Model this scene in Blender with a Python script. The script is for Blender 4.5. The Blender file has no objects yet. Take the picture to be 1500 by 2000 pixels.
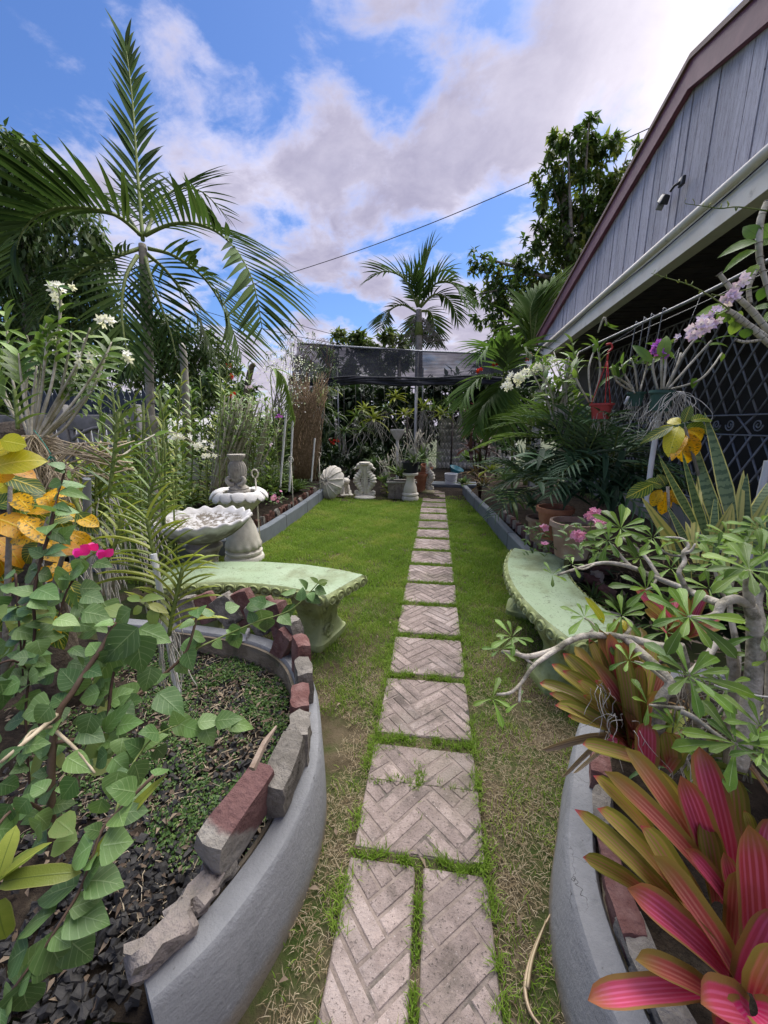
import bpy, math, random
import numpy as np
from mathutils import Vector, Matrix, Quaternion
rnd = random.Random(7)
npr = np.random.default_rng(11)
sc = bpy.context.scene
C = sc.collection
PI = math.pi
# ---------------------------------------------------------------- camera
CAM = Vector((0, 0, 1.45)); FPX = 751.0
PITCH, YAW = math.radians(12.8), math.radians(7.7)
_fh = Vector((-math.sin(YAW), math.cos(YAW), 0)); _R = Vector((math.cos(YAW), math.sin(YAW), 0)); _Z = Vector((0, 0, 1))
_F = _fh * math.cos(PITCH) - _Z * math.sin(PITCH); _U = _fh * math.sin(PITCH) + _Z * math.cos(PITCH)
cd = bpy.data.cameras.new('camera'); cam = bpy.data.objects.new('camera', cd); C.objects.link(cam); sc.camera = cam
cam.location = CAM; cam.rotation_euler = (PI/2 - PITCH, 0, YAW)
cd.sensor_fit = 'VERTICAL'; cd.sensor_height = 24.0; cd.lens = 24.0 * FPX / 2000.0
cd.clip_start = 0.02; cd.clip_end = 500
def ray(px, py): return _F + _R * ((px - 750) / FPX) - _U * ((py - 1000) / FPX)
def P(px, py, d): return CAM + ray(px, py) * d              # measured point at depth d (metres)
def PY(px, py, Y): r = ray(px, py); return CAM + r * (Y / r.y)
def PX(px, py, X): r = ray(px, py); return CAM + r * (X / r.x)
def G(px, py, z=0.0): r = ray(px, py); return CAM + r * ((z - CAM.z) / r.z)
# ---------------------------------------------------------------- light
SUN_AZ, SUN_EL = math.radians(24), math.radians(56)
SUND = Vector((math.sin(SUN_AZ)*math.cos(SUN_EL), math.cos(SUN_AZ)*math.cos(SUN_EL), math.sin(SUN_EL)))
sl = bpy.data.lights.new('sun', 'SUN'); so = bpy.data.objects.new('sun', sl); C.objects.link(so)
sl.energy = 3.6; sl.angle = math.radians(80); sl.color = (1.0, 0.95, 0.88)
so.rotation_euler = SUND.to_track_quat('Z', 'Y').to_euler(); so.location = (6, 8, 9)
sc.view_settings.view_transform = 'Standard'; sc.view_settings.look = 'None'
sc.view_settings.gamma = 1.0; sc.view_settings.use_curve_mapping = False
sc.view_settings.exposure = 1.28
try:
    sc.cycles.max_bounces = 8; sc.cycles.transparent_max_bounces = 16; sc.cycles.sample_clamp_indirect = 6
except Exception: pass

# ---------------------------------------------------------------- node helper
class NT:
    def __init__(s, nt): s.nt = nt; s.L = nt.links
    def n(s, typ, ins=None, **props):
        nd = s.nt.nodes.new('ShaderNode' + typ)
        for k, v in props.items(): setattr(nd, k, v)
        for k, v in (ins or {}).items(): s.set(nd.inputs[k], v)
        return nd
    def set(s, sock, v):
        if isinstance(v, bpy.types.NodeSocket): s.L.new(v, sock)
        elif isinstance(v, bpy.types.Node): s.L.new(v.outputs[0], sock)
        else:
            if hasattr(sock.default_value, '__len__') and isinstance(v, (tuple, list)) and len(v) == 3 and len(sock.default_value) == 4: v = (*v, 1)
            sock.default_value = v
    def m(s, op, a, b=0.0, c=0.0, clamp=False):
        nd = s.n('Math', operation=op, use_clamp=clamp); s.set(nd.inputs[0], a); s.set(nd.inputs[1], b); s.set(nd.inputs[2], c); return nd.outputs[0]
    def vm(s, op, a, b=None):
        nd = s.n('VectorMath', operation=op); s.set(nd.inputs[0], a)
        if b is not None: s.set(nd.inputs[1], b)
        return nd.outputs['Value'] if op in ('DOT_PRODUCT', 'LENGTH') else nd.outputs[0]
    def mix(s, f, a, b, blend='MIX'):
        nd = s.n('Mix', data_type='RGBA', blend_type=blend); s.set(nd.inputs[0], f); s.set(nd.inputs[6], a); s.set(nd.inputs[7], b); return nd.outputs[2]
    def noise(s, scale, detail=4, vec=None, rough=0.55, dist=0.0, col=False):
        nd = s.n('TexNoise'); nd.inputs['Scale'].default_value = scale; nd.inputs['Detail'].default_value = detail; nd.inputs['Roughness'].default_value = rough; nd.inputs['Distortion'].default_value = dist
        if vec is not None: s.set(nd.inputs['Vector'], vec)
        return nd.outputs['Color' if col else 'Fac']
    def mr(s, v, a, b, c=0.0, d=1.0, smooth=True):
        nd = s.n('MapRange', interpolation_type='SMOOTHSTEP' if smooth else 'LINEAR'); nd.clamp = True if not smooth else nd.clamp
        s.set(nd.inputs[0], v)
        for i, q in zip((1, 2, 3, 4), (a, b, c, d)): s.set(nd.inputs[i], q)
        return nd.outputs[0]
    def obj(s): return s.n('TexCoord').outputs['Object']
    def pos(s): return s.n('NewGeometry').outputs['Position']
    def uv(s):
        nd = s.n('TexCoord'); sp = s.n('SeparateXYZ', {0: nd.outputs['UV']}); return sp.outputs[0], sp.outputs[1]
    def rand(s): return s.n('ObjectInfo').outputs['Random']
    def attr(s, name, out='Fac'): return s.n('Attribute', attribute_name=name).outputs[out]

# ---------------------------------------------------------------- sky
w = bpy.data.worlds.new('World'); sc.world = w; w.use_nodes = True
nt = w.node_tree; nt.nodes.clear(); k = NT(nt)
sky = k.n('TexSky', sky_type='NISHITA', sun_disc=False); sky.sun_elevation = SUN_EL; sky.sun_rotation = SUN_AZ; sky.air_density = 1.2; sky.dust_density = 0.6; sky.ozone_density = 2.5
dirv = k.vm('NORMALIZE', k.n('TexCoord').outputs['Generated'])
sp = k.n('SeparateXYZ', {0: dirv}); dz = k.m('MAXIMUM', sp.outputs[2], 0.0); den = k.m('ADD', dz, 0.22)
cv = k.n('CombineXYZ', {0: k.m('DIVIDE', sp.outputs[0], den), 1: k.m('DIVIDE', sp.outputs[1], den), 2: 3.7}).outputs[0]
warp = k.vm('ADD', cv, k.vm('MULTIPLY', k.vm('SUBTRACT', k.noise(1.6, 3, cv, col=True), (.5, .5, .5)), (0.26, 0.26, 0.15)))
n1 = k.noise(1.35, 9, warp, 0.56)
n2 = k.noise(3.3, 8, k.vm('ADD', warp, (4.2, 1.3, 0)), 0.60)
n3 = k.noise(0.8, 5, k.vm('ADD', cv, (9.2, 2.6, 1.0)), 0.5)
sd = k.vm('DOT_PRODUCT', dirv, tuple(SUND)); sdp = k.m('MAXIMUM', sd, 0.0)
cover = k.m('ADD', k.m('MULTIPLY', sp.outputs[0], 0.16), k.m('MULTIPLY', k.m('POWER', k.m('SUBTRACT', 1.0, dz), 2.0), 0.30))    # more cloud to the east and low down
dens = k.m('ADD', k.m('ADD', k.m('MULTIPLY', n1, 0.80), k.m('MULTIPLY', n2, 0.45)), cover)
mask = k.mr(k.m('ADD', dens, k.m('MULTIPLY', k.m('SUBTRACT', n2, .5), .55)), 0.60, 0.83)
thick = k.mr(k.m('ADD', k.m('MULTIPLY', k.m('SUBTRACT', dens, .62), 1.0), k.m('MULTIPLY', k.m('ADD', k.m('MULTIPLY', n3, .45), k.m('MULTIPLY', n2, .95)), 1.0)), 0.56, 1.0)
glow = k.m('POWER', k.m('MAXIMUM', k.vm('DOT_PRODUCT', dirv, (.62, .60, .505)), 0.0), 16.0)
base = k.mix(thick, (8.0, 7.7, 9.0), (3.6, 3.45, 4.5))
low = k.mix(thick, (8.8, 8.0, 7.8), (4.2, 3.9, 4.7))
base = k.mix(k.mr(dz, 0.05, 0.42), low, base)
base = k.mix(1.0, base, k.n('CombineColor', {0: k.mr(k.noise(7.5, 7, warp, .62), .3, .7, .80, 1.14, False), 1: k.mr(k.noise(7.5, 7, warp, .62), .3, .7, .80, 1.14, False), 2: k.mr(k.noise(7.5, 7, warp, .62), .3, .7, .86, 1.12, False)}), 'MULTIPLY')
cl = k.mix(k.m('MULTIPLY', glow, .70), base, (17, 15.8, 15.6))
sk = k.mix(1.0, sky.outputs[0], (0.50, 0.66, 0.98), 'MULTIPLY')
colr = k.mix(mask, sk, cl)
bg = k.n('Background', {0: colr, 1: 0.062}); k.L.new(bg.outputs[0], k.n('OutputWorld').inputs[0])

# ---------------------------------------------------------------- mesh / object helpers
class MB:
    def __init__(s): s.v = []; s.f = []; s.uv = []
    def add(s, vs, fs, uvs=None):
        o = len(s.v); s.v += [tuple(p) for p in vs]; s.f += [tuple(i + o for i in f) for f in fs]
        s.uv += list(uvs) if uvs is not None else [(0.5, 0.5)] * len(vs); return o
    def box(s, c, sz, rot=None, jit=0.0, taper=0.0):
        vs = []
        for z in (-.5, .5):
            for x, y in ((-.5, -.5), (.5, -.5), (.5, .5), (-.5, .5)):
                t = 1 - taper * (z + .5)
                p = Vector((x*sz[0]*t, y*sz[1]*t, z*sz[2]))
                if jit: p += Vector([rnd.uniform(-jit, jit) for _ in range(3)])
                if rot is not None: p = rot @ p
                vs.append(p + Vector(c))
        s.add(vs, [(3, 2, 1, 0), (4, 5, 6, 7), (0, 1, 5, 4), (1, 2, 6, 5), (2, 3, 7, 6), (3, 0, 4, 7)],
              [(0, 0), (1, 0), (1, 1), (0, 1)] * 2)
    def tube(s, pts, r, n=6, cap=True, sm=0):
        pts = [Vector(p) for p in pts]
        if not hasattr(r, '__len__'): r = [r] * len(pts)
        r = list(r)
        if sm: pts, r = smooth(pts, r, sm)
        up = None; ring = []; vs = []; uvs = []
        N = len(pts)
        for i, p in enumerate(pts):
            t = (pts[min(i+1, N-1)] - pts[max(i-1, 0)])
            if t.length < 1e-9: t = Vector((0, 0, 1))
            t.normalize()
            if up is None: up = t.orthogonal().normalized()
            up = (up - t * up.dot(t))
            up = up.normalized() if up.length > 1e-6 else t.orthogonal().normalized()
            b = t.cross(up)
            for j in range(n):
                a = 2*PI*j/n; vs.append(p + (up*math.cos(a) + b*math.sin(a)) * r[i]); uvs.append((j/n, i/max(1, N-1)))
        fs = [(i*n+j, i*n+(j+1) % n, (i+1)*n+(j+1) % n, (i+1)*n+j) for i in range(N-1) for j in range(n)]
        if cap: fs += [tuple(range(n-1, -1, -1)), tuple((N-1)*n + j for j in range(n))]
        s.add(vs, fs, uvs)
    def lathe(s, prof, n=32, mod=None, c=(0, 0, 0), close=False):
        vs = []; uvs = []; M = len(prof)
        for i, (r, z) in enumerate(prof):
            for j in range(n):
                a = 2*PI*j/n; rr, zz = (r, z) if mod is None else mod(i, r, z, a)
                vs.append((c[0]+rr*math.cos(a), c[1]+rr*math.sin(a), c[2]+zz)); uvs.append((j/n, i/(M-1)))
        fs = [(i*n+j, i*n+(j+1) % n, (i+1)*n+(j+1) % n, (i+1)*n+j) for i in range(M-1) for j in range(n)]
        if close: fs += [tuple(range(n-1, -1, -1)), tuple((M-1)*n+j for j in range(n))]
        s.add(vs, fs, uvs)
    def grid(s, fn, nu, nv, flip=False):
        vs = []; uvs = []
        for i in range(nu+1):
            for j in range(nv+1): vs.append(fn(i/nu, j/nv)); uvs.append((i/nu, j/nv))
        q = nv+1
        fs = [(i*q+j, (i+1)*q+j, (i+1)*q+j+1, i*q+j+1) for i in range(nu) for j in range(nv)]
        if flip: fs = [f[::-1] for f in fs]
        s.add(vs, fs, uvs)
    def prism(s, poly, axis_fn, t0, t1):
        n = len(poly); vs = [axis_fn(a, b, t0) for a, b in poly] + [axis_fn(a, b, t1) for a, b in poly]
        s.add(vs, [tuple(range(n-1, -1, -1)), tuple(range(n, 2*n))] + [(i, (i+1) % n, n+(i+1) % n, n+i) for i in range(n)])
    def mesh(s, name='mesh', smooth_=True):
        me = bpy.data.meshes.new(name); me.from_pydata(s.v, [], s.f); me.update()
        ul = me.uv_layers.new(name='UVMap'); li = np.empty(len(me.loops), 'i4'); me.loops.foreach_get('vertex_index', li)
        ul.data.foreach_set('uv', np.asarray(s.uv, 'f4')[li].ravel())
        me.polygons.foreach_set('use_smooth', np.full(len(me.polygons), smooth_))
        return me
def smooth(pts, r, sub):
    N = len(pts); o = []; q = []
    for i in range(N-1):
        p0, p1, p2, p3 = pts[max(i-1, 0)], pts[i], pts[i+1], pts[min(i+2, N-1)]
        for k_ in range(sub):
            t = k_/sub
            o.append(0.5*((2*p1) + (p2-p0)*t + (2*p0-5*p1+4*p2-p3)*t*t + (3*p1-p0-3*p2+p3)*t**3)); q.append(r[i]*(1-t)+r[i+1]*t)
    o.append(pts[-1]); q.append(r[-1]); return o, q
def link(o, parent=None):
    C.objects.link(o)
    if parent is not None: o.parent = parent
    return o
def fin(me, bevel=0.0, seg=2):
    return me
def ob(name, mb, mat, parent=None, smooth_=True, kind=None, auto=None, bevel=0.0, seg=2, local=True):
    """one mesh object; world-space builders are shifted into the parent's frame"""
    me = mb.mesh(name, smooth_) if isinstance(mb, MB) else mb
    if mat is not None and not me.materials: me.materials.append(mat)
    o = bpy.data.objects.new(name, me); link(o, parent)
    if kind: o['kind'] = kind
    if auto is not None:
        me.polygons.foreach_set('use_smooth', np.full(len(me.polygons), True))
        try: me.set_sharp_from_angle(angle=math.radians(auto))
        except Exception: pass
    if bevel:
        b = o.modifiers.new('bevel', 'BEVEL'); b.width = bevel; b.segments = seg; b.limit_method = 'ANGLE'; b.angle_limit = math.radians(35)
    return o
def tag(o, label, cat, group=None):
    o['label'] = label; o['category'] = cat
    if group: o['group'] = group
    return o
def thing(name, label, cat, loc=(0, 0, 0), rz=0.0, group=None):
    o = bpy.data.objects.new(name, None); o.empty_display_size = 0.1; o.location = loc; o.rotation_euler = (0, 0, rz); C.objects.link(o)
    return tag(o, label, cat, group)
def struct(name, mb, mat, **kw):
    o = ob(name, mb, mat, **kw); o['kind'] = 'structure'; return o
def inst(name, me, parent, M, label=None):
    o = bpy.data.objects.new(name, me); C.objects.link(o); o.parent = parent; o.matrix_basis = M
    if label: o['label'] = label
    return o
def frame(p, d, up=(0, 0, 1), s=1.0):
    """Y along d, Z as near up as it can be"""
    y = Vector(d).normalized(); u = Vector(up); x = y.cross(u)
    if x.length < 1e-4: x = y.orthogonal()
    x.normalize(); z = x.cross(y)
    sx, sy, sz = (s, s, s) if not hasattr(s, '__len__') else s
    return Matrix(((x.x*sx, y.x*sy, z.x*sz, p[0]), (x.y*sx, y.y*sy, z.y*sz, p[1]), (x.z*sx, y.z*sy, z.z*sz, p[2]), (0, 0, 0, 1)))
def sph(az, el): return Vector((math.cos(az)*math.cos(el), math.sin(az)*math.cos(el), math.sin(el)))
U = rnd.uniform

# ---------------------------------------------------------------- materials
def newmat(name):
    m = bpy.data.materials.new(name); m.use_nodes = True; m.node_tree.nodes.clear(); return m, NT(m.node_tree)
def surf(k, col, rough=0.6, bump=None, bstr=0.3, bdist=0.01, spec=0.4, metal=0.0, out=True):
    b = k.n('BsdfPrincipled'); k.set(b.inputs['Base Color'], col); k.set(b.inputs['Roughness'], rough); k.set(b.inputs['Specular IOR Level'], spec); k.set(b.inputs['Metallic'], metal)
    if bump is not None:
        bn = k.n('Bump', {'Height': bump, 'Strength': bstr, 'Distance': bdist}); k.L.new(bn.outputs[0], b.inputs['Normal'])
    if out: k.L.new(b.outputs[0], k.n('OutputMaterial').inputs[0])
    return b
def simple(name, c1, c2=None, scale=8, rough=0.6, bump=0.3, bscale=40, c3=None, scale3=1.5, thr=(.5, .7), spec=0.3, metal=0.0, world=False, rnd_amt=0.0, bd=0.006):
    m, k = newmat(name); v = k.pos() if world else k.obj()
    col = c1
    if c2: col = k.mix(k.mr(k.noise(scale, 6, v, .6), .35, .65), c1, c2)
    if c3: col = k.mix(k.mr(k.noise(scale3, 7, v, .65), *thr), col, c3)
    if rnd_amt:
        h = k.n('HueSaturation', {'Hue': 0.5, 'Saturation': 1.0, 'Value': k.mr(k.rand(), 0, 1, 1-rnd_amt, 1+rnd_amt, False), 'Fac': 1.0, 'Color': col}); col = h.outputs[0]
    surf(k, col, rough, k.noise(bscale, 5, v, .6) if bump else None, bump, bd, spec, metal); return m
def leafmat(name, c1, c2, vein=None, vein_w=0.06, lat=0, lat_amt=0.5, edge=None, edge_w=0.08, stripes=0, stripe_col=None, tip=None, tip_at=.9, base=None, base_to=0.3, blotch=None, blotch_thr=(.5, .6), blotch_scale=30, band=0, band_col=None, transl=0.22, rough=0.42, rv=0.25, back=None, spec=0.4):
    m, k = newmat(name); u, v = k.uv(); r = k.rand(); o = k.obj()
    col = k.mix(k.mr(k.m('ADD', k.m('MULTIPLY', r, .7), k.m('MULTIPLY', k.noise(9, 3, o), .6)), .25, 1.05), c1, c2)
    a = k.m('ABSOLUTE', k.m('SUBTRACT', u, .5))
    if base: col = k.mix(k.mr(v, base_to, 0.0), col, base)
    if blotch: col = k.mix(k.mr(k.m('ADD', k.noise(blotch_scale, 3, o), k.m('MULTIPLY', k.m('SUBTRACT', r, .5), .12)), *blotch_thr), col, blotch)
    if stripes:
        s_ = k.m('ADD', k.m('MULTIPLY', k.m('SINE', k.m('ADD', k.m('MULTIPLY', u, stripes*2*PI), k.m('MULTIPLY', k.noise(1.5, 2, o), 2.0))), .5), .5)
        fade = k.mr(a, .5, .16); col = k.mix(k.m('MULTIPLY', k.m('MULTIPLY', k.mr(s_, .35, .95), fade), k.mr(k.noise(6, 3, o), .3, .6, .55, 1)), col, stripe_col)
    if band:
        s_ = k.m('SINE', k.m('ADD', k.m('MULTIPLY', v, band*2*PI), k.m('MULTIPLY', k.noise(30, 3, o), 9.0))); col = k.mix(k.m('MULTIPLY', k.mr(s_, .1, .9), .8), col, band_col)
    if lat:
        s_ = k.m('FRACT', k.m('SUBTRACT', k.m('MULTIPLY', v, lat), k.m('MULTIPLY', a, lat*.55))); s_ = k.m('ABSOLUTE', k.m('SUBTRACT', s_, .5))
        col = k.mix(k.m('MULTIPLY', k.mr(s_, .10, .03), lat_amt), col, vein)
    if vein: col = k.mix(k.m('MULTIPLY', k.mr(a, vein_w, vein_w*.35), .85), col, vein)
    if edge: col = k.mix(k.mr(k.m('ADD', a, k.m('MULTIPLY', k.m('SUBTRACT', k.noise(25, 2, o), .5), .06)), .5-edge_w, .5-edge_w*.6), col, edge)
    if tip: col = k.mix(k.mr(v, tip_at, 1.0), col, tip)
    val = k.mr(r, 0, 1, 1-rv, 1+rv, False)
    h = k.n('HueSaturation', {'Hue': k.mr(k.m('FRACT', k.m('MULTIPLY', r, 7.3)), 0, 1, .49, .51, False), 'Saturation': 1.0, 'Value': val, 'Fac': 1.0, 'Color': col}); col = h.outputs[0]
    hb = k.mix(k.n('NewGeometry').outputs['Backfacing'], col, k.mix(.35, col, back or (.22, .28, .16)))
    b = surf(k, hb, rough, k.m('ADD', k.noise(60, 3, o), k.m('MULTIPLY', k.mr(a, .06, .0), .6)), .25, .003, spec, out=False)
    t = k.n('BsdfTranslucent', {0: k.mix(1.0, col, (1.5, 1.5, 1.0), 'MULTIPLY')})
    mx = k.n('MixShader', {0: transl, 1: b.outputs[0], 2: t.outputs[0]}); k.L.new(mx.outputs[0], k.n('OutputMaterial').inputs[0]); return m
def cloudleaf(name, c1, c2, c3, transl=0.25, rough=0.5, spec=.35):
    """foliage mesh: per-leaf tint in the attribute 'tint'"""
    m, k = newmat(name); t = k.attr('tint')
    rp = k.n('ValToRGB', {0: t}); e = rp.color_ramp.elements; e[0].color = (*c1, 1); e[1].color = (*c3, 1); e.new(.55).color = (*c2, 1)
    b = surf(k, rp.outputs[0], rough, spec=spec, out=False)
    tr = k.n('BsdfTranslucent', {0: k.mix(1.0, rp.outputs[0], (1.4, 1.5, .9), 'MULTIPLY')})
    mx = k.n('MixShader', {0: transl, 1: b.outputs[0], 2: tr.outputs[0]}); k.L.new(mx.outputs[0], k.n('OutputMaterial').inputs[0]); return m
# ---------------------------------------------------------------- many leaves in one mesh
def leafcloud(name, pos, dirs, nrm, L, W, tint, mat, parent=None, droop=0.25, fold=.25, kind='stuff'):
    n = len(pos); d = dirs/np.linalg.norm(dirs, axis=1, keepdims=True)
    x = np.cross(d, nrm); x /= np.maximum(np.linalg.norm(x, axis=1, keepdims=True), 1e-6); z = np.cross(x, d)
    L = np.broadcast_to(np.asarray(L, float), (n,))[:, None]; W = np.broadcast_to(np.asarray(W, float), (n,))[:, None]
    p0 = pos; tip = pos + d*L - z*L*droop; m1 = pos + d*L*.45 + z*L*.03
    l = m1 - x*W*.5 + z*W*fold; r_ = m1 + x*W*.5 + z*W*fold
    V = np.stack([p0, r_, tip, l, m1], 1).reshape(-1, 3)
    b = np.arange(n)[:, None]*5
    F = np.concatenate([b + np.array([[0, 1, 4]]), b + np.array([[4, 1, 2]]), b + np.array([[0, 4, 3]]), b + np.array([[4, 2, 3]])], 1).reshape(-1, 3)
    me = bpy.data.meshes.new(name); me.vertices.add(len(V)); me.vertices.foreach_set('co', V.astype('f4').ravel())
    me.loops.add(F.size); me.loops.foreach_set('vertex_index', F.astype('i4').ravel()); me.polygons.add(len(F)); me.polygons.foreach_set('loop_start', np.arange(0, F.size, 3, dtype='i4'))
    me.update(calc_edges=True)
    a = me.attributes.new('tint', 'FLOAT', 'POINT'); a.data.foreach_set('value', np.repeat(np.clip(tint, 0, 1), 5).astype('f4'))
    me.materials.append(mat); o = bpy.data.objects.new(name, me); link(o, parent)
    if kind: o['kind'] = kind
    return o
def unit(n): a = npr.normal(size=(n, 3)); return a/np.linalg.norm(a, axis=1, keepdims=True)
# ================================================================ SETTING
M_soil = simple('soil', (.018, .014, .011), (.045, .034, .025), 14, .95, .9, 60, (.10, .08, .055), 5, (.58, .78), .1, bd=.02)
M_earth = simple('ground_earth', (.075, .06, .035), (.12, .095, .06), 9, .95, .8, 90, (.05, .075, .018), 3.0, (.42, .6), .1, world=True, bd=.015)
M_far = simple('far_ground', (.05, .06, .02), (.03, .045, .015), .6, .95, .5, 20, None, world=True)
def paint_mat():
    m, k_ = newmat('worn_grey_paint'); o = k_.pos(); z = k_.n('SeparateXYZ', {0: o}).outputs[2]
    c = k_.mix(k_.mr(k_.noise(4, 6, o, .65), .3, .7), (.20, .205, .215), (.245, .25, .26)); mp = k_.n('Mapping', {'Vector': o, 'Scale': (6, 6, 1.2)})
    c = k_.mix(k_.mr(k_.noise(2.4, 7, mp.outputs[0], .65), .56, .74, 0, .6), c, (.14, .145, .15))
    c = k_.mix(k_.mr(k_.noise(38, 5, o, .7), .64, .70, 0, .7), c, (.10, .10, .095)); c = k_.mix(k_.mr(k_.noise(11, 6, k_.vm('ADD', o, (3, 7, 2)), .7), .62, .72, 0, .8), c, (.30, .31, .32))
    foot = k_.mr(k_.m('ADD', z, k_.m('MULTIPLY', k_.noise(14, 4, o), -.10)), .03, -.045); c = k_.mix(k_.m('MULTIPLY', foot, .85), c, (.20, .165, .12))
    vo = k_.n('TexVoronoi', feature='DISTANCE_TO_EDGE'); vo.inputs['Scale'].default_value = 3.2; k_.set(vo.inputs['Vector'], k_.vm('ADD', o, k_.vm('MULTIPLY', k_.noise(7, 4, o, col=True), (.22, .22, .22))))
    cr = k_.m('MULTIPLY', k_.mr(vo.outputs[0], .0035, .0008), k_.mr(k_.noise(2.2, 2, o), .55, .62)); c = k_.mix(cr, c, (.05, .05, .05))
    mp2 = k_.n('Mapping', {'Vector': o, 'Scale': (18, 18, 60)})
    surf(k_, c, .68, k_.m('ADD', k_.m('MULTIPLY', k_.noise(1.0, 5, mp2.outputs[0]), .6), k_.m('ADD', k_.noise(70, 5, o, .7), k_.noise(9, 4, o))), .7, .006, .3); return m
M_paint = paint_mat()
M_kerb = simple('grey_kerb_paint', (.135, .155, .18), (.165, .185, .21), 5, .65, .4, 60, (.12, .13, .13), 2.0, (.55, .8), .3, bd=.005)
M_tile = simple('paver_groove', (.205, .165, .142), (.30, .245, .213), 22, .9, .8, 80, (.06, .06, .05), 7, (.5, .72), .15, bd=.008)
M_tileface = simple('paver_face', (.40, .325, .295), (.53, .445, .41), 18, .88, .75, 120, (.15, .135, .12), 8.5, (.52, .66), .2, world=True, rnd_amt=.09, bd=.006)
def face_mat():
    m, k_ = newmat('worn_paver_face'); o = k_.pos(); r = k_.rand()
    c = k_.mix(k_.mr(k_.noise(16, 6, o, .65), .3, .7), (.29, .23, .205), (.44, .355, .32))
    c = k_.mix(k_.mr(k_.noise(3.8, 7, o, .72), .48, .66, 0, .85), c, (.15, .125, .108)); c = k_.mix(k_.mr(k_.noise(3.0, 5, k_.vm('ADD', o, (5, 3, 1)), .6), .52, .66, 0, .6), c, (.50, .42, .39))
    pit = k_.noise(130, 4, o, .7); c = k_.mix(k_.mr(pit, .58, .66), c, (.10, .085, .075)); c = k_.mix(k_.mr(k_.noise(1.1, 3, o), .52, .62, 0, .45), c, (.13, .125, .075)); c = k_.mix(k_.mr(pit, .36, .30), c, (.62, .55, .51))
    h = k_.n('HueSaturation', {'Hue': .5, 'Saturation': 1, 'Value': k_.mr(r, 0, 1, .74, 1.14, False), 'Fac': 1, 'Color': c})
    surf(k_, h.outputs[0], .9, k_.m('ADD', k_.noise(60, 6, o, .7), pit), 1.0, .006, .15); return m
M_redbrick = simple('red_brick', (.13, .062, .056), (.20, .115, .105), 16, .9, .9, 60, (.09, .075, .068), 6, (.52, .72), .15, rnd_amt=.2, bd=.012)
M_greybrick = simple('grey_brick', (.17, .155, .135), (.29, .265, .235), 18, .95, 1.0, 55, (.065, .06, .052), 9, (.5, .66), .1, rnd_amt=.15, bd=.014)
M_stone = simple('rough_stone', (.30, .265, .235), (.40, .34, .31), 12, .95, 1.0, 45, (.13, .115, .10), 6, (.5, .7), .1, rnd_amt=.15, bd=.015)
M_tileface = face_mat()
M_oldbrick = simple('old_dark_brick', (.075, .04, .032), (.14, .075, .06), 14, .95, .9, 50, (.06, .05, .04), 6, (.5, .7), .1, rnd_amt=.25, bd=.012)
M_char = simple('charcoal', (.018, .017, .017), (.06, .056, .052), 30, .8, .6, 80, None, spec=.4, rnd_amt=.3)

gnd = MB(); gnd.grid(lambda u, v: ((u-.5)*300, (v-.5)*300+60, -.012 ), 60, 60); struct('ground', gnd, M_far)
# lawn ground sheet between the kerbs
lw = MB(); lw.grid(lambda u, v: (-3.2 + u*4.6, -.4 + v*9.8, -.002 + .006*math.sin(u*19+v*31)*math.sin(v*41)), 40, 80); struct('lawn_soil', lw, M_earth)
pb = MB(); pb.grid(lambda u, v: (-.245 + u*.45, .2 + v*9.0, .008), 2, 40); path = struct('path', pb, M_earth)

# ---- path of cast pavers, each with its herringbone of raised bricks
def clip(poly, a, b, c):          # keep a*x+b*y<=c
    out = []
    for i in range(len(poly)):
        p, q = poly[i], poly[(i+1) % len(poly)]; dp = a*p[0]+b*p[1]-c; dq = a*q[0]+b*q[1]-c
        if dp <= 0: out.append(p)
        if dp*dq < 0: t = dp/(dp-dq); out.append((p[0]+(q[0]-p[0])*t, p[1]+(q[1]-p[1])*t))
    return out
def area(p): return abs(sum(p[i][0]*p[(i+1) % len(p)][1]-p[(i+1) % len(p)][0]*p[i][1] for i in range(len(p))))/2
ROWS = [(.22, .565), (.60, .985), (1.035, 1.285), (1.30, 1.470), (1.555, 1.945), (2.02, 2.390), (2.475, 2.885), (2.965, 3.330), (3.40, 3.80), (3.90, 4.28), (4.37, 4.77), (4.87, 5.24), (5.34, 5.72), (5.82, 6.2), (6.31, 6.68), (6.78, 7.16), (7.26, 7.62), (7.72, 8.1), (8.2, 8.6)]
BW0 = .104; NR = 2
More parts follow.
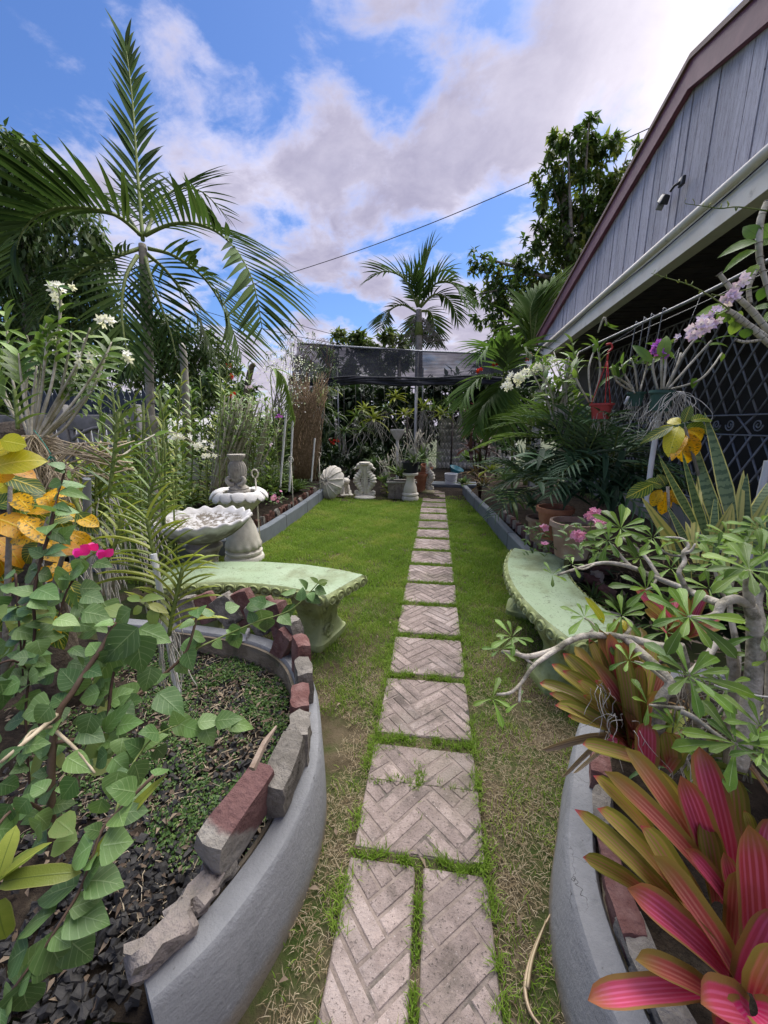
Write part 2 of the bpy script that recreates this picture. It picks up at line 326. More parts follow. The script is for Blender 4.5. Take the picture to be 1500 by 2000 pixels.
for ri, (y0, y1) in enumerate(ROWS):
    xs = [(-.245, .205)]
    y0 -= .010; y1 += .010
    if y1 < 1.0: xs = [(-.25, -.028), (-.002, .205)]
    for (x0, x1) in xs:
        cx, cy = (x0+x1)/2, (y0+y1)/2; th = U(-.012, .012); hx, hy = (x1-x0)/2, (y1-y0)/2
        mb = MB(); mb.box((0, 0, .004), (2*hx, 2*hy, .022))
        t = ob('paving_tile', mb, M_tile, path, bevel=.006); t.location = (cx, cy, 0); t.rotation_euler = (U(-.012, .012), U(-.01, .01), th)
        if y1 > 5.0:
            lat = []
        BW = BW0*U(.90, 1.12); ph = (U(0, .4), U(0, .4)); ang = math.radians(45 + U(-5, 5)); ca, sa = math.cos(ang), math.sin(ang)
        big = y0 < 4.9
        joined = None if big else MB()
        for s_ in range(-16, 17):
            for q in range(-7, 8):
                for kind in (0, 1, 2, 3):
                    ox, oy = s_ + NR*q, s_ - NR*q
                    hh = .5*(kind % 2); r4 = (ox, oy+hh, ox+NR, oy+hh+.5) if kind < 2 else (ox-1+hh, oy, ox-.5+hh, oy+NR)
                    g_ = .0050
                    poly = [(r4[0]*BW+g_, r4[1]*BW+g_), (r4[2]*BW-g_, r4[1]*BW+g_), (r4[2]*BW-g_, r4[3]*BW-g_), (r4[0]*BW+g_, r4[3]*BW-g_)]
                    poly = [(ca*(x+ph[0])-sa*(y+ph[1]), sa*(x+ph[0])+ca*(y+ph[1])) for x, y in poly]
                    e = .004
                    for a, b, c in ((1, 0, hx-e), (-1, 0, hx-e), (0, 1, hy-e), (0, -1, hy-e)):
                        if poly: poly = clip(poly, a, b, c)
                    if len(poly) < 3 or area(poly) < 1.5e-4: continue
                    mx_, my_ = sum(p[0] for p in poly)/len(poly), sum(p[1] for p in poly)/len(poly)
                    z1 = .0180 + U(-.0012, .0012)
                    tgt = joined if joined is not None else MB(); n = len(poly); o0 = 0
                    ins = [((x-mx_)*.93+mx_, (y-my_)*.93+my_) for x, y in poly]
                    vs = [(x, y, .013) for x, y in poly] + [(x, y, z1-.002) for x, y in poly] + [(x, y, z1) for x, y in ins]
                    tgt.add(vs, [tuple(range(2*n, 3*n))] + [(i, (i+1) % n, n+(i+1) % n, n+i) for i in range(n)] + [(n+i, n+(i+1) % n, 2*n+(i+1) % n, 2*n+i) for i in range(n)])
                    if joined is None: ob('brick', tgt, M_tileface, t, smooth_=False)
        if joined is not None and joined.v: ob('brick_pattern', joined, M_tileface, t, smooth_=False)

# ---- planter walls
def curve(pts, n):
    P_, _ = smooth([Vector((x, y, 0)) for x, y in pts], [0]*len(pts), 8)
    d = [0]
    for a, b in zip(P_, P_[1:]): d.append(d[-1]+(b-a).length)
    out = []
    for i in range(n+1):
        s_ = d[-1]*i/n; j = max(q for q in range(len(d)) if d[q] <= s_+1e-9); j = min(j, len(d)-2); t = (s_-d[j])/max(1e-9, d[j+1]-d[j]); out.append(P_[j].lerp(P_[j+1], t))
    return out
def off(cv_, side, dd):
    o = []
    for i, p in enumerate(cv_):
        t = (cv_[min(i+1, len(cv_)-1)]-cv_[max(i-1, 0)]).normalized(); o.append(p+Vector((-t.y, t.x, 0))*side*dd)
    return o
def wall_along(cv_, h, th, side, batter=0.0, z0=-.02):
    """solid wall along a plan curve; side=+1: thickness grows to the left of travel"""
    n = len(cv_); mb = MB(); sec = []
    for i, p in enumerate(cv_):
        t = (cv_[min(i+1, n-1)]-cv_[max(i-1, 0)]).normalized(); nrm = Vector((-t.y, t.x, 0))*side
        hh = h(i/(n-1)) if callable(h) else h
        o = p - nrm*batter; sec.append([o + Vector((0, 0, z0)), p + Vector((0, 0, hh-.014)), p + nrm*.012 + Vector((0, 0, hh)), p + nrm*(th-.01) + Vector((0, 0, hh+.002)), p + nrm*th + Vector((0, 0, hh-.012)), p+nrm*th+Vector((0, 0, z0))])
    vs = [q for s_ in sec for q in s_]; m = 6
    fs = [(i*m+j, (i+1)*m+j, (i+1)*m+(j+1) % m, i*m+(j+1) % m) for i in range(n-1) for j in range(m)]
    if side > 0: fs = [f[::-1] for f in fs]
    fs += [tuple(range(m)) if side < 0 else tuple(range(m-1, -1, -1)), tuple((n-1)*m+j for j in (range(m-1, -1, -1) if side < 0 else range(m)))]
    fs = [f[::-1] for f in fs]
    mb.add(vs, fs); return mb
LW = [(-.545, .475), (-.46, .60), (-.385, .82), (-.37, 1.04), (-.41, 1.22), (-.52, 1.49), (-.70, 1.73), (-.98, 1.87), (-1.4, 1.93), (-2.0, 1.95)]
lwc = curve(LW, 60)
w1 = tag(ob('planter_wall', wall_along(lwc, .285, .085, 1, .012), M_paint, auto=40), 'curved grey painted low wall topped with broken bricks in the left foreground', 'wall')
M_inner = simple('mossy_inner_render', (.13, .105, .075), (.22, .185, .14), 9, .95, .8, 50, (.06, .07, .035), 5, (.5, .7), .1, bd=.012)
ob('inner_face', wall_along(off(lwc, 1, .088), .272, .010, 1, 0), M_inner, w1, auto=40)
RW = [(.52, .30), (.40, .55), (.375, .78), (.405, .95), (.47, 1.12), (.60, 1.42), (.78, 1.66), (1.02, 1.82), (1.4, 1.92)]
rwc = curve(RW, 60)
w2 = tag(ob('planter_wall', wall_along(rwc, .26, .085, -1, .02), M_paint, auto=40), 'curved grey painted low wall holding the pink bromeliads at right', 'wall')
ob('inner_face', wall_along(off(rwc, -1, .088), .245, .045, -1, 0), M_inner, w2, auto=40)
LK = [(-2.2, 7.35), (-2.13, 6.2), (-2.09, 5.0), (-2.10, 4.3), (-2.3, 3.85), (-2.75, 3.5), (-3.6, 3.2)]
lkc = curve(LK, 40)
def kerb(cv_, h, side, label, seams):
    r = ob('kerb_wall', wall_along(cv_, h, .09, side, .0), M_kerb, auto=40); tag(r, label, 'wall')
    for s_ in seams:
        i = int(s_*(len(cv_)-2)); t = (cv_[i+1]-cv_[i]).normalized(); nrm = Vector((-t.y, t.x, 0))*side
        mb = MB(); rot = Matrix.Rotation(math.atan2(t.y, t.x), 3, 'Z'); mb.box(tuple(cv_[i]+nrm*.0445+Vector((0, 0, h/2+.001))), (.012, .094, h+.004), rot); ob('joint', mb, M_joint, r)
    return r
M_joint = simple('wall_joint', (.06, .07, .08), (.09, .1, .1), 20, .9, .3)
kl = kerb(lkc, .20, -1, 'long grey painted kerb along the left flower bed by the lawn', (.02, .12, .28, .47))
RK = [(.57, 8.2), (.66, 7.0), (.77, 5.9), (.88, 4.4), (.98, 3.5), (1.05, 3.0)]
rkc = curve(RK, 40)
kr = kerb(rkc, .20, 1, 'long grey painted kerb along the right flower bed under the house', (.12, .3, .5, .72))

# ---- bed soil
def bed(cv_, far, z, nm):
    n = len(cv_)-1
    def fn(u, v):
        p = cv_[min(n, int(round(u*n)))]; q = far(u); x, y = p.x+(q[0]-p.x)*v, p.y+(q[1]-p.y)*v
        return (x, y, z + .02*math.sin(x*9+y*4)*math.sin(y*11-x*5) + .035*v*min(1, v*3))
    mb = MB(); mb.grid(fn, n, 14); return struct(nm, mb, M_soil)
bed(off(lwc, 1, .05), lambda u: (-2.6-.6*u, .3+1.5*u), .15, 'bed_soil')
bed(off(rwc, -1, .05), lambda u: (2.2+.3*u, .2+2.2*u), .225, 'bed_soil')
bed(off(lkc, -1, .05), lambda u: (-5.6, 8.6-5.8*u), .13, 'bed_soil')
bed(off(rkc, 1, .05), lambda u: (3.2, 8.8-6.2*u), .13, 'bed_soil')
sb = MB(); sb.grid(lambda u, v: (-3.2+u*6.4, 7.45+v*5.0+.12*math.sin(u*14), .012+.05*v+.012*math.sin(u*40+v*20)), 30, 20); struct('back_bed_soil', sb, M_soil)

# ---- bricks and stones set on the foreground walls
def rough(sz, amp, seed):
    r = random.Random(seed); n = (4, 3, 4); mb = MB(); idx = {}
    def vid(i, j, k_):
        key = (i, j, k_)
        if key not in idx:
            e = sum(1 for q, m_ in ((i, n[0]), (j, n[1]), (k_, n[2])) if q in (0, m_)); s_ = 1 - (.05 if e == 2 else .10 if e == 3 else 0)
            p = Vector(((i/n[0]-.5)*sz[0]*s_, (j/n[1]-.5)*sz[1]*s_, (k_/n[2]-.5)*sz[2]*s_)) + Vector([r.uniform(-amp, amp) for _ in range(3)])
            idx[key] = len(mb.v); mb.v.append(tuple(p)); mb.uv.append((i/n[0], k_/n[2]))
        return idx[key]
    for a, b, c in ((0, 1, 2), (1, 2, 0), (2, 0, 1)):
        for side in (0, n[a]):
            for i in range(n[b]):
                for j in range(n[c]):
                    def q(di, dj):
                        t = [0, 0, 0]; t[a] = side; t[b] = i+di; t[c] = j+dj; return vid(*t)
                    f = (q(0, 0), q(1, 0), q(1, 1), q(0, 1)); mb.f.append(f if side else f[::-1])
    return mb
M_half = None
def half_mat():
    m, k_ = newmat('half_mortared_brick'); o = k_.obj(); sp_ = k_.n('SeparateXYZ', {0: o})
    f = k_.mr(k_.m('ADD', k_.m('ADD', sp_.outputs[2], k_.m('MULTIPLY', sp_.outputs[0], 1.4)), k_.m('MULTIPLY', k_.noise(25, 3, o), .05)), -.02, .012)
    c = k_.mix(f, k_.mix(k_.noise(40, 5, o), (.16, .145, .125), (.40, .37, .33)), k_.mix(k_.noise(30, 5, o), (.10, .048, .045), (.21, .12, .115)))
    surf(k_, c, .92, k_.noise(60, 5, o), .9, .012, .15); return m
def brick(par, nm, px, py, z, sz, lean=(0, 0), yaw=None, mat=None, amp=.003, label=None, cv_=None):
    p = G(px, py, z); c_ = min(cv_, key=lambda q: (q-Vector((p.x, p.y, 0))).length); i = cv_.index(c_)
    t = (cv_[min(i+1, len(cv_)-1)]-cv_[max(i-1, 0)]).normalized(); a = math.atan2(t.y, t.x) + (yaw or 0)
    R3 = Matrix.Rotation(a, 4, 'Z') @ Matrix.Rotation(lean[0], 4, 'Y') @ Matrix.Rotation(lean[1], 4, 'X')
    if par is w1 and nm == 'brick': sz = (sz[0]*1.06, sz[1]*1.12, sz[2]*1.28); p = p+Vector((0, 0, .012))
    o = ob(nm, rough(sz, amp, int(px*7+py)), mat, par, auto=50); o.matrix_basis = Matrix.Translation(p) @ R3
    if label: o['label'] = label
    return o
br = lambda *a, **q: brick(w1, *a, cv_=lwc, **q)
br('stone', 318, 1838, .315, (.13, .055, .07), (0, .1), mat=M_stone, amp=.009, label='pinkish grey rough stone at the near end of the wall')
br('stone', 368, 1768, .305, (.09, .05, .035), mat=M_stone, amp=.008)
br('stone', 425, 1715, .295, (.10, .045, .03), mat=M_greybrick, amp=.008)
br('brick', 470, 1600, .36, (.225, .075, .115), (-.16, .14), mat=half_mat(), amp=.005, label='large leaning brick half red and half crusted grey mortar')
br('brick', 556, 1515, .355, (.185, .07, .115), (-.12, .1), mat=M_greybrick, amp=.006, label='long grey concrete brick beside the large red one')
br('brick', 585, 1448, .35, (.10, .065, .12), (-.1, .05), mat=M_greybrick, amp=.006)
br('brick', 586, 1394, .35, (.125, .062, .13), (-.05, .05), mat=M_redbrick, amp=.004)
br('brick', 594, 1334, .345, (.125, .062, .125), (0, 0), mat=M_greybrick, amp=.005)
br('brick', 588, 1286, .36, (.12, .062, .14), (.05, .1), mat=M_redbrick, amp=.004)
br('brick', 571, 1244, .365, (.12, .062, .15), (.15, 0), mat=M_greybrick, amp=.006)
br('brick', 547, 1216, .385, (.115, .06, .18), (.3, 0), mat=M_redbrick, amp=.004)
br('brick', 552, 1265, .32, (.19, .045, .075), (1.1, .1), .25, mat=M_redbrick, label='thin red brick leaning steeply inside the wall')
br('brick', 528, 1200, .37, (.10, .06, .14), (.6, .15), .4, mat=M_redbrick, amp=.004)
br('stone', 395, 1742, .305, (.08, .06, .05), (.1, .2), .3, mat=M_stone, amp=.010)
br('brick', 510, 1210, .36, (.13, .06, .15), (.5, .1), .2, mat=M_greybrick, amp=.005)
br('brick', 480, 1190, .37, (.13, .06, .17), (.45, .1), .1, mat=M_redbrick)
br('brick', 445, 1195, .36, (.13, .06, .15), (.6, .1), .2, mat=M_greybrick, amp=.005)
br('brick', 405, 1190, .36, (.13, .055, .14), (.4, .1), .2, mat=M_redbrick)
br('brick', 365, 1195, .35, (.13, .055, .13), (.2, .1), .2, mat=M_greybrick, amp=.005)
br('stone', 470, 1240, .30, (.09, .07, .06), (.2, .3), .5, mat=simple('whitish_stone', (.4, .4, .42), (.5, .5, .52), 9, .9, .5), amp=.01)
# splinter of wood stuck behind the bricks
mb = MB(); mb.tube([P(492, 1502, .93), P(516, 1452, .98), P(540, 1418, 1.02)], [.010, .009, .003], 5); tag(ob('wood_splinter', mb, simple('wood', (.26, .19, .14), (.36, .28, .22), 40, .8, .5), smooth_=False), 'pale split piece of wood wedged behind the broken bricks', 'wood')
br2 = lambda *a, **q: brick(w2, *a, cv_=rwc, **q)
for (px_, py_, zz, s_, l_, m_) in [(1172, 1500, .29, (.15, .06, .09), (0, 0), M_redbrick), (1178, 1590, .28, (.14, .05, .08), (0, -.2), M_greybrick), (1195, 1690, .28, (.14, .05, .08), (0, -.2), M_redbrick), (1222, 1790, .28, (.13, .06, .09), (0, -.2), M_redbrick), (1258, 1880, .28, (.14, .06, .08), (0, -.15), M_greybrick), (1300, 1970, .28, (.14, .06, .08), (0, -.15), M_greybrick), (1215, 1440, .28, (.13, .06, .08), (0, 0), M_greybrick)]:
    br2('brick', px_, py_, zz, s_, l_, mat=m_, amp=.005)
# old bricks edging the back-left bed and lining the back-right bed
for s_ in range(26):
    i = 2+s_; p = lkc[i]; t = (lkc[i+1]-lkc[i]).normalized(); nrm = Vector((t.y, -t.x, 0))
    if s_ > 22: break
    m_ = M_oldbrick if s_ % 4 else M_greybrick
    o = ob('brick', rough((.11*U(.7, 1.1), .05, .13*U(.6, 1.15)), .009, s_), m_, kl, auto=50); o.matrix_basis = Matrix.Translation(p+nrm*(.14+U(-.02, .03))+Vector((0, 0, .21+U(-.02, .02)))) @ Matrix.Rotation(math.atan2(t.y, t.x)+U(-.35, .35), 4, 'Z') @ Matrix.Rotation(U(-.5, .5), 4, 'Y')
for s_ in range(14):
    i = 18+s_; p = rkc[min(i+4, 39)]; nrm = Vector((1, .1, 0))
    o = ob('brick', rough((.12, .06, .11), .006, 60+s_), M_redbrick if s_ % 2 else M_stone, kr, auto=50); o.matrix_basis = Matrix.Translation(p+nrm*.16+Vector((0, 0, .23))) @ Matrix.Rotation(PI/2+U(-.3, .3), 4, 'Z') @ Matrix.Rotation(U(-.25, .25), 4, 'Y')

# ---- charcoal lumps in the left bed
mb = MB()
def lump(mb, p, s_):
    R3 = Quaternion(Vector(unit(1)[0]), U(0, 6)).to_matrix(); mb.box(p, (s_*U(.7, 1.5), s_*U(.6, 1.1), s_*U(.5, .9)), R3, jit=s_*.27)
for _ in range(4300):
    if _ > 2300:
        q = Vector((U(-1.6, -.50), U(.22, 1.3), 0))
        if _ > 2900: q = Vector((U(-1.05, -.50), U(.28, .85), 0))
        if q.x > (-.68 if q.y < .62 else -.56): continue
        lump(mb, (q.x, q.y, .158+U(0, .02)), U(.007, .022)); continue
    i = npr.integers(0, 52); p = lwc[i]; t = (lwc[i+1]-lwc[i]).normalized(); nrm = Vector((-t.y, t.x, 0)); q = p+nrm*(.10+abs(npr.normal())*.36)+t*U(-.05, .05)
    if q.y < .2: continue
    lump(mb, (q.x, q.y, .155+U(0, .018)), U(.010, .024) if q.y < 1.2 else U(.008, .018))
ob('charcoal', mb, M_char, smooth_=False, kind='stuff')

# ================================================================ HOUSE
M_plank = None
def plank_mat():
    m, k_ = newmat('weathered_lilac_plank'); o = k_.pos(); r = k_.rand()
    mp = k_.n('Mapping', {'Vector': o, 'Scale': (1, 14, .9)})
    st = k_.noise(3.0, 7, mp.outputs[0], .62); st2 = k_.noise(9, 6, mp.outputs[0], .7)
    c = k_.mix(k_.mr(st, .35, .7), (.40, .385, .45), (.52, .505, .565)); c = k_.mix(k_.mr(st2, .53, .64, 0, .8), c, (.16, .12, .13)); c = k_.mix(k_.mr(k_.noise(26, 5, mp.outputs[0], .7), .60, .68), c, (.11, .08, .09))
    h = k_.n('HueSaturation', {'Hue': .5, 'Saturation': 1, 'Value': k_.mr(r, 0, 1, .88, 1.1, False), 'Fac': 1, 'Color': c})
    surf(k_, h.outputs[0], .7, st2, .5, .004, .3); return m
M_plank = plank_mat()
M_maroon = simple('maroon_metal', (.14, .036, .058), (.19, .062, .085), 5, .55, .2, 30, (.08, .04, .04), 3, (.55, .75), .4)
M_beam = simple('cream_beam_paint', (.76, .69, .58), (.84, .78, .68), 4, .55, .15, 50, (.30, .26, .22), 6, (.60, .8), .3)
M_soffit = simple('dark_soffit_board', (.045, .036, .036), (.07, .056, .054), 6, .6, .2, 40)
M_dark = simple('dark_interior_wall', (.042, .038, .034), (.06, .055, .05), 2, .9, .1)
M_iron = simple('grey_grille_iron', (.24, .24, .25), (.32, .32, .33), 12, .55, .2, 60, (.10, .07, .06), 9, (.6, .75), .4)
M_roof = simple('roof_sheet', (.16, .09, .08), (.20, .12, .10), 3, .6, .2)
M_lwall = simple('house_wall_render', (.20, .20, .19), (.26, .26, .25), 3, .8, .2)
house = thing('house', 'single storey house with lilac planked gable, maroon roof edge and diamond window grille', 'house', (2.0, 4.17, 0))
HX = 2.0; hl = Vector((2.0, 4.17, 0))
zb = lambda y: 3.115 - .0395*(y-3.1)          # top of the beam
def zr(y): return 4.32 - .252*abs(y-4.17) if y > 4.17 else 4.32 - .285*abs(y-4.17)
def hx(nm, mb, mat, par=None, **q):
    mb.v = [(v[0]-hl.x, v[1]-hl.y, v[2]-hl.z) for v in mb.v]; return ob(nm, mb, mat, par or house, **q)
y = .9
while y < 8.72:
    wd = rnd.choice([.11, .12, .115, .10, .14]); y1 = min(y+wd, 8.72); dx = U(0, .012); g_ = .007
    mb = MB(); a, b = y+g_/2, y1-g_/2
    if a < 4.17 < b: top = [(b, zr(b)-.10), (4.17, zr(4.17)-.1), (a, zr(a)-.10)]
    else: top = [(b, zr(b)-.10), (a, zr(a)-.10)]
    poly = [(a, zb(a)-.02), (b, zb(b)-.02)] + top
    if min(t_[1] for t_ in top) > zb(a)+.01:
        mb.prism(poly, lambda p, q, t: (t, p, q), HX+.03+dx, HX+.012+dx); hx('plank', mb, M_plank, smooth_=False)
    y = y1
mb = MB(); mb.prism([(.9, zb(.9)-.02), (8.72, zb(8.72)-.02), (8.72, zr(8.72)-.12), (4.17, zr(4.17)-.12), (.9, zr(.9)-.12)], lambda p, q, t: (t, p, q), HX+.06, HX+.045); hx('gable_backing', mb, M_dark, smooth_=False)
for (ya, yb) in ((4.17, 8.80), (.8, 4.17)):      # barge boards
    mb = MB(); W_ = lambda y_: .135 if y_ > 4.2 else (.19 if y_ < 4.1 else .17)
    poly = [(ya, zr(ya)-W_(ya)), (yb, zr(yb)-W_(yb)), (yb, zr(yb)+.03), (ya, zr(ya)+.03)]
    mb.prism(poly, lambda p, q, t: (t, p, q), HX+.012, HX-.035); hx('barge_board', mb, M_maroon, smooth_=False)
    mb = MB(); poly = [(ya, zr(ya)+.033), (yb, zr(yb)+.033), (yb, zr(yb)+.075), (ya, zr(ya)+.075)]
    mb.prism(poly, lambda p, q, t: (t, p, q), HX+6.0, HX-.055); hx('roof', mb, M_roof, smooth_=False)
mb = MB(); ya, yb = .5, 8.70     # beam under the planks
poly = [(ya, zb(ya)-.26), (yb, zb(yb)-.20), (yb, zb(yb)-.04), (ya, zb(ya)-.04)]
mb.prism(poly, lambda p, q, t: (t, p, q), HX+.11, HX-.012); hx('beam', mb, M_beam, smooth_=False)
mb = MB(); mb.tube([(HX-.02, ya, zb(ya)-.01), (HX-.02, yb, zb(yb)-.01)], .035, 8); hx('beam_moulding', mb, M_beam)
mb = MB(); mb.tube([(HX-.04, 3.0, zb(3.0)-.075)]+[(HX-.03+U(-.006, .006), 3.4+i*.5, zb(3.4+i*.5)-.075-.012*math.sin(i)) for i in range(10)], .006, 5, sm=3); hx('cable', mb, simple('black_cable', (.02, .02, .022)))
y = .6
while y < 8.6:       # veranda soffit boards
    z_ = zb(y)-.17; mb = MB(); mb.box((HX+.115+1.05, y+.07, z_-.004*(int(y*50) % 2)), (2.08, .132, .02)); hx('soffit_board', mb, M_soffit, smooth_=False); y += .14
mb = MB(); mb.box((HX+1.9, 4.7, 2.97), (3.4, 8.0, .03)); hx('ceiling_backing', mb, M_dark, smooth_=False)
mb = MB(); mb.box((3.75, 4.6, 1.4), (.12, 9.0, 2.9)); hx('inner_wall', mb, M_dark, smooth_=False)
mb = MB(); mb.box((3.3, 8.78, 1.36), (1.0, .14, 2.72)); mb.box((5.5, 8.78, 1.5), (3.4, .14, 2.9)); hx('end_wall', mb, M_lwall, smooth_=False)
mb = MB(); mb.box((3.02, 4.6, .30), (.16, 8.3, .6)); hx('grille_plinth', mb, M_lwall, smooth_=False)
mb = MB(); mb.box((HX+.085, 8.62, 1.32), (.14, .14, 2.62)); hx('veranda_post', mb, M_beam, smooth_=False)
mb = MB(); mb.box((4.0, 4.4, -.01+.06), (3.2, 8.4, .1)); hx('veranda_floor', mb, M_lwall, smooth_=False)
# diamond grille of crossed bars, a band of scrolls across the middle
GX = 3.0; gp = []
def bar(a, b, r=.0105, nm='grille_bar'):
    mb = MB(); mb.tube([a, b], r, 4); hx(nm, mb, M_iron)
GY0, GY1 = 3.2, 8.5
for z_ in (.62, 1.35, 1.545, 2.70): bar((GX-.012, GY0, z_), (GX-.012, GY1, z_), .010, 'grille_rail')
def diag(zlo, zhi, step, slope):
    n = int((GY1-GY0)/step)+14
    for s_ in (1, -1):
        for i in range(-12, n):
            y0 = GY0+i*step; y1 = y0+(zhi-zlo)/slope
            if s_ < 0: y0, y1 = y1, y0
            a, b = (y0, zlo), (y1, zhi); 
            t0 = [0., 1.]
            for lim, sg in ((GY0, 1), (GY1, -1)):
                da, db = (a[0]-lim)*sg, (b[0]-lim)*sg
                if da < 0 and db < 0: t0 = None; break
                if da*db < 0:
                    t = da/(da-db)
                    if da < 0: t0[0] = max(t0[0], t)
                    else: t0[1] = min(t0[1], t)
            if not t0 or t0[1]-t0[0] < .02: continue
            A = (GX+.007*s_, a[0]+(b[0]-a[0])*t0[0], zlo+(zhi-zlo)*t0[0]); B = (GX+.007*s_, a[0]+(b[0]-a[0])*t0[1], zlo+(zhi-zlo)*t0[1]); bar(A, B)
diag(1.545, 2.70, .20, 1.45); diag(.62, 1.35, .20, 1.45)
for i in range(9):
    yc = 3.5+i*.56
    for s_ in (1, -1):
        pts = [(GX, yc+s_*(.13-.085*(1-t)**.6*math.cos(t*0)) + s_*(-.055*(1-t))*math.cos(5.2*PI*0)+0, 0) for t in ()]
        pts = []
        for q in range(23):
            a = q/22*3.4*PI; r = .062*(1-q/22*.82); pts.append((GX, yc+s_*(.10)+s_*r*math.cos(a+PI), 1.447+r*math.sin(a+PI)))
        mb = MB(); mb.tube(pts, .0075, 4); hx('grille_scroll', mb, M_iron)
    bar((GX, yc+.17, 1.36), (GX, yc+.39, 1.54)); bar((GX+.012, yc+.17, 1.54), (GX+.012, yc+.39, 1.36))
# floodlight on the beam
fl = thing('floodlight', 'black twin jointed floodlight fixed above the cream beam of the house', 'lamp', tuple(PX(1322, 372, HX-.02)))
M_blk = simple('black_plastic', (.012, .013, .014), (.02, .021, .022), 20, .4, .1, spec=.5)
mb = MB(); mb.box((.0, -.09, .05), (.04, .10, .10)); ob('mount', mb, M_blk, fl, bevel=.01)
mb = MB(); mb.tube([(-.01, -.08, .05), (-.05, -.03, .04), (-.06, .03, .01)], .016, 8); ob('arm', mb, M_blk, fl)
mb = MB(); mb.box((0, 0, 0), (.10, .17, .10), taper=.25); o = ob('lamp_housing', mb, M_blk, fl, bevel=.014); o.location = (-.08, .12, -.03); o.rotation_euler = (.55, .2, 0)
mb = MB(); mb.box((0, 0, 0), (.08, .008, .075)); o = ob('lens', mb, simple('lens_glass', (.25, .25, .25), None, rough=.15, bump=0), fl); o.location = (-.085, .19, -.085); o.rotation_euler = (.55, .2, 0)
fl.scale = (.68, .68, .68)
# lamp bell on the far corner of the eave
bl = thing('corner_lamp', 'small grey bell shaped lamp at the far corner of the eave', 'lamp', tuple(PX(1058, 682, HX-.03)))
mb = MB(); mb.lathe([(.0, .12), (.07, .11), (.075, .05), (.055, .04), (.03, -.02), (.0, -.03)], 16); ob('shade', mb, simple('grey_lamp', (.12, .13, .14)), bl)
mb = MB(); mb.tube([(0, 0, 0), (.03, -.05, -.05), (.06, -.05, -.06)], .02, 6); ob('bracket', mb, simple('grey_lamp_arm', (.14, .15, .16)), bl)
# hanging rod with wire hooks
rod = thing('hanging_rod', 'long thin grey rod under the eave with wire hooks', 'rail', (1.5, 3.0, 2.2))
def rl(nm, mb, mat): mb.v = [(v[0]-1.5, v[1]-3.0, v[2]-2.2) for v in mb.v]; return ob(nm, mb, mat, rod)
M_wire = simple('galvanised_wire', (.22, .22, .22), (.28, .28, .28), 20, .45, 0, metal=.4)
mb = MB(); mb.tube([(1.5, 1.9, 2.20), (1.5, 2.8, 2.185), (1.5, 4.2, 2.21), (1.78, 6.6, 2.35)], .011, 6, sm=3); rl('rod', mb, M_wire)
mb = MB(); mb.tube([(1.54, 1.9, 2.17), (1.53, 2.8, 2.15), (1.53, 4.2, 2.16)], .004, 4, sm=4); rl('cable', mb, M_blk)
for y in (3.05, 3.2, 3.3, 3.42):
    ln = U(.16, .3); mb = MB(); mb.tube([(1.5, y-.012, 2.20), (1.49, y, 2.213), (1.485, y+.006, 2.20), (1.48, y+.012, 2.2-ln), (1.49, y+.03, 2.17-ln), (1.5, y+.045, 2.2-ln)], .0035, 4, sm=3); rl('hook', mb, M_wire)

# ================================================================ BACK: shade net, fences, far wall
def net_mat(lo=.12, hi=.42):
    m, k_ = newmat('black_shade_net'); o = k_.pos()
    b = surf(k_, k_.mix(k_.noise(3, 4, o), (.020, .021, .026), (.05, .052, .062)), .95, spec=0.0, out=False)
    t = k_.n('BsdfTransparent'); mp = k_.n('Mapping', {'Vector': o, 'Scale': (.7, .7, 9)})
    f = k_.mr(k_.m('ADD', k_.m('MULTIPLY', k_.noise(2.2, 5, o), .5), k_.m('MULTIPLY', k_.noise(3.0, 5, mp.outputs[0]), .5)), .3, .7, lo, hi)
    mx = k_.n('MixShader', {0: f, 1: b.outputs[0], 2: t.outputs[0]}); k_.L.new(mx.outputs[0], k_.n('OutputMaterial').inputs[0]); return m
M_net = net_mat(); M_net2 = net_mat(.55, .75); M_hem = simple('black_net_hem', (.02, .021, .027), (.04, .042, .05), 6, .8, .5, 30)
M_post = simple('galvanised_post', (.28, .29, .31), (.36, .37, .39), 8, .5, .2, spec=.4, metal=.2)
sh = thing('shade_canopy', 'black shade net canopy on thin grey posts over the hanging orchids', 'canopy', (-.8, 8.5, 0))
def shp(nm, mb, mat, par=None, **q): mb.v = [(v[0]+.8, v[1]-8.5, v[2]) for v in mb.v]; return ob(nm, mb, mat, par or sh, **q)
zt = lambda x: 3.05 - .075*(x+.9) + .02*math.sin(x*4); zbm = lambda x: 2.34 - .012*(x+.9) + .018*math.sin(x*3.1)
mb = MB(); mb.grid(lambda u, v: (-3.15+u*5.2, 8.45 + .42*v + .03*math.sin(u*15+v*4), zbm(-3.15+u*5.2)*(1-v)+zt(-3.15+u*5.2)*v - .05*math.sin(v*PI)*(.7+.5*math.sin(u*9))), 50, 10); shp('net_panel', mb, M_net)
mb = MB(); mb.grid(lambda u, v: (-3.15+u*5.2, 8.87 + 3.6*v, zt(-3.15+u*5.2) + .12*v - .10*math.sin(v*PI)*abs(math.sin(u*5))), 30, 12); shp('net_roof', mb, M_net2)
mb = MB(); mb.grid(lambda u, v: (-3.15-.02*math.sin(v*9)+.08*math.sin(u*6), 8.5+3.9*u, 2.2+u*.3+v*(.75-.2*u)), 12, 8); shp('net_side', mb, M_net)
for i in range(5):
    mb = MB(); mb.tube([(-3.2+q*.35, 8.42+.02*math.sin(q*2.1+i), zbm(-3.2+q*.35)+.032*i-.06+.014*math.sin(q*1.7+i*2)) for q in range(16)], .030-.002*i, 6, sm=2); shp('net_hem', mb, M_hem)
